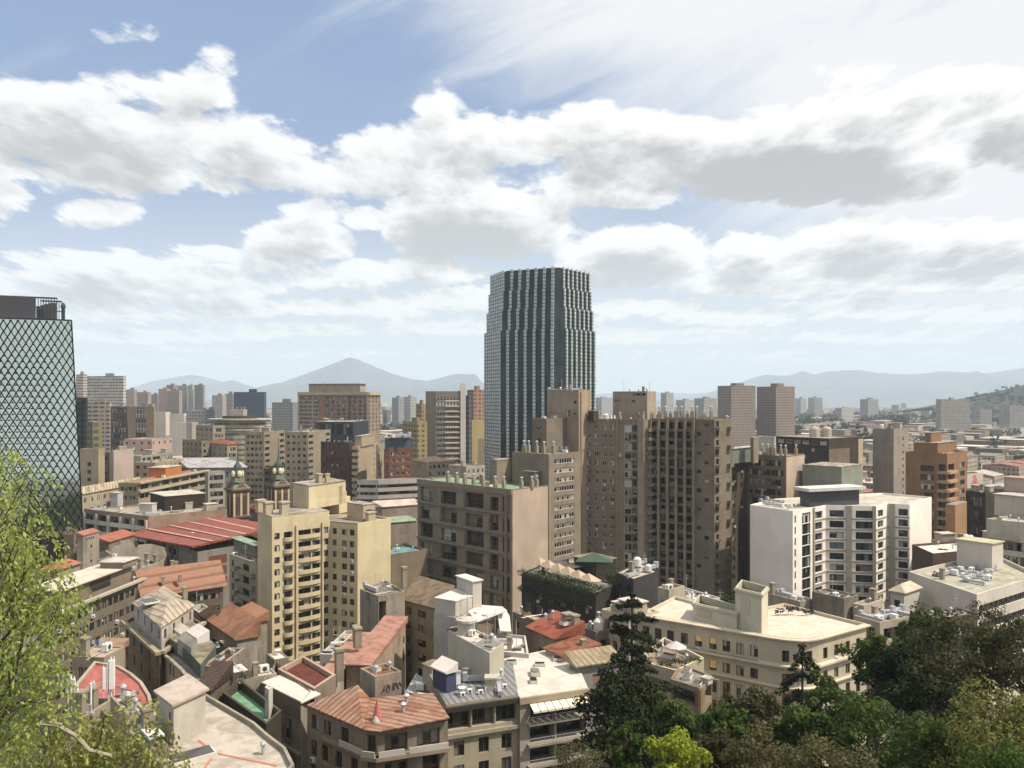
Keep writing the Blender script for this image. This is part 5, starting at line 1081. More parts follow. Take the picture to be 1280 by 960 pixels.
# ------------------------------------------------------------------ foreground
def surf(b, name, faces, mat, thick=.15):
    """roof sheets given by corners (bearing, height, distance), with an underside"""
    m = MB()
    for f in faces:
        p = [pt(*c) for c in f]; m.poly(p); lo = [q-Vector((0, 0, thick)) for q in p]
        for i in range(len(p)): j = (i+1) % len(p); m.poly([lo[i], lo[j], p[j], p[i]])
        m.poly(lo[::-1])
    return m.build(name, mat, b.root)
RUST = sheet((.40, .21, .13), -40, .9, (.66, .47, .36), amt=.9); RUST2 = sheet((.40, .20, .125), 70, .9, (.70, .50, .40), amt=.9)
def foreground_row():
    # corner house under the rusty roof
    qa, qc, qc2, qb = at(384, 108.4), at(457, 100.6), at(472, 100.2), at(560, 103.2); back = [qb+Vector((-3.2, 8.6)), qa+Vector((7.5, 6.8))]
    z = zof(912, 100.4); wl = plaster((.46, .40, .32), .5)
    b = Bld('corner_house', 'corner building under a rusty corrugated roof with a white railed balcony', [qa, qc, qc2, qb]+back, z, wl, 'house', roof=RUST, frame=FRAME_B, ph=0)
    L = b.elen(0); f = lambda k: L*k
    b.edge(0, [o for u in (.08, .30, .60) for o in ((f(u), z-2.9, f(u)+1.5, z-.9, .25, '2'), )]+[(f(u), z-2.9-r*3.3-.3, f(u)+1.35, z-.9-r*3.3-.1, .3, '2') for r in (1, 2, 3, 4) for u in (.06, .26, .50, .76)])
    L1 = b.elen(1); b.edge(1, [(.25, z-2.9-r*3.4, L1-.25, z-.7-r*3.4, .4, '1') for r in range(5)])
    L2 = b.elen(2); b.edge(2, [(L2*u, z-3.0-r*3.4, L2*u+w, z-.7-r*3.4, .9, 'shop') for r in range(5) for u, w in ((.10, 2.9), (.55, 3.0))])
    for r in range(0, 4): zz = z-3.25-r*3.4; b.bar(2, -.3, L2, zz-.35, zz+.12, 1.0, plaster((.50, .42, .34), .5), 'ledge'); b.bar(1, -.3, L1+.3, zz-.35, zz+.12, 1.0, plaster((.50, .42, .34), .5), 'ledge'); b.bar(0, L*.3, L+.2, zz-.3, zz+.1, .5, plaster((.50, .42, .34), .5), 'ledge')
    zz = z-3.13; b.bar(1, 0, L1, zz, zz+.75, 1.0, WH, 'railing', .85); b.bar(2, 0, L2*.35, zz, zz+.75, 1.0, WH, 'railing', .85); b.bar(2, L2*.42, L2*.98, zz, zz+.75, 1.0, WH, 'railing', .85); b.bar(0, L*.62, L, zz-.05, zz+.7, .6, WH, 'railing', .45)
    surf(b, 'roof', [[(383, 881, 107.8), (455, 912, 100.0), (466, 908, 101.5), (462, 872, 108), (447, 856, 109.5)]], RUST)
    surf(b, 'roof', [[(455, 912, 99.8), (474, 914, 99.4), (562, 897, 102.6), (541, 866, 109), (515, 869, 110), (463, 872, 108)]], RUST2)
    b.pretop = True; b.finish()
    q = rect(450, 469, 502, 109.5, 35, Yl=113); g = Bld('rooftop_hut', 'grey graffiti covered roof hut with rusty top on the rusty corner roof', q, zof(846, 109.5), plaster((.48, .42, .35), .6), 'roof hut', z0=z+.2, roof=roofmat((.36, .19, .11), .8), ph=.25, hero=False); g.finish()
    p, d = g.P(1, .6, .03); ink = plain('purple_ink', (.10, .05, .07), .8); L = g.elen(1); gm = MB(); r = random.Random(2); n = Vector((d.y, -d.x)); zb = z+.4
    for k in range(6):
        c0 = p+d*(.25+k*L*.125); pts = [(r.uniform(0, .7), r.uniform(.5, 1.7)) for _ in range(5)]
        for (u0, v0), (u1, v1) in zip(pts, pts[1:]): gm.tube((*(c0+d*u0), zb+v0), (*(c0+d*u1), zb+v1), .08, .08, 4)
    gm.build('graffiti', ink, g.root); g.clutter(['vent', 'chimney', 'skylight'], 3, 4, k=.6)
    for px, py, Y in ((508, 879, 106.5), (504, 890, 104)): v = pt(px, py, Y); b.put('vent', kit('vent'), v, 0, (1.3, 1.3, .9))
    # bundled white and red cloth on the roof
    v = pt(470, 906, 101.6); m = MB(); m.lathe((v.x, v.y, v.z), [(.55, 0), (.5, .5), (.25, 1.0), (0, 1.3)], 8); m2 = MB().lathe((v.x+.1, v.y+.4, v.z+.5), [(.6, 0), (.55, .6), (.3, 1.6), (.08, 2.6), (0, 2.7)], 8); ro = empty('furled_awning', v); tag(ro, 'furled white and red cloth standing at the corner of the rusty roof', 'awning'); m.build('white_cloth', WH, ro); m2.build('red_cloth', plain('red_cloth', (.42, .14, .13), .9), ro)
    # left neighbour
    q = [at(327, 117), at(376.5, 109.4), at(388, 113.5), at(345, 126)]; z = zof(877, 109.4)
    b = Bld('house', 'house with a white strip roof and a sunken maroon roof behind it', q, z, plaster((.50, .45, .37), .45), 'house', roof=roofmat((.78, .73, .68), .2), frame=FRAME_B, ph=0); L = b.elen(0)
    b.edge(0, [(L*.10, z-5.4, L*.26, z-2.9, .2, '2'), (L*.62, z-6.2, L*.76, z-3.2, .2, '2'), (L*.40, z-6.2, L*.54, z-3.4, .2, '1')]+[(L*u, z-8.4-r*3.3-2, L*u+1.2, z-8.4-r*3.3, .25, '2') for r in range(3) for u in (.15, .45, .75)])
    b.bar(0, -.2, L+.1, z-7.3, z-6.9, .7, BRN2, 'ledge'); b.bar(0, 0, L, z-2.6, z-.05, .12, plaster((.34, .29, .22), .5), 'brown_band')
    surf(b, 'roof', [[(326, 853, 117.2), (377, 878.5, 109.1), (401, 867, 113), (351, 843, 122)]], roofmat((.80, .75, .70), .2)); b.pretop = True; b.finish()
    q = [at(347, 122.5), at(393, 114), at(420, 120), at(379, 129)]
    b = Bld('house', 'raised house part with a sunken maroon roof rimmed in pale stone', q, zof(861, 114), plaster((.40, .34, .28), .5), 'house', roof=roofmat((.24, .085, .065), .5), ph=.7, cope=plaster((.62, .47, .39), .3), pw=.5); b.hero = False; b.finish()
    # pinkish roofs behind
    b = simple('pale plaster house with pink tiled roofs behind the maroon roof', 399, 419, 462, 846, Y=124, wall=plaster((.60, .54, .45), .5), e0=dict(n=2, rows=2, w=1.1, h=1.7, fh=3.2), roof=roofmat((.56, .36, .28), .5), th=30, pitch=dict(rise=1.0, kind='shed', axis=0)); b.clutter(['chimney', 'chimney'], 2, 3, z=b.z1+1)
    b = simple('plaster house with rose red tiled roof between the rusty hut and the grey old wall', 433, 462, 507, 832, Y=128, wall=plaster((.56, .46, .36), .6), e1=dict(n=2, rows=2, w=1.1, h=1.5, fh=3.4, top=2.2), roof=roofmat((.58, .34, .28), .5), th=28, pitch=dict(rise=.9, kind='shed', axis=0)); p = at(424, 124); b.kit('chimney', (p.x, p.y), b.z1-1, .5, (1.3, 1.2, 1.9)); p = at(447, 134); b.kit('chimney', (p.x, p.y), b.z1+1.0, .5, (1.3, 1.2, 1.3))
    simple('white flat roofed hut next to the pink tiled roofs', 400, 415, 445, 818, Y=134, wall=WH, roof=SLABW, th=30, e0=dict(n=1, rows=1, w=.9, h=1.8))
    # grey roofed house with navy hut
    q = [at(558, 108.8), at(648, 112.6), at(640, 128), at(535, 122)]; z = zof(881, 108.8)
    b = Bld('house', 'cream fronted house with a grey sheet roof carrying a row of small vents', q, z, plaster((.58, .53, .42), .35), 'house', roof=sheet((.34, .355, .37), 20, .9, (.5, .5, .5)), frame=FRAME_B, ph=0); L = b.elen(0)
    b.edge(0, [(.2, z-3.6, L*.33, z-1.2, 1.1, 'shop'), (L*.35, z-3.6, L*.66, z-1.2, 1.1, 'shop'), (L*.68, z-3.6, L-.2, z-1.2, 1.1, 'shop')]+[(L*u, z-5.2-r*3.3-2.1, L*u+1.5, z-5.2-r*3.3, .25, '2') for r in range(4) for u in (.10, .44, .76)])
    b.bar(0, -.1, L+.1, z-.9, z-.35, .5, DKS, 'gutter'); b.bar(0, 0, L, z-4.6, z-4.1, .45, plaster((.52, .48, .40), .4), 'cornice'); b.finish()
    for k in range(6): p, d = b.P(0, L*(.28+k*.125), -2.0-(k % 2)*.9); b.kit('air_conditioner', p, z+.02, .3, .55)
    b.clutter(['vent', 'vent', 'satellite_dish', 'duct'], 9, 8, z=z, k=1.5)
    q = rect(541, 558, 569, 113, 40); h = Bld('rooftop_hut', 'navy blue roof hut with a tilted white lid on the grey sheet roof', q, zof(842, 113), plain('navy_paint', (.045, .055, .10), .6), 'roof hut', z0=z, roof=SLABW, ph=0, hero=False); h.pitched(1.1, .3, 'shed', mat=roofmat((.84, .80, .78), .1)); h.finish()
    q = rect(528, 540, 556, 121, 40); h = Bld('rooftop_hut', 'old plaster roof hut with curved top beside the navy hut', q, zof(836, 121), plaster((.62, .53, .43), .6), 'roof hut', z0=z-4, roof=roofmat((.50, .44, .36), .6), ph=0, hero=False); h.pitched(.9, .15); h.finish()
    q = [at(500, 118), at(531, 114), at(552, 122), at(520, 130)]; b = Bld('house', 'low house with pale grey roof and small vents left of the old plaster hut', q, 17.6, STONE, 'house', roof=sheet((.52, .53, .53), 20, 1.0), ph=0); b.finish(); b.clutter(['vent', 'air_conditioner', 'skylight'], 5, 2, k=.8)
    # white shaft
    q = [at(560, 127), at(612, 116), at(630, 120.5), at(580, 131)]; z = zof(816, 116); b = Bld('lift_house', 'plain white lift house with a pale and grey roof in the middle of the rooftops', q, z, plaster((.70, .665, .58), .25), 'lift house', roof=roofmat((.78, .70, .64), .2), ph=.15); b.finish(); p = at(583, 126); MB().cbox(p.x, p.y, z-.1, 2.6, 2.2, 1.9).lathe((p.x, p.y, z+1.8), [(1.7, 0), (1.7, .4), (0, .8)], 10).build('vent_cap', WH, b.root)
    qa = [q[1].lerp(q[0], .02), q[2].lerp(q[3], .02), q[2].lerp(q[3], .38), q[1].lerp(q[0], .38)]; MB().prism(inset([qa[0], qa[1], qa[2], qa[3]], .25), z-.1, z+.06).build('grey_roof_sheet', roofmat((.38, .38, .36), .3), b.root); b.clutter(['vent', 'antenna'], 2, 4, k=.7)
    p = at(614, 114.5); MB().cbox(p.x, p.y, 19, 1.6, 1.5, 3.2).cbox(p.x, p.y, 22.2, 1.9, 1.8, .3).build('chimney', plaster((.66, .62, .52), .4), b.root)
    # big white block behind it
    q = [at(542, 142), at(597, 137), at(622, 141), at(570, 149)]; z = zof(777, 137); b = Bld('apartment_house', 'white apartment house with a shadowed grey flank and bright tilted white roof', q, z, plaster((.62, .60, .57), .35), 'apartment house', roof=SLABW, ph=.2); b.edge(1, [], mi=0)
    p, d = b.P(1, .05, .04); MB().obox(p, d, b.elen(1)-.1, .03, 0, z-.2).build('flank', plaster((.36, .30, .235), .5), b.root); b.finish()  # darker skin over the white wall, the flank's shadow put into its colour
    b.block('upper_storey', [q[0].lerp(q[1], .02)+Vector((0, .6)), q[0].lerp(q[1], .50)+Vector((0, .6)), q[3].lerp(q[2], .5), q[3]], z-.1, z+2.6, WH, roofmat((.84, .80, .76), .1), .1); b.block('stair_tower', rect(571, 591, 602, 144, 35), z, z+5.2, WH, roofmat((.84, .80, .76), .1), .25)
    surf(b, 'tilted_roof', [[(585, 764, 140), (596.5, 777, 136.6), (634, 763, 140.5), (628, 758, 147), (600, 756, 149)]], roofmat((.86, .82, .78), .12)); surf(b, 'tilted_roof', [[(622, 768, 140.4), (625, 788, 138.5), (639, 789, 139), (637, 770, 143), (633, 763, 145)]], roofmat((.84, .80, .76), .15)); b.clutter(['vent', 'antenna', 'satellite_dish'], 6, 4, z=z+.6, k=1)
    # grey wall and yellow house
    q = [at(450, 166), at(473, 160), at(506, 164), at(482, 174)]; z = zof(742, 162); b = Bld('apartment_house', 'old grey apartment house with blank stained walls split by a dark light well', q, z, plaster((.50, .45, .38), .7), 'apartment house', roof=roofmat((.40, .34, .26), .7), ph=.4); L = b.elen(1)
    b.edge(0); b.edge(1, [(L*.02, 2, L*.28, z-1.2, 2.5, '1')]); 
    for r in range(5): b.bar(1, L*.05, L*.27, z-3.8-r*3.2, z-3.5-r*3.2, -.9, WH, 'walkway', -2.2) if False else None
    b.finish(); p = at(505, 166.5); b.kit('chimney', p, z-.5, .6, (1.1, 1.1, 1.9)); b.clutter(['vent', 'duct'], 3, 2)
    q = [at(505, 168), at(551, 160), at(566, 166), at(520, 176)]; z = zof(763, 160); b = Bld('apartment_house', 'ochre apartment house with rows of dark windows under a brown tile roof', q, z, plaster((.52, .42, .26), .35), 'apartment house', roof=roofmat((.36, .29, .21), .6), frame=FRAME_B, ph=0); b.grid(0, 3, 6, w=1.9, h=1.5, fh=3.0, top=1.1, m0=.6, m1=.3, cols=[(.14, 1.6), (.50, 2.6), (.86, 1.6)]); b.pitched(3.4, .3, 'shed', 0); b.finish()
    # terraces house
    q = [at(650, 112), at(735, 115.8), at(712, 136), at(612, 127.5)]; z = zof(872, 112); b = Bld('apartment_house', 'apartment house with a large white roof, striped awning and deep dark balconies', q, z, plaster((.56, .51, .44), .35), 'apartment house', roof=roofmat((.80, .75, .70), .3), frame=FRAME_D, glass=GLASS_D, ph=0); L = b.elen(0)
    b.edge(0, [o for r in range(6) for o in ((L*.14, z-3.6-r*3.0, L*.50, z-1.2-r*3.0, 2.2, 'shop'), (L*.53, z-3.6-r*3.0, L*.97, z-1.2-r*3.0, 2.2, 'shop'))])
    for r in range(5): b.bar(0, L*.10, L*1.0, z-3.95-r*3.0, z-3.62-r*3.0, .9, plaster((.50, .46, .40), .4), 'balcony_slab'); p, d = b.P(0, L*.11, .85); rl = MB(); rl.obox(p, d, L*.87, .05, z-2.75-r*3., z-2.68-r*3.); [rl.obox(p+d*(L*.87*t/16), d, .04, .04, z-3.62-r*3., z-2.7-r*3.) for t in range(17)]; rl.build('railing', METAL, b.root)
    aw = MB(); n_ = 8
    for k in range(n_): p, d = b.P(0, L*.13+k*L*.105, 1.7); p2, _ = b.P(0, L*.13+k*L*.105, .1); aw.poly([(*p, z-1.55), (*(p+d*L*.095), z-1.55), (*(p2+d*L*.095), z-.95), (*p2, z-.95)]); aw.poly([(*p, z-1.85), (*(p+d*L*.095), z-1.85), (*(p+d*L*.095), z-1.55), (*p, z-1.55)])
    aw.build('striped_awning', plain('awning_cloth', (.74, .66, .50), .9), b.root); b.bar(0, -.1, L+.1, z-.9, z-.02, .35, plaster((.60, .52, .40), .3), 'fascia'); b.finish()
    b.clutter(['skylight', 'vent'], 5, 9, z=z+.05, k=2.5)
    rm = sheet((.80, .76, .72), 20, 2.0)
    qq = [at(660, 118.5), at(706, 120.5), at(700, 126), at(668, 124)]
    simple('light well block with white coping in the large white roof', 669, 680, 712, 838, Y=121.5, wall=WH, roof=roofmat((.80, .76, .72), .2), th=20, ph=.9, cope=WH) if False else None
    q = [at(606, 131), at(661, 129), at(657, 139), at(614, 141)]; b = Bld('house', 'flat white roofed house between the lift house and the red tiled roofs', q, zof(815, 130), plaster((.70, .69, .70), .2), 'house', roof=roofmat((.82, .78, .75), .15), ph=.5); b.finish(); b.clutter(['antenna', 'duct'], 2, 3)
    # red tiled roofs and neighbours
    b = simple('old house with red tiled lean to roofs and a stained plaster wall', 660, 692, 727, 799, Y=136, wall=plaster((.46, .40, .31), .6), roof=roofmat((.46, .17, .11), .5), th=32, pitch=dict(rise=2.0, kind='shed', axis=0), e0=dict(n=1, rows=1, w=1, h=1.4, top=2.5)); p = b.q[2].lerp(b.q[3], .4)*.8+b.q[1]*.2; b.kit('chimney', p, b.z1+.6, .6, (1.8, 1.6, 1.0)); p = b.q[2].lerp(b.q[3], .1)*.85+b.q[1]*.15; b.kit('chimney', p, b.z1+.4, .6, (1.3, 1.2, 1.1)); b.clutter(['skylight', 'vent', 'satellite_dish'], 3, 3, z=b.z1+1.6)
    b = simple('low white walled house with a rust red patched roof below the red tiled house', 682, 704, 748, 822, Y=127, wall=plaster((.66, .65, .60), .35), roof=roofmat((.42, .19, .13), .7), th=30, e0=dict(n=1, rows=1, w=.9, h=2.0, top=2), pitch=dict(rise=1.0, kind='shed', axis=0), clutter=(['chimney', 'vent'], 3))
    b = simple('small grey house with an ochre sheet roof left of the tall conifer', 712, 722, 773, 833, Y=122, wall=plaster((.42, .42, .42), .3), roof=sheet((.50, .42, .28), 30, 1.0), th=24, pitch=dict(rise=1.2, kind='shed', axis=1, over=.6), e1=dict(n=2, rows=3, w=2.2, h=1.9, fh=3.2, top=1.6, m0=2.6, m1=2.4, style='1'), frame=FRAME_W)
    simple('beige hut with a flat tan roof in front of the roof garden building', 641, 668, 679, 775, Y=152, wall=plaster((.40, .34, .27), .4), roof=roofmat((.56, .48, .34), .3), th=30, Yl=158, ph=.1, e0=dict(n=2, rows=2, w=1.2, h=1.3))
    b = simple('grey tumbledown rooms with chimneys between the red tiled house and the conifer', 724, 745, 776, 790, Y=146, wall=plaster((.36, .32, .26), .7), roof=roofmat((.34, .30, .26), .8), th=30, e0=dict(n=2, rows=2, w=1.1, h=1.4), e1=dict(n=2, rows=2, w=1.4, h=1.6), clutter=(['chimney', 'water_tank', 'vent', 'flue'], 7))
foreground_row()
def roof_garden():
    q = [at(652, 194), at(744, 174), at(770, 183), at(680, 206)]; z = zof(742, 174)
    b = Bld('garden_building', 'dark building with hedged roof terraces and tan umbrella roofs', q, z, DKS, 'building', roof=SLABG, frame=FRAME_D, glass=GLASS_D, ph=.3); b.grid(0, 6, 4, w=2.4, h=2.0, fh=3.3, top=3.0, m0=1, m1=1); b.finish(); L = b.elen(0)
    leaf = leafmat((.028, .05, .016), (.075, .10, .035)); r = random.Random(5)
    for (u0, u1, off, z0, hh) in ((0, L, .3, z-.6, 2.2), (L*.1, L*.98, -1.2, z+.4, 1.6), (0, L*.9, .5, z-4.2, 1.6)):
        m = MB(); p0, d = b.P(0, u0, off); leafcloud(m, r, [((*(p0+d*(u0+(u1-u0)*k/24)), z0+hh*.5), 1.15*hh/2) for k in range(25)], 1500, .42); m.build('hedge', leaf, b.root)
    zz = z+2.8; d, _ = seg_dir(q[0], q[1]); n = Vector((-d.y, d.x))
    tan = plaster((.66, .54, .42), .25)
    for k in range(6):
        c = q[0]+d*(L*(.14+k*.135))+n*2.6; m = MB(); s = 2.6; P = [c+d*s*a+n*s*.62*e for a, e in ((-1, -1), (1, -1), (1, 1), (-1, 1))]; hz = zz-k*.2
        for i in range(4): m.poly([(*P[i], hz), (*P[(i+1) % 4], hz), (*c, hz+1.5)])
        m.tube((c.x, c.y, z-.3), (c.x, c.y, hz+1.4), .06, .06, 5); o = m.build('umbrella_roof', tan, b.root)
    b.block('black_pavilion', rect(672, 701, 727, 198, 38), z, zof(713, 198), plaster((.05, .045, .05), .2), roofmat((.22, .19, .19), .4), .4); b.block('terrace_wing', rect(718, 745, 768, 199, 38), z-2, zof(702, 199), DKS, roofmat((.40, .38, .30), .6), .5)
    c = at(742, 187); m = MB(); P = [c+Vector(v) for v in ((-4.5, -1.5), (4.2, -2.5), (4.8, 1.8), (-3.5, 2.4))]; hz = z+4.6
    for i in range(4): m.poly([(*P[i], hz), (*P[(i+1) % 4], hz), (*c, hz+1.9)])
    m.tube((c.x, c.y, z-1), (c.x, c.y, hz+1.8), .1, .1, 6); m.build('green_canopy', plain('green_canvas', (.05, .085, .055), .8), b.root)
    q2 = [at(770, 183), at(792, 176), at(822, 184), at(800, 195)]; b2 = Bld('house', 'dark walled house with a pale lumpy roof right of the roof garden building', q2, zof(724, 176), plaster((.12, .12, .13), .4), 'house', roof=roofmat((.70, .62, .52), .4), ph=.2); b2.grid(0, 2, 2, w=1.6, h=1.8); b2.finish(); b2.clutter(['water_tank', 'duct', 'vent', 'skylight'], 6, 5)
def classical():
    # long cream building with a rounded corner
    A, C, B = at(800, 145), at(1003, 128.5), at(1083, 138.5); n1 = 9
    d1, d2 = (C-A).normalized(), (B-C).normalized(); s = C-d1*5.0; e = C+d2*4.2; arc = []
    for k in range(1, 6): t = k/6; arc.append(s.lerp(C, t).lerp(C.lerp(e, t), t))
    q = [A, s]+arc+[e, B]; nb = len(q)
    q += [B+Vector((-9.5, 14)), C+Vector((-6, 17)), A+Vector((9, 13))]
    z = zof(801, 128.6); cr = plaster((.74, .67, .53), .25); cr2 = plaster((.82, .75, .61), .22)
    b = Bld('palace_block', 'long cream classical building with a rounded corner and cornice lines', q, z, cr, 'building', roof=roofmat((.82, .74, .65), .22), frame=FRAME_D, glass=glassmat((1, .93, .75), .45, 'classic_glass'), ph=.55, cope=cr2)
    L = b.elen(0); rows = [(2.1, 1.9), (5.9, 1.7), (9.1, 2.3), (12.6, 2.3), (16, 2.3)]
    b.edge(0, [(L*u-.65, z-t-h, L*u+.65, z-t, .3, '2') for t, h in rows for u in (.05, .15, .25, .36, .47, .58, .68, .78, .88)])
    for i in range(1, nb-2):
        l = b.elen(i)
        if i in (2, 5): b.edge(i, [(l*.5-.55, z-t-h, l*.5+.55, z-t, .3, '2') for t, h in rows])
        else: b.edge(i)
    i = nb-2; L = b.elen(i); b.edge(i, [(L*u-.6, z-t-h, L*u+.6, z-t, .3, '2') for t, h in rows for u in (.14, .36, .60, .82)])
    ring = inset(q, -.55)
    for za, zb, out, nm in ((z-.62, z-.05, -.55, 'cornice'), (z-5.0, z-4.35, -.75, 'balcony_ledge'), (z-8.4, z-7.9, -.45, 'string_course'), (z-15.6, z-15.2, -.4, 'string_course')):
        r = inset(q, out); m = MB()
        for k in range(nb-1):
            j = k+1; m.poly([(*q[k], zb), (*r[k], zb-.15), (*r[j], zb-.15), (*q[j], zb)][::-1]); m.poly([(*r[k], za+.2), (*r[j], za+.2), (*r[j], zb-.15), (*r[k], zb-.15)]); m.poly([(*q[k], za), (*q[j], za), (*r[j], za+.2), (*r[k], za+.2)])
        m.build(nm, cr2, b.root)
    L = b.elen(0)
    for u in (.31, .42, .53, .63, .73, .83): b.bar(0, L*u-.18, L*u+.18, 2, z-8.6, .14, cr2, 'pilaster')
    b.bar(0, L*.30, L*.92, z-5.0+.7, z-5.0+.78, .7, DARKM, 'railing', .64); b.finish()
    yel = plain('yellow_blind_cloth', (.78, .55, .20), .9)  # plain yellow colour of the drawn blinds
    for u, t, h in ((.47, 2.1, .95), (.58, 2.1, .95), (.58, 5.9, 1.3), (.47, 5.9, 1.3)): p, d = b.P(0, L*u-.55, -.08); MB().obox(p, d, 1.1, .04, z-t-h, z-t).build('yellow_blind', yel if not (u == .47 and t > 3) else plaster((.62, .55, .40), .1), b.root)
    # cream tank rooms on the roof: low wide one and tall one, both open on top
    t1 = plaster((.80, .77, .62), .12)
    def tank(label, qq, zt, hd):
        k = Bld('roof_enclosure', label, qq, zt, t1, 'roof enclosure', z0=z-.55, roof=plaster((.05, .04, .035), .2), ph=hd, cope=plaster((.72, .69, .55), .1), pw=.25, hero=False); k.finish()
        k.bar(0, -.15, k.elen(0)+.15, zt-.6, zt-.15, .22, k.cope, 'rim'); k.bar(1, -.15, k.elen(1)+.15, zt-.6, zt-.15, .22, k.cope, 'rim'); return k
    k = tank('low wide cream roof enclosure open on top, on the cream classical building', [at(866, 143), at(921, 136.5), at(928, 140), at(874, 149)], zof(765, 136.5)+.0, 1.3); p, d = k.P(0, .6, .08); MB().obox(p, d, 3.2, .06, z+.3, k.z1-1).build('panel', plaster((.68, .66, .54), .1), k.root)
    k = tank('tall cream roof tower open on top, on the cream classical building', [at(919, 137.5), at(952, 133), at(960, 138), at(927, 143.5)], zof(742, 133), 1.3); p, d = k.P(0, 1.2, .08); MB().obox(p, d, 1.9, .06, k.z1-4, k.z1-1.4).build('panel', plaster((.70, .68, .56), .1), k.root)
    b.kit('antenna', at(900, 146), z, 0); m = MB(); c = at(992, 146); r = random.Random(3); leafcloud(m, r, [((c.x+k*.9-3, c.y+r.uniform(-.5, .5), z+.2+.45*math.sin(k*.5)), .6) for k in range(8)], 260, .5); m.build('dark_tarpaulin_heap', plain('tarpaulin', (.04, .035, .03), .8), b.root)
    # neighbours to the left, behind the tall conifer
    w = simple('cream block with peeling white roof huts left of the cream classical building', 752, 786, 824, 772, Y=143, wall=cr, e0=dict(n=3, rows=4, w=1.2, h=1.8, fh=3.4), e1=dict(n=3, rows=4, w=1.2, h=1.8, fh=3.4), th=35, roof=roofmat((.70, .62, .50), .5), clutter=(['skylight', 'rooftop_hut', 'water_tank', 'vent'], 8))
    simple('peeling cream plaster roof house behind the cream classical building', 822, 836, 856, 737, Y=160, wall=plaster((.66, .60, .48), .5), th=40, roof=roofmat((.62, .52, .46), .6), e0=dict(n=1, rows=1, w=.9, h=1.1, top=2.4), clutter=(['vent', 'chimney'], 3))
    simple('low white roofed annexe behind the low cream roof enclosure', 822, 870, 900, 752, Y=166, wall=WH, th=30, roof=roofmat((.80, .74, .66), .3), clutter=(['duct', 'skylight', 'vent'], 6))
    # house with umbrella terrace
    q = [at(795, 126), at(845, 121), at(880, 127), at(830, 138)]; zz = zof(838, 121); t = Bld('terrace_house', 'cream house with a plant filled roof terrace in front of the classical building', q, zz, plaster((.60, .55, .42), .3), 'house', roof=roofmat((.45, .36, .28), .5), frame=FRAME_B, ph=.9, cope=cr2); t.grid(1, 3, 5, fh=3.3, top=2.2, cols=[(.18, 1.0), (.50, 2.4), (.80, 1.4)], w=1.2, h=1.9); t.grid(0, 4, 5, w=1.3, h=1.6, fh=3.3, top=2.0); t.finish()
    r = random.Random(9); m = MB(); leafcloud(m, r, [((*at(826+k*6, 123.5+k*.3), zz-.1+r.uniform(0, .5)), r.uniform(.5, 1.)) for k in range(9)], 900, .3); m.build('terrace_plants', leafmat((.03, .05, .018), (.09, .10, .04)), t.root)
    c = at(845, 128.5); u = empty('parasol', (c.x, c.y, zz-.9)); tag(u, 'white parasol open on the plant filled roof terrace', 'parasol'); m = MB()
    for k in range(8): a, e = k*.785, (k+1)*.785; m.poly([(c.x+1.7*math.cos(a), c.y+1.7*math.sin(a), zz+1.3), (c.x+1.7*math.cos(e), c.y+1.7*math.sin(e), zz+1.3), (c.x, c.y, zz+2.2)]); m.poly([(c.x+1.7*math.cos(a), c.y+1.7*math.sin(a), zz+1.1), (c.x+1.7*math.cos(e), c.y+1.7*math.sin(e), zz+1.1), (c.x+1.7*math.cos(e), c.y+1.7*math.sin(e), zz+1.3), (c.x+1.7*math.cos(a), c.y+1.7*math.sin(a), zz+1.3)])
    m.build('canopy', plaster((.80, .72, .76), .05), u); MB().tube((c.x, c.y, zz-.9), (c.x, c.y, zz+2.1), .05, .05, 6).build('pole', METAL, u)
    q = [at(838, 117), at(878, 113), at(890, 118.5), at(850, 124)]; zz = zof(861, 113); v = Bld('balcony_house', 'dark balconied house with an ochre corner post below the plant filled terrace', q, zz, plaster((.40, .34, .24), .4), 'house', roof=roofmat((.40, .37, .32), .5), frame=FRAME_D, glass=GLASS_D, ph=.3); L = v.elen(0); v.edge(0, [(.5, zz-2.9-r*3.1, L-.6, zz-.8-r*3.1, 1.6, 'shop') for r in range(4)]); L1 = v.elen(1); v.edge(1, [(.4, zz-2.9-r*3.1, L1-.3, zz-.8-r*3.1, 1.2, 'shop') for r in range(4)]); v.bar(0, L-.5, L-.05, 0, zz-.1, .25, plaster((.55, .40, .18), .2), 'corner_post'); v.finish(); v.block('white_hood', rect(876, 885, 891, 115, 40), zz-.2, zz+.5, WH, SLABW, .1)
roof_garden()
classical()
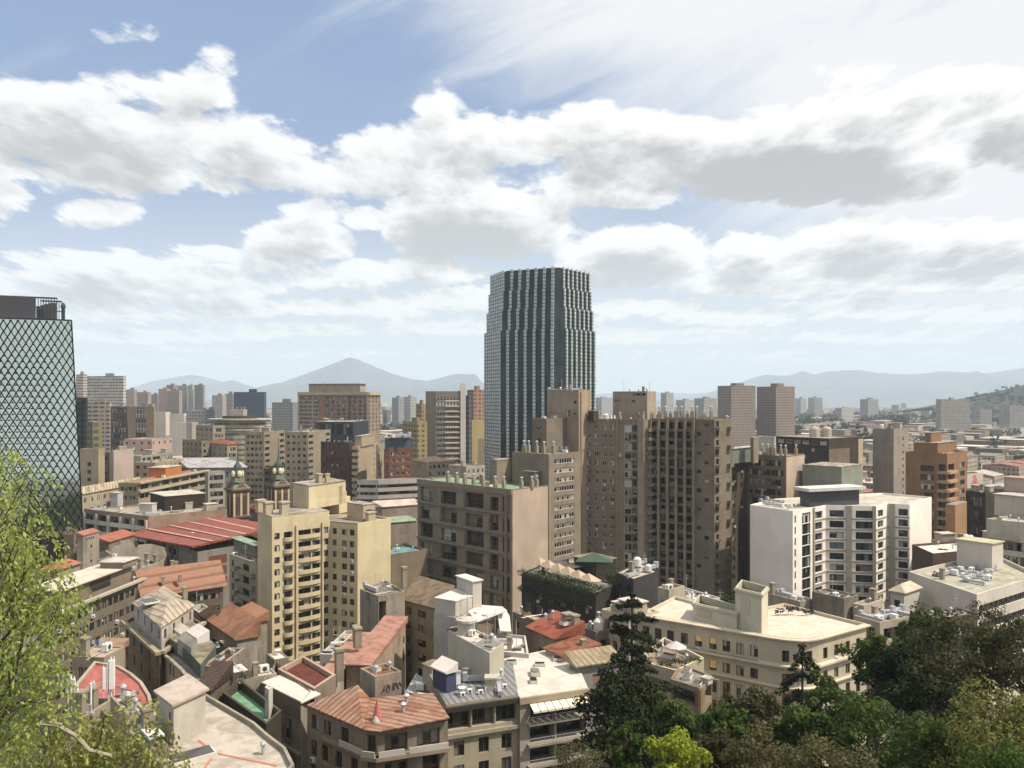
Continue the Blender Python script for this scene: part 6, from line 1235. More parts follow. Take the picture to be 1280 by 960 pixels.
# ------------------------------------------------------------------ foreground, left
def foreground_left():
    # big red canopy roof over the hall
    q = [at(160, 262), at(236, 213), at(352, 236), at(262, 292)]
    b = Bld('hall', 'grey hall with maroon wall panels under a huge red corrugated canopy roof', [at(207, 236), at(247, 216), at(330, 233), at(282, 262)], zof(690, 216), plaster((.40, .38, .35), .4), 'hall', roof=SLABG, frame=FRAME_D, ph=.3, glass=GLASS_D); L = b.elen(0); z = b.z1
    L = b.elen(0); b.edge(0, [(L*.10, z-3.6, L*.34, z-1.6, .3, '2')]); L = b.elen(1); b.edge(1)
    for r in range(3): b.bar(1, L*.16, L*.42, z-1.8-r*3.1-2.3, z-1.8-r*3.1, .08, plaster((.30, .14, .11), .3), 'maroon_panel')
    b.bar(0, L*.05+4, L*.05+6, z-14, z-1, .1, plaster((.30, .14, .11), .3), 'maroon_panel')
    r1, r2, r3, r4 = pt(156, 667, 262), pt(241, 682, 214), pt(345, 660, 236), pt(262, 641, 300)
    surf(b, 'canopy_roof', [[(156, 668, 262), (241, 683, 214), (352, 657, 238), (255, 642, 298)]], sheet((.50, .155, .105), 60, 1.3, (.34, .10, .07)), .5)
    d = (r2-r1); st = plaster((.66, .50, .42), .2); m = MB()
    for f in (.22, .42, .62, .82):
        a, e = r1.lerp(r4, f), r2.lerp(r3, f); w = (r4-r1).normalized()*.55; m.poly([a-w+Vector((0, 0, .14)), e-w+Vector((0, 0, .14)), e+w+Vector((0, 0, .14)), a+w+Vector((0, 0, .14))])
    m.build('pale_strip', st, b.root)
    cm = MB()
    for t in (0, .25, .5, .75, 1): p = r2.lerp(r3, t*.9)+(r1-r2).normalized()*2; cm.tube((p.x, p.y, z-.3), (p.x, p.y, p.z-.3), .2, .2, 6); p = r1.lerp(r2, .15+t*.8)+(r4-r1).normalized()*2; cm.tube((p.x, p.y, 0), (p.x, p.y, p.z-.3), .2, .2, 6)
    cm.build('column', DARKM, b.root); b.finish()
    # balcony house left of the yellow tower
    b = simple('cream house with planted balconies left of the yellow tower', 287, 321, 331, 704, Y=193, wall=plaster((.60, .55, .44), .3), e0=dict(cols=[(.13, 1.1), (.62, 3.4, 'shop')], rows=7, w=1.2, h=1.7, fh=3.0, top=1.2), th=40, roof=SLAB, frame=FRAME_D, Yl=205)
    L = b.elen(0); b.balconies(0, [L*.33], [b.z1-3.6-r*3 for r in range(7)], L*.62, 1.1, plaster((.50, .44, .35), .3)); r = random.Random(3); m = MB()
    for k in range(4): p, d = b.P(0, L*.42, .9); leafcloud(m, r, [((*p, b.z1-2.6-k*3.0), .75)], 120, .3)
    m.build('balcony_plants', leafmat((.02, .035, .012), (.06, .08, .03)), b.root)
    b.block('set_back_storey', rect(292, 319, 326, 200, 40), b.z1-.5, b.z1+3, plaster((.40, .36, .30), .3), roofmat((.40, .55, .42), .4), .8)
    # maroon-brown tiled office and the white roofed one
    b = simple('low building with a rusty brown sheet roof and dark clerestory below the red canopy hall', 174, 179, 279, 747, Y=168, wall=plaster((.26, .22, .17), .4), e1=dict(n=9, rows=4, w=1.7, h=1.7, fh=3.3, top=.8, m0=.8, m1=.8), th=38, roof=sheet((.42, .21, .13), -50, 1.6, (.50, .30, .2)), ph=0, pitch=dict(rise=5., kind='shed', axis=1, over=.7)); b.clutter(['chimney', 'chimney', 'chimney'], 3, 4, z=b.z1+2.2, scale=.7, k=4)
    b = simple('long grey office house with a white roof deck and a pale stair pier', 56, 66, 178, 768, Y=142, wall=plaster((.34, .30, .245), .4), e1=dict(n=13, rows=6, w=1.5, h=1.5, fh=3.2, top=1.4, m0=.7, m1=3), th=36, roof=roofmat((.74, .70, .62), .3), frame=FRAME_D, done=False)
    b.finish(); L = b.elen(1); b.bar(1, -.3, L+.2, b.z1-.2, b.z1+.25, .9, plaster((.66, .62, .54), .3), 'cornice'); b.bar(1, L-2.4, L-.9, 0, b.z1-.3, .5, plaster((.58, .54, .44), .3), 'stair_pier')
    b.block('set_back_storey', [b.P(1, 5, -2.2)[0], b.P(1, L-.5, -2.2)[0], b.P(1, L-.5, -8)[0], b.P(1, 5, -8)[0]], b.z1-.5, b.z1+3.0, plaster((.42, .33, .26), .3), roofmat((.76, .72, .64), .3), 1.0)
    p, d = b.P(1, 14, -2.2+.06); MB().obox(p, d, L-22, .05, b.z1+.4, b.z1+2.3).build('dark_glazing', plain('clerestory', (.03, .03, .03), .2), b.root)
    b.block('set_back_storey', [b.P(1, L-5.5, -1.0)[0], b.P(1, L-.2, -1.0)[0], b.P(1, L-.2, -6)[0], b.P(1, L-5.5, -6)[0]], b.z1+3.3, b.z1+4.4, plaster((.40, .34, .26), .3), SLABW, .3)
    # old cream tower, ruined gables
    b = simple('old cream tower house with a small red roof left of the ruined gables', 96, 104, 124, 670, Y=215, wall=plaster((.54, .49, .41), .6), e1=dict(cols=[(.5, .8)], rows=4, w=.8, h=.8, fh=4., top=3), th=35, roof=roofmat((.55, .27, .22), .3), ph=0); b.pitched(.8, .2, 'shed')
    p, d = b.P(1, 1.2, .03); m = MB(); [m.obox(p+d*(k*1.0), d, .5, .05, b.z1-1.4, b.z1-.8) for k in range(4)]; m.build('small_opening', DKS, b.root)
    b = simple('old olive grey house with tiny rooms beside the old cream tower', 80, 92, 101, 668, Y=222, wall=plaster((.34, .29, .20), .6), e1=dict(n=2, rows=5, w=.9, h=1.3, fh=3), th=35, roof=SLABG)
    # ruin: free standing stepped gable walls
    c = at(140, 206); root = empty('ruined_house', (c.x, c.y, 0)); tag(root, 'roofless stained house with stepped gable walls below the red canopy', 'ruin'); st = plaster((.50, .46, .39), .75)
    def gable(p, e, prof, nm='gable_wall', th=.5):
        d = (e-p); m = MB(); n = Vector((-d.y, d.x)).normalized()*th; top = [(*(p+d*u), zof(py, (p+d*u).y)) for u, py in prof]
        for k in (0, 1):
            off = n*k; pts = [(x+off.x, y+off.y, zz) for x, y, zz in top]; base = [(*(p+off), 0), (*(e+off), 0)]; f = [base[0], base[1]]+pts[::-1]; m.poly(f if k == 0 else f[::-1])
        for (a, bb) in zip(top, top[1:]): m.poly([a, bb, (bb[0]+n.x, bb[1]+n.y, bb[2]), (a[0]+n.x, a[1]+n.y, a[2])])
        m.build(nm, st, root)
    gable(at(139, 205), at(172, 214), [(0, 694), (.12, 684), (.3, 682), (.32, 676), (.7, 675), (.85, 680), (1, 690)]); gable(at(171, 214), at(209, 226), [(0, 690), (.1, 681), (.5, 680), (.9, 684), (1, 694)]); gable(at(124, 212), at(139, 205), [(0, 690), (.5, 688), (1, 694)]); gable(at(209, 226), at(196, 240), [(0, 694), (1, 690)])
    simple('low house with red tiled roof strips behind the ruined gables', 122, 136, 168, 678, Y=226, wall=plaster((.42, .33, .26), .5), roof=roofmat((.52, .22, .17), .4), th=35, pitch=dict(rise=1.4, kind='shed'))
    simple('flat roofed cream house with parapet in front of the ruined gables', 143, 171, 205, 713, Y=187, wall=plaster((.52, .46, .37), .5), e0=dict(n=2, rows=3, w=1., h=1.6, fh=3.4), e1=dict(n=4, rows=3, w=1., h=1.7, fh=3.4), th=35, roof=SLAB, clutter=(['skylight', 'rooftop_hut', 'vent', 'chimney'], 5))
    simple('narrow stained house with dark doorways left of the ruined gables', 122, 131, 152, 700, Y=200, wall=plaster((.50, .45, .36), .7), e1=dict(n=3, rows=4, w=1.2, h=2., fh=3.4), th=35, roof=SLABG)
    simple('low house with a faded red roof behind the leaves at the left', 50, 70, 100, 714, Y=182, wall=plaster((.50, .46, .38), .4), e0=dict(n=2, rows=3, w=2.2, h=1.7), e1=dict(n=3, rows=3, w=2.2, h=1.7), roof=roofmat((.55, .25, .18), .4), th=35, pitch=dict(rise=1.6))
    simple('low cream house with white roof between the canopy hall and the rusty brown sheet roof', 205, 214, 232, 714, Y=190, wall=plaster((.50, .45, .38), .4), roof=SLABW, th=38, clutter=(['chimney', 'vent'], 3), e1=dict(n=3, rows=2, w=1, h=1.5))
    # old block with mansard top storey, brown below
    wl = plaster((.34, .275, .19), .35); q = [at(157, 146), at(200, 128), at(252, 145), at(205, 162)]; z = zof(815, 128); 
    b = Bld('apartment_house', 'brown old apartment house with a white set back top storey and light hipped roof', q, z, wl, 'apartment house', frame=FRAME_B, ph=.5, roof=SLAB); b.grid(0, 5, 6, w=1.2, h=2.0, fh=3.4, top=1.2, m0=.8, m1=.8); b.grid(1, 7, 6, w=1.0, h=1.9, fh=3.4, top=1.2, m0=.8, m1=.8); b.finish()
    L = b.elen(0); b.bar(0, -.5, L+.5, z-.35, z+.15, .8, plaster((.52, .45, .34), .3), 'cornice'); b.bar(1, 0, b.elen(1)+.3, z-.35, z+.15, .8, plaster((.52, .45, .34), .3), 'cornice')
    q2 = inset(q, 1.3); u = Bld('top_storey', 'white top storey with a light sheet roof on the brown old apartment house', q2, z+3.1, plaster((.66, .63, .58), .4), 'top storey', z0=z-.5, frame=FRAME_B, roof=sheet((.60, .52, .42), 45, 1.2, (.36, .30, .22)), hero=False); u.grid(0, 4, 1, w=.9, h=1.8, top=.5, m0=3, m1=1.2); u.grid(1, 4, 1, w=1., h=1.6, top=.6); u.pitched(1.9, .3); u.finish(); p = at(186, 142); b.kit('skylight', p, z+4.4, .8, (1.4, 2.6, .6)); p = at(231, 147); b.kit('chimney', p, z+3.6, .8, .9)
    b = simple('tan flat roofed house with little windows behind the white top storey', 195, 217, 239, 763, Y=158, wall=plaster((.42, .35, .26), .4), e0=dict(n=2, rows=2, w=1.0, h=1.2, top=1.3), e1=dict(n=2, rows=2, w=1.1, h=1.2, top=1.3), th=38, roof=roofmat((.70, .62, .52), .3), clutter=(['water_tank', 'vent'], 3), ph=.2)
    simple('low house with open white parapets left of the cream balcony house', 236, 252, 270, 768, Y=165, wall=plaster((.58, .48, .40), .3), roof=SLABW, th=38, e1=dict(n=2, rows=2, w=1, h=1.4), ph=.9, cope=WH)
    # cream curved facade following the street
    pts = [at(201, 131), at(215, 127), at(229, 122), at(240, 117.5), at(249, 113)]; z = zof(812, 131); cw = plaster((.62, .55, .43), .3)
    b = Bld('apartment_house', 'cream old apartment house whose facade bends along the street, with greenish attic', pts+[at(284, 124), at(240, 146)], z-.5, cw, 'apartment house', frame=FRAME_B, ph=0, roof=SLABG)
    for i in range(4): b.grid(i, 2, 6, w=.85, h=1.8, fh=3.3, top=.7, m0=.5, m1=.5)
    b.finish()
    for i in range(4): b.bar(i, -.1, b.elen(i)+.1, z-.5, z-.1, .5, plaster((.56, .50, .40), .4), 'cornice')
    at_ = Bld('attic', 'patchwork attic of white, grey and green sheds on the bending cream facade', [p+Vector((.8, 1.2)) for p in pts[:4]]+[at(270, 128), at(238, 143)], z+1.6, plaster((.20, .24, .19), .5), 'attic', z0=z-.5, roof=roofmat((.42, .38, .30), .7), ph=0, hero=False); at_.finish()
    for lab, pl, pc, pr, py, Y, mt in (('white', 216, 226, 236, 793, 133, roofmat((.80, .78, .74), .2)), ('white', 232, 246, 262, 798, 129, roofmat((.82, .80, .78), .2)), ('grey', 222, 239, 247, 810, 124, roofmat((.50, .48, .44), .4))):
        q = rect(pl, pc, pr, Y, 40); bb = MB(); p0 = [(*v, zof(py, Y)+(.9 if i > 1 else 0)) for i, v in enumerate(q)]; bb.poly(p0); [bb.poly([(*q[i], z), (*q[(i+1) % 4], z), p0[(i+1) % 4], p0[i]]) for i in range(4)]; bb.build('shed_'+lab if False else 'roof_shed', mt, at_.root)
    # rough sheds between
    simple('blotchy grey plaster house with tilted terracotta patch right of the bending cream facade', 262, 296, 322, 800, Y=136, wall=plaster((.50, .46, .40), .8), e0=dict(n=2, rows=1, w=.8, h=1., top=3), roof=roofmat((.46, .26, .17), .5), th=38, pitch=dict(rise=2.6, kind='shed'))
    simple('small house with dark brown roof and an orange lean to behind the blotchy grey house', 250, 268, 290, 781, Y=146, wall=plaster((.36, .31, .25), .6), roof=roofmat((.20, .13, .09), .6), th=38, pitch=dict(rise=2.0))
    simple('low house with terracotta roof tucked against the foot of the yellow tower', 292, 312, 334, 779, Y=158, wall=plaster((.48, .43, .36), .6), roof=roofmat((.52, .29, .19), .4), th=38, pitch=dict(rise=1.6, kind='shed'))
    simple('dark open shed under a black roof right of the bending cream facade', 247, 262, 284, 812, Y=131, wall=plaster((.06, .06, .05), .3), roof=roofmat((.24, .20, .16), .6), th=38, e1=dict(n=1, rows=1, w=3, h=2.2, style='shop'))
    simple('low house with a chocolate brown sheet roof and pale edges', 252, 274, 306, 833, Y=121, wall=plaster((.40, .36, .29), .5), roof=roofmat((.17, .085, .06), .5), th=36, ph=.3, cope=plaster((.58, .52, .42), .3), e0=dict(n=2, rows=1, w=.9, h=1.2))
    simple('small hut with a white lid roof beside the chocolate brown roof', 280, 291, 315, 842, Y=117, wall=plaster((.24, .21, .17), .4), roof=roofmat((.82, .78, .73), .15), th=36, ph=.1, e1=dict(n=3, rows=1, w=.9, h=1., top=.6))
    simple('little house with white roof between the chocolate brown roof and the maroon roof', 333, 343, 361, 825, Y=127, wall=plaster((.38, .33, .27), .5), roof=roofmat((.80, .77, .72), .15), th=36, ph=.1)
    b = simple('low house with a ridged dark brown tin roof next to the green terrace', 244, 262, 287, 864, Y=110, wall=plaster((.26, .22, .17), .5), roof=sheet((.15, .095, .07), -50, .8), th=36, pitch=dict(rise=1.8, kind='shed', axis=0))
    simple('long low pale roofed range behind the green terrace', 284, 290, 346, 852, Y=117, wall=plaster((.50, .46, .38), .5), roof=roofmat((.74, .70, .64), .25), th=33, ph=.2)
    # green floored terrace
    q = [at(278, 112.5), at(333, 101.5), at(352, 106), at(300, 118)]; z = zof(905, 101.5); b = Bld('terrace_building', 'dark walled building with a sunken green painted terrace', q, z, plaster((.10, .085, .065), .5), 'building', roof=roofmat((.28, .52, .34), .45), ph=1.3, pw=.35, cope=plaster((.16, .14, .11), .4)); b.grid(0, 6, 2, w=1.2, h=1.8, top=2.4); b.hero = False; b.finish()
    m = Bld('rooftop_hut', 'white hut with one small window at the edge of the green terrace', [at(331, 107.2), at(336, 106.2), at(341, 107.4), at(336, 108.4)], zof(862, 106.2), WH, 'roof hut', z0=z-1.3, ph=.1, hero=False); m.grid(0, 1, 1, w=.35, h=.9, top=.7, m0=.1, m1=.1); m.finish()
    # large pale flat roof with parapet and red seams
    pts = [(150, 908, 83), (222, 985, 72.5), (330, 1005, 73), (368, 962, 80.5), (357, 940, 84), (336, 924, 87.5), (318, 908, 91), (257, 872, 99), (240, 860, 103)]
    zr = 27.6; P = [at(px, yof(py, zr)) for px, py, Y in pts]
    b = Bld('flat_roofed_building', 'building with a broad pale flat roof, red seams and a stepped kerb edge', [P[0], P[1], P[2], P[3], P[4], P[5], P[6], P[7], P[8]], zr+.5, plaster((.40, .36, .30), .4), 'building', roof=roofmat((.66, .61, .55), .45), ph=.5, pw=.3, cope=plaster((.50, .47, .40), .4)); b.finish()
    seam = plain('red_seam', (.42, .15, .09), .9); m = MB()
    def strip(a, c, w=.22): a, c = at(a[0], yof(a[1], zr)), at(c[0], yof(c[1], zr)); d = (c-a).normalized(); m.obox(a, d, (c-a).length, w, zr+.01, zr+.05)
    strip((247, 926), (267, 942)); strip((267, 942), (345, 958)); strip((267, 942), (253, 962)); m.build('red_seam', seam, b.root)
    b.kit('vent', at(329, yof(943, zr)), zr, 0, .9); b.kit('skylight', at(240, yof(950, zr)), zr, .7, (2.2, 1.4, 1.))
    tw = [at(196, 82.5), at(217, 79), at(257, 83), at(234, 87)]; zt = zof(882, 79); t = Bld('stair_tower', 'tall white stair tower with a pinkish lid on the broad pale flat roof', tw, zt, plaster((.70, .66, .60), .3), 'stair tower', z0=zr-.1, ph=0, roof=roofmat((.68, .60, .54), .3), hero=False)
    L = t.elen(0); t.edge(0, [(L*.75, zt-2.2, L*.9, zt-.9, .1, '1')]); t.finish(); MB().prism(inset(tw, -.3), zt+.01, zt+.25).build('lid', roofmat((.66, .57, .51), .3), t.root)
    # rose red roof with curved parapet
    zr = 24.5; arc = [(88, 862), (100, 888), (140, 905), (192, 884), (188, 868), (178, 852), (165, 841), (150, 832), (118, 826)]; P = [at(px, yof(py, zr)) for px, py in arc]
    b = Bld('corner_house', 'corner building with a rose red roof behind a curved pale parapet', P, zr, plaster((.52, .45, .36), .4), 'house', roof=roofmat((.60, .23, .21), .45), ph=.3, pw=.4, cope=plaster((.62, .54, .42), .3), frame=FRAME_B)
    for i in (3, 4, 5, 6): b.grid(i, 2, 3, w=.9, h=1.8, top=1.6, fh=3.4, m0=.5, m1=.5)
    b.finish(); m = MB(); ps = roofmat((.66, .25, .23), .2); zq = zr-.46
    def strip2(a, c): a, c = at(a[0], yof(a[1], zr)), at(c[0], yof(c[1], zr)); d = (c-a).normalized(); m.obox(a, d, (c-a).length, .35, zr-.48, zr-.2)
    strip2((105, 862), (128, 850)); strip2((128, 850), (168, 862)); m.build('roof_ridge', ps, b.root)
    b = simple('cream walled house with a flat tan roof behind the rose red roof', 90, 130, 156, 822, Y=121, wall=plaster((.50, .42, .33), .5), roof=roofmat((.62, .53, .43), .4), th=36, ph=.2, e0=dict(n=3, rows=2, w=1.0, h=1.6)); simple('curved brown eaved roof strip house left of the brown old apartment house', 120, 150, 157, 811, Y=130, wall=plaster((.38, .30, .23), .4), roof=roofmat((.48, .34, .24), .4), th=36, pitch=dict(rise=1.0, kind='shed'))
    # antenna house
    q = rect(83, 104, 142, 84, 40); z = zof(897, 84); b = Bld('antenna_building', 'cream flat topped building crowded with white panel antennas', q, z, plaster((.52, .46, .37), .5), 'building', roof=roofmat((.20, .20, .18), .5), ph=.5, frame=FRAME_B); b.grid(1, 2, 2, w=1., h=1.1, top=1.4); b.finish(); am = plain('pale_casing', (.62, .62, .6)); r = random.Random(4)
    pane = MB().cbox(0, 0, 1.0, .28, .16, 2.0).tube((0, .12, 0), (0, .12, 3.2), .05, .05, 5).cbox(0, .05, 1.5, .1, .2, .3).mesh('panel_antenna', [am]); 
    for px, Y, s in ((84, 89, 1.1), (88, 87, 1.2), (92, 86, 1.25), (96, 85, 1.1), (113, 86, 1.1), (117, 88, .9), (130, 90, 1.2), (136, 89, 1.5), (139, 89, 1.6), (141, 90, 1.5)): b.put('panel_antenna', pane, (*at(px, Y), z-.4), r.uniform(-.6, .9), (s, s, s))
    b.clutter(['air_conditioner', 'duct'], 3, 3, k=.8, scale=.7)
    q = rect(138, 158, 182, 82, 40); z = zof(892, 82); b = Bld('house', 'small pale roofed house between the antenna building and the white stair tower', q, z, plaster((.56, .50, .42), .5), 'house', roof=roofmat((.68, .62, .53), .4), ph=.2); b.finish(); b.clutter(['skylight', 'vent', 'duct'], 4, 5, k=.5)
    q = rect(168, 190, 210, 76, 40); z = zof(936, 76); b = Bld('house', 'low house with a mint framed white skylight left of the white stair tower', q, z, plaster((.40, .38, .33), .5), 'house', roof=roofmat((.50, .48, .42), .5), ph=.2); b.finish(); b.block('skylight_frame', inset(q, 1.2), z-.2, z+.5, plain('mint_frame', (.34, .48, .40), .6), roofmat((.82, .80, .78), .1), -.25)
foreground_left()
# ------------------------------------------------------------------ trees
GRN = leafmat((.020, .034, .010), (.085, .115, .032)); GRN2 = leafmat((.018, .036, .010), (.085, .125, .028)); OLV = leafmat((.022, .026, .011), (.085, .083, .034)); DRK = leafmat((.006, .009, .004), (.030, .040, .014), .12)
YLG = leafmat((.10, .14, .015), (.32, .36, .05), .45); BRWN = leafmat((.028, .026, .012), (.085, .078, .036)); TIP = leafmat((.02, .03, .009), (.24, .24, .075), .4); NEAR = leafmat((.045, .075, .012), (.42, .47, .14), .5); GRYL = leafmat((.04, .04, .018), (.14, .13, .06))
BARK = plain('bark', (.075, .06, .045), .95); BARKP = plain('pale_bark', (.30, .26, .19), .9)
def limb(m, r, a, b, r0, r1, seg=4, wob=.12):
    a, b = Vector(a), Vector(b); L = (b-a).length; p = a; pr = r0
    for k in range(1, seg+1):
        t = k/seg; q = a.lerp(b, t)+(Vector((r.uniform(-1, 1), r.uniform(-1, 1), r.uniform(-.4, .6)))*L*wob if k < seg else Vector()); rr = r0+(r1-r0)*t
        m.tube(p, q, pr, rr, 6, 0, False); p, pr = q, rr
def tree(name, label, px, py, Y, wpx, mat, seed, n=5200, leaf=.42, tall=1.0, group='trees on the hillside', nb=13, base=None, bark=None):
    """broad leaved tree: trunk, forking limbs, and clumps of leaves hung round the limb ends"""
    r = random.Random(seed); c = at(px, Y); z0 = hill_z(c.x, c.y)-.5 if base is None else base; zt = zof(py, Y); rad = wpx/1000*Y/2; H = zt-z0
    root = empty(name, (c.x, c.y, z0)); tag(root, label, 'tree', group)
    ch = min(H*.8, rad*1.75*tall); zc = zt-ch/2; m = MB(); blobs = []
    fork = max(z0+1, zt-ch*1.02); tr = max(.14, min(.5, H*.022)); limb(m, r, (c.x, c.y, z0), (c.x, c.y, fork), tr, tr*.7, 3, .03)
    top = (c.x+r.uniform(-.3, .3), c.y, fork)
    for k in range(nb):
        a = k*2.4+r.uniform(-.4, .4); f = (k+.6)/nb; hz = (f*2-1); rr = rad*math.sqrt(max(.05, 1-hz*hz*.92))*r.uniform(.5, .92)
        p = (c.x+rr*math.cos(a), c.y+rr*math.sin(a), zc+hz*ch*.42+r.uniform(-.1, .1)*ch); br = rad*r.uniform(.24, .46)
        limb(m, r, top, p, tr*.45, .03, 4, .09); blobs.append((p, br))
        for _ in range(2): blobs.append((Vector(p)+Vector((r.uniform(-1, 1), r.uniform(-1, 1), r.uniform(-.6, .8)))*br*1.25, br*r.uniform(.3, .6)))
    m.build('trunk', bark or BARK, root); lv = MB(); leafcloud(lv, r, blobs, n, leaf); lv.build('crown', mat, root)
    return root
def conifer(name, label, px, py, Y, wpx, seed, mat, prof, levels=15, n=420, base=None, leaf=.42, droop=.1):
    """tiered conifer: prof = half width (share of wpx/2) against depth below the tip"""
    r = random.Random(seed); c = at(px, Y); z0 = hill_z(c.x, c.y)-.5 if base is None else base; zt = zof(py, Y); rad = wpx/1000*Y/2; H = zt-z0
    root = empty(name, (c.x, c.y, z0)); tag(root, label, 'tree', 'trees on the hillside'); m = MB(); lv = MB(); m.tube((c.x, c.y, z0), (c.x, c.y, zt), .5, .07, 8)
    leafcloud(lv, r, [((c.x, c.y, zt-.3), .5), ((c.x, c.y, zt-1.1), .6)], 120, leaf, .3)
    for l in range(levels):
        f = (l+.5)/levels; z = zt-f*H*.66
        for (a0, w0), (a1, w1) in zip(prof, prof[1:]):
            if a0 <= f <= a1: wd = w0+(w1-w0)*(f-a0)/(a1-a0)
        for k in range(5):
            if r.random() < .16: continue
            a = k*1.2566+l*.9+r.uniform(-.4, .4); rr = rad*wd*r.uniform(.6, 1.15); e = Vector((c.x+rr*math.cos(a), c.y+rr*math.sin(a), z-rr*droop+r.uniform(-.4, .4)))
            s = Vector((c.x, c.y, z)); limb(m, r, s, e, .1, .02, 3, .05); bl = []
            for t in range(6): bl.append((s.lerp(e, .22+.156*t)+Vector((r.uniform(-.3, .3), r.uniform(-.3, .3), -.15-.1*t*droop*3)), .34+rr*.10*(1.1-.1*t)))
            leafcloud(lv, r, bl, int(n*(.45+wd*.5)), leaf, .55, .42)
    m.build('trunk', BARK, root); lv.build('crown', mat, root)
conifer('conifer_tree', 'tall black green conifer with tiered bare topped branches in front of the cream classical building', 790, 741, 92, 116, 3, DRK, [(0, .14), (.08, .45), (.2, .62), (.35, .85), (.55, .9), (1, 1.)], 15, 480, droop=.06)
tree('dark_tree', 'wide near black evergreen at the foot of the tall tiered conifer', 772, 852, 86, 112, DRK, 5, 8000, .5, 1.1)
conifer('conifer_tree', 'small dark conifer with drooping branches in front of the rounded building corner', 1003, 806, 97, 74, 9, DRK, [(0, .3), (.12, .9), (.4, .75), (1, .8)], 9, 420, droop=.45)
for i, (px, py, Y, w, mt, nm, lab, kw) in enumerate([
    (845, 920, 52, 84, YLG, 'bright_tree', 'bright yellow green young tree at the bottom edge below the tall conifer', dict(tall=.9, leaf=.3, n=5000)),
    (783, 902, 60, 42, GRN2, 'slender_tree', 'slender mid green tree between the black evergreen and the yellow green tree', dict(tall=1.9, leaf=.32, n=3800)),
    (846, 880, 74, 66, GRN, 'leafy_tree', 'round dull green tree behind the bright yellow green tree', dict()),
    (938, 868, 72, 84, OLV, 'leafy_tree', 'olive brown tree in front of the classical building facade', dict()),
    (905, 885, 69, 62, GRN2, 'leafy_tree', 'fresh green tree just left of the olive brown tree', dict(n=4000)),
    (893, 915, 60, 78, BRWN, 'leafy_tree', 'greyish olive tree right of the bright yellow green tree', dict()),
    (1040, 848, 74, 92, GRN, 'leafy_tree', 'green feathery tree below the rounded building corner', dict(tall=1.2, n=7000)),
    (1000, 885, 66, 82, GRN2, 'leafy_tree', 'light green tree at the foot of the small drooping conifer', dict(n=6000)),
    (1100, 800, 92, 72, GRN2, 'leafy_tree', 'vivid green tree touching the right end of the classical building', dict(n=6000)),
    (1152, 768, 100, 66, GRN2, 'leafy_tree', 'dense green treetop in front of the cream terrace building', dict(n=6000)),
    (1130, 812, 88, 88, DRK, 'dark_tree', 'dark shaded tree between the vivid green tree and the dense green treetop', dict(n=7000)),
    (1190, 788, 86, 120, OLV, 'leafy_tree', 'large dark olive tree in the middle of the right hand wood', dict(n=9000, nb=17)),
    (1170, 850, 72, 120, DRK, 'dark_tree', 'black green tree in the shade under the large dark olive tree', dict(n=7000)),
    (1230, 790, 92, 46, GRN2, 'leafy_tree', 'small light green tree beside the bare brown tree at the right', dict(n=3600)),
    (1252, 756, 104, 82, BRWN, 'bare_tree', 'thin brownish tree half bare in front of the white office block', dict(n=3600, leaf=.35)),
    (1280, 778, 84, 100, BRWN, 'bare_tree', 'reddish brown dry tree cut by the right edge', dict(n=5200)),
    (1095, 880, 62, 130, GRN, 'leafy_tree', 'broad green tree in the lower middle of the right hand wood', dict(n=9000, nb=17, leaf=.38)),
    (1245, 868, 50, 150, TIP, 'bush_tree', 'yellow tipped bushy tree in the lower right corner', dict(n=12000, leaf=.24, nb=20)),
    (1165, 905, 52, 120, GRN, 'leafy_tree', 'dull green tree left of the yellow tipped bushy tree', dict(n=8000, leaf=.3)),
    (1030, 925, 48, 130, GRYL, 'dry_bush', 'dry straw coloured bush at the bottom edge of the wood', dict(n=7000, leaf=.22)),
    (950, 922, 52, 100, GRYL, 'dry_bush', 'grey brown bush at the bottom edge below the olive brown tree', dict(n=5000, leaf=.25)),
    (722, 930, 68, 80, GRYL, 'dry_bush', 'grey leafless bush below the dark balconies', dict(n=3000, leaf=.25)),
    (1275, 925, 40, 120, GRN2, 'bush_tree', 'mid green bush under the yellow tipped tree at the right edge', dict(n=6000, leaf=.2))]):
    tree(nm, lab, px, py, Y, w, mt, 40+i, **kw)
tree('roof_tree', 'green tree growing beside the roof garden building', 772, 716, 190, 40, GRN2, 70, 2500, .5, base=12, group='trees between the buildings')
tree('street_tree', 'dark tree between the ribbed brown tower and the classical building', 905, 745, 185, 40, GRN, 71, 2500, .5, base=0, group='trees between the buildings')
tree('street_tree', 'dark tree between the white hotel and the brown towers', 925, 738, 230, 30, GRN, 72, 1800, .5, base=0, group='trees between the buildings')
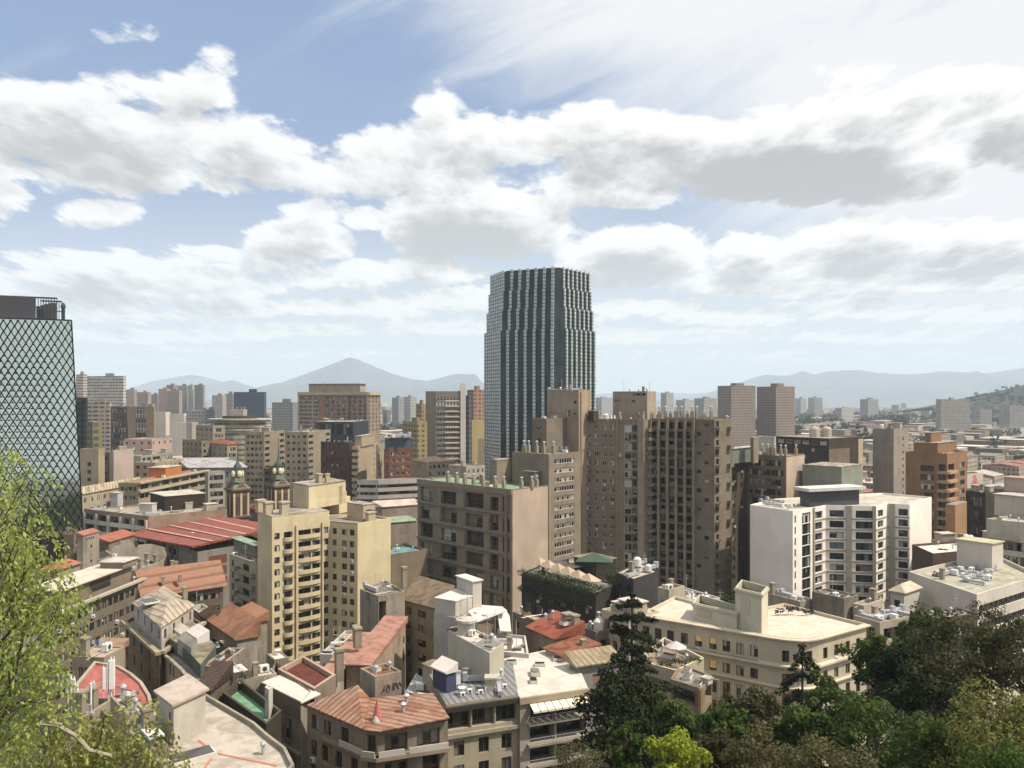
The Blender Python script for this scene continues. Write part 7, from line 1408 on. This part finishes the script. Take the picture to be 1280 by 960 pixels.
# the tree right beside the viewer
def near_tree(label, limbs, blobs, Y, seed, n, leaf, mat, foot):
    r = random.Random(seed); f = Vector(foot); root = empty('near_tree', f); tag(root, label, 'tree', 'trees on the hillside'); m = MB(); bl = []
    for (px, py, dy, rp) in blobs: bl.append((pt(px, py, Y+dy), rp/1000*Y))
    hub = pt(*limbs[0], Y); limb(m, r, f, hub, .16, .10, 5, .03)
    lv = MB(); Q = __import__('mathutils').Quaternion
    tot = sum(rad**2 for _, rad in bl)
    for c, rad in bl:
        k = max(2, int(n/13*rad*rad/tot))
        limb(m, r, hub if r.random() < .6 else hub-Vector((0, 0, 1)), c, .03, .006, 5, .06) if r.random() < .5 else None
        for _ in range(k):                                       # hanging sprays
            p = Vector(c)+Vector((r.gauss(0, .55), r.gauss(0, .6), r.gauss(0, .55)))*rad; d = Vector((r.uniform(-1, 1), r.uniform(-1, 1), r.uniform(-.1, .7))).normalized(); st = r.uniform(.035, .06)
            for i in range(13):
                p = p+d*st; d = (d+Vector((0, 0, -.22))).normalized(); nn = Vector((r.uniform(-1, 1), r.uniform(-1, 1), r.uniform(-.4, 1.3))).normalized(); t = (d+Vector((r.uniform(-1, 1), r.uniform(-1, 1), r.uniform(-.9, .3)))).normalized(); w = nn.cross(t).normalized(); s2 = leaf*r.uniform(.5, 1.3); o = p+Vector((r.uniform(-1, 1), r.uniform(-1, 1), r.uniform(-1, 1)))*.035
                lv.poly([o, o+t*s2*.45+w*s2*.24, o+t*s2, o+t*s2*.45-w*s2*.24])
    m.build('trunk', BARK, root); lv.build('crown', mat, root); return root
r_ = random.Random(12); bl = []
for (x, y, w) in [(-14, 600, 26), (0, 566, 12), (12, 578, 13), (28, 600, 15), (6, 640, 24), (30, 655, 20), (-12, 690, 44), (22, 705, 32), (56, 690, 16), (66, 718, 14), (80, 742, 11), (46, 748, 28), (10, 770, 46), (56, 790, 24), (30, 830, 34), (-10, 850, 50), (62, 838, 12), (92, 762, 7), (30, 890, 34), (-10, 930, 48), (70, 870, 12)]:
    bl.append((x, y, r_.uniform(-.8, .8), w)); 
    for _ in range(2): bl.append((x+r_.uniform(-1, 1)*w, y+r_.uniform(-1, 1)*w, r_.uniform(-1, 1), w*.45))
near_tree('sunlit yellow green tree close by at the left edge before the lattice office block', [(-40, 900)], bl, 14.5, 6, 11500, .10, NEAR, (at(-60, 14.5).x, 14.5, 44))
bl = []
for (x, y, w) in [(30, 950, 42), (80, 925, 26), (110, 940, 30), (150, 915, 20), (168, 940, 26), (200, 955, 20), (130, 900, 13), (165, 885, 14), (60, 905, 18), (185, 920, 13), (100, 960, 34), (140, 965, 36), (215, 970, 20)]:
    bl.append((x, y, r_.uniform(-.8, .8), w)); bl.append((x+r_.uniform(-1, 1)*w, y+r_.uniform(-1, 1)*w, r_.uniform(-1, 1), w*.45))
t = near_tree('leafy bush with pale bare twigs below the yellow green tree in the lower left corner', [(40, 1050)], bl, 17, 8, 7500, .11, leafmat((.05, .07, .016), (.36, .36, .12), .45), (at(40, 17).x, 17, 42))
m = MB(); rr = random.Random(3)
for path, w in (([(14, 918), (45, 905), (72, 907), (95, 920), (112, 938), (140, 945)], .045), ([(40, 910), (62, 903), (78, 906)], .03), ([(85, 912), (88, 940), (92, 960)], .022), ([(28, 758), (45, 775), (60, 790)], .03), ([(0, 760), (20, 750), (32, 766)], .03)):
    P = [pt(x, y, 16.0) for x, y in path]
    for a, b2 in zip(P, P[1:]): m.tube(a, b2, w, w*.85, 6, 0, False)
m.build('bare_twigs', BARKP, t)
# ------------------------------------------------------------------ the low city carpet
def carpet():
    r = random.Random(21); cols = [((.62, .56, .46), 'cream'), ((.72, .70, .66), 'white'), ((.46, .42, .37), 'grey'), ((.50, .40, .30), 'tan'), ((.33, .20, .15), 'brick'), ((.30, .27, .23), 'dark'), ((.60, .48, .42), 'pinkish'), ((.52, .46, .32), 'ochre')]
    roofs = [(roofmat((.82, .78, .72), .25), 'white roofed'), (roofmat((.66, .62, .56), .55), 'pale roofed'), (roofmat((.40, .38, .36), .5), 'grey roofed'), (roofmat((.50, .27, .19), .45), 'red roofed'), (roofmat((.36, .29, .24), .6), 'brown roofed')]
    boxes = []
    for q, o in HERO: xs = [p[0] for p in q]; ys = [p[1] for p in q]; boxes.append((min(xs), max(xs), min(ys), max(ys)))
    names = []
    for q, o in HERO:
        c = area_c(q); lab = o['label']
        for w in (' with ', ' beside ', ' in front ', ' behind ', ' seen ', ' left of ', ' right of ', ' between ', ' under ', ' whose ', ' below ', ' by ', ' at ', ' and ', ' on ', ' next ', ' touching ', ' along ', ' that ', ' in the '): lab = lab.split(w)[0]
        if len(lab.split()) >= 3: names.append((640+1000*c.x/c.y, c.y, ' '.join(lab.split()[:6])))
    cand = []; ca, sa = math.cos(R(45)), math.sin(R(45))
    def cell(step, Y0, Y1):
        k = int(Y1*1.7/step)
        for i in range(-k, k):
            for j in range(-k, k):
                if (i % 5 == 0) or (j % 4 == 0): continue
                a, b = i*step, j*step; x, y = a*ca-b*sa, a*sa+b*ca
                if Y0 <= y < Y1 and abs(x) < y*.68+15: yield x, y, step
    near = list(cell(27, 150, 520))+list(cell(34, 520, 900))
    far_ = list(cell(42, 900, 2000))+list(cell(75, 2000, 5200))
    made = 0
    for x, y, st in sorted(near, key=lambda t: t[1]):
        w, d = st*r.uniform(.62, .98), st*r.uniform(.62, .98); px = 640+1000*x/y
        rad = max(w, d)*.62
        if any(a-rad < x < b2+rad and c-rad < y < e+rad for a, b2, c, e in boxes) or math.hypot(x, y) < 165: continue
        rgb, cn = r.choice(cols); rf, rn = r.choice(roofs); h = r.uniform(7, 15)+(6 if r.random() < .2 else 0)
        if px > 880 and y > 330: h *= .8
        if y < 330: h = min(h, 13)
        v = r.uniform(.85, 1.1); q = [Vector((x+(u*ca-t*sa), y+(u*sa+t*ca))) for u, t in ((-w/2, d/2), (-w/2, -d/2), (w/2, -d/2), (w/2, d/2))]
        if made < 285:
            root = empty('low_building', (x, y, 0)); near_n = min(names, key=lambda t: abs(t[0]-px)*1.0+abs(t[1]-y)*.25+(60 if t[1] < y-260 else 0)); dx = px-near_n[0]
            rel = 'behind' if abs(dx) < 16 and y > near_n[1] else 'in front of' if abs(dx) < 16 else 'right of' if dx > 0 else 'left of'
            size = 'long' if max(w, d) > 1.35*min(w, d) else ('taller' if h > 15 else 'low')
            tag(root, f'{size} {cn} {rn} building {rel} the {near_n[2]}', 'building', 'low buildings of the city carpet')
            MB().prism(q, 0, h, 0, False).build('wall', facade_far(rgb, (.06, .055, .05), 3.3, 3.4), root)
            kind = r.random(); i1 = inset(q, -.25); tb = MB(); C = area_c(q)
            if kind < .38:
                m1, m2 = (i1[0]+i1[1])/2, (i1[2]+i1[3])/2; rs = r.uniform(1.5, 2.8)
                tb.poly([(*i1[0], h+.02), (*i1[1], h+.02), (*m1, h+rs)]); tb.poly([(*i1[1], h+.02), (*i1[2], h+.02), (*m2, h+rs), (*m1, h+rs)]); tb.poly([(*i1[2], h+.02), (*i1[3], h+.02), (*m2, h+rs)]); tb.poly([(*i1[3], h+.02), (*i1[0], h+.02), (*m1, h+rs), (*m2, h+rs)])
                tb.build('roof', rf, root)
            else:
                tb.prism(i1, h+.01, h+.4, 0); tb.build('roof', rf, root); hb = MB()
                for _ in range(r.randint(1, 3)): hb2 = C+Vector((r.uniform(-.3, .3)*w, r.uniform(-.3, .3)*d)); hb = MB().obox(hb2, (ca, sa), r.uniform(2, 6), r.uniform(2, 4), h+.41, h+r.uniform(1.4, 3.2)); hb.build('rooftop_hut', plaster(r.choice(cols)[0], .3), root)
            made += 1
        else: far_.append((x, y, st))
    # the mass of the far city
    mats = [facade_far(c, (.07, .07, .07), 4, 3.6) for c, _ in cols]; ms = mats+[m for m, _ in roofs]; m = MB(); nw = len(mats)
    for x, y, st in far_:
        if r.random() < .12: continue
        w, d = st*r.uniform(.55, .97), st*r.uniform(.55, .97); rad = max(w, d)*.6
        if any(a-rad < x < b2+rad and c-rad < y < e+rad for a, b2, c, e in boxes): continue
        h = r.uniform(5, 14)
        if y > 1300 and r.random() < .035 and x < 100: h = r.uniform(25, 62)
        elif y > 1600 and r.random() < .025: h = r.uniform(22, 50)
        q = [Vector((x+(u*ca-t*sa), y+(u*sa+t*ca))) for u, t in ((-w/2, d/2), (-w/2, -d/2), (w/2, -d/2), (w/2, d/2))]
        if h > 20: c = area_c(q); q = [c+(p-c)*.42 for p in q]
        m.prism(q, 0, h, r.randrange(nw), False, nw+r.choice((0, 0, 1, 1, 2, 3, 4)))
    tag(m.build('distant_city', ms), kind='stuff')
    # trees far off in the low city, one mass
    t = MB(); rr = random.Random(5)
    for _ in range(420):
        y = rr.choice((rr.uniform(350, 900), rr.uniform(900, 2400), rr.uniform(1800, 3200))); px = rr.uniform(-20, 1300); x = (px-640)/1000*y
        if y > 1700 and rr.random() < .75: px = rr.uniform(960, 1300); x = (px-640)/1000*y
        if any(a-6 < x < b2+6 and c-6 < y < e+6 for a, b2, c, e in boxes): continue
        R0 = rr.uniform(3, 5) if y < 900 else rr.uniform(7, 15)
        bl = [((x+rr.uniform(-1, 1)*R0, y+rr.uniform(-1, 1)*R0, R0*rr.uniform(.5, 1.5)), R0*rr.uniform(.5, .8)) for _ in range(5)]; leafcloud(t, rr, bl, 90, R0*.55)
    prof = [(1165, 509), (1185, 505), (1200, 500), (1212, 497), (1226, 492.5), (1240, 491), (1256, 487), (1275, 482), (1300, 476), (1340, 466)]
    for _ in range(300):
        px = rr.uniform(1172, 1335); py = next(ya+(yc-ya)*(px-a)/(c-a) for (a, ya), (c, yc) in zip(prof, prof[1:]) if a <= px <= c); u = rr.uniform(.35, 1.02); H = zof(py, 2300); y = 2300-600*(1-u); x = (px-640)/1000*2300; R0 = rr.uniform(5, 9)
        leafcloud(t, rr, [((x+rr.uniform(-1, 1)*R0, y, H*min(1, u)**1.35+R0*rr.uniform(-.3, .6)), R0*rr.uniform(.5, .9)) for _ in range(3)], 60, R0*.55)
    tag(t.build('distant_trees', leafmat((.014, .022, .012), (.05, .065, .03), .1)), kind='stuff')
carpet()
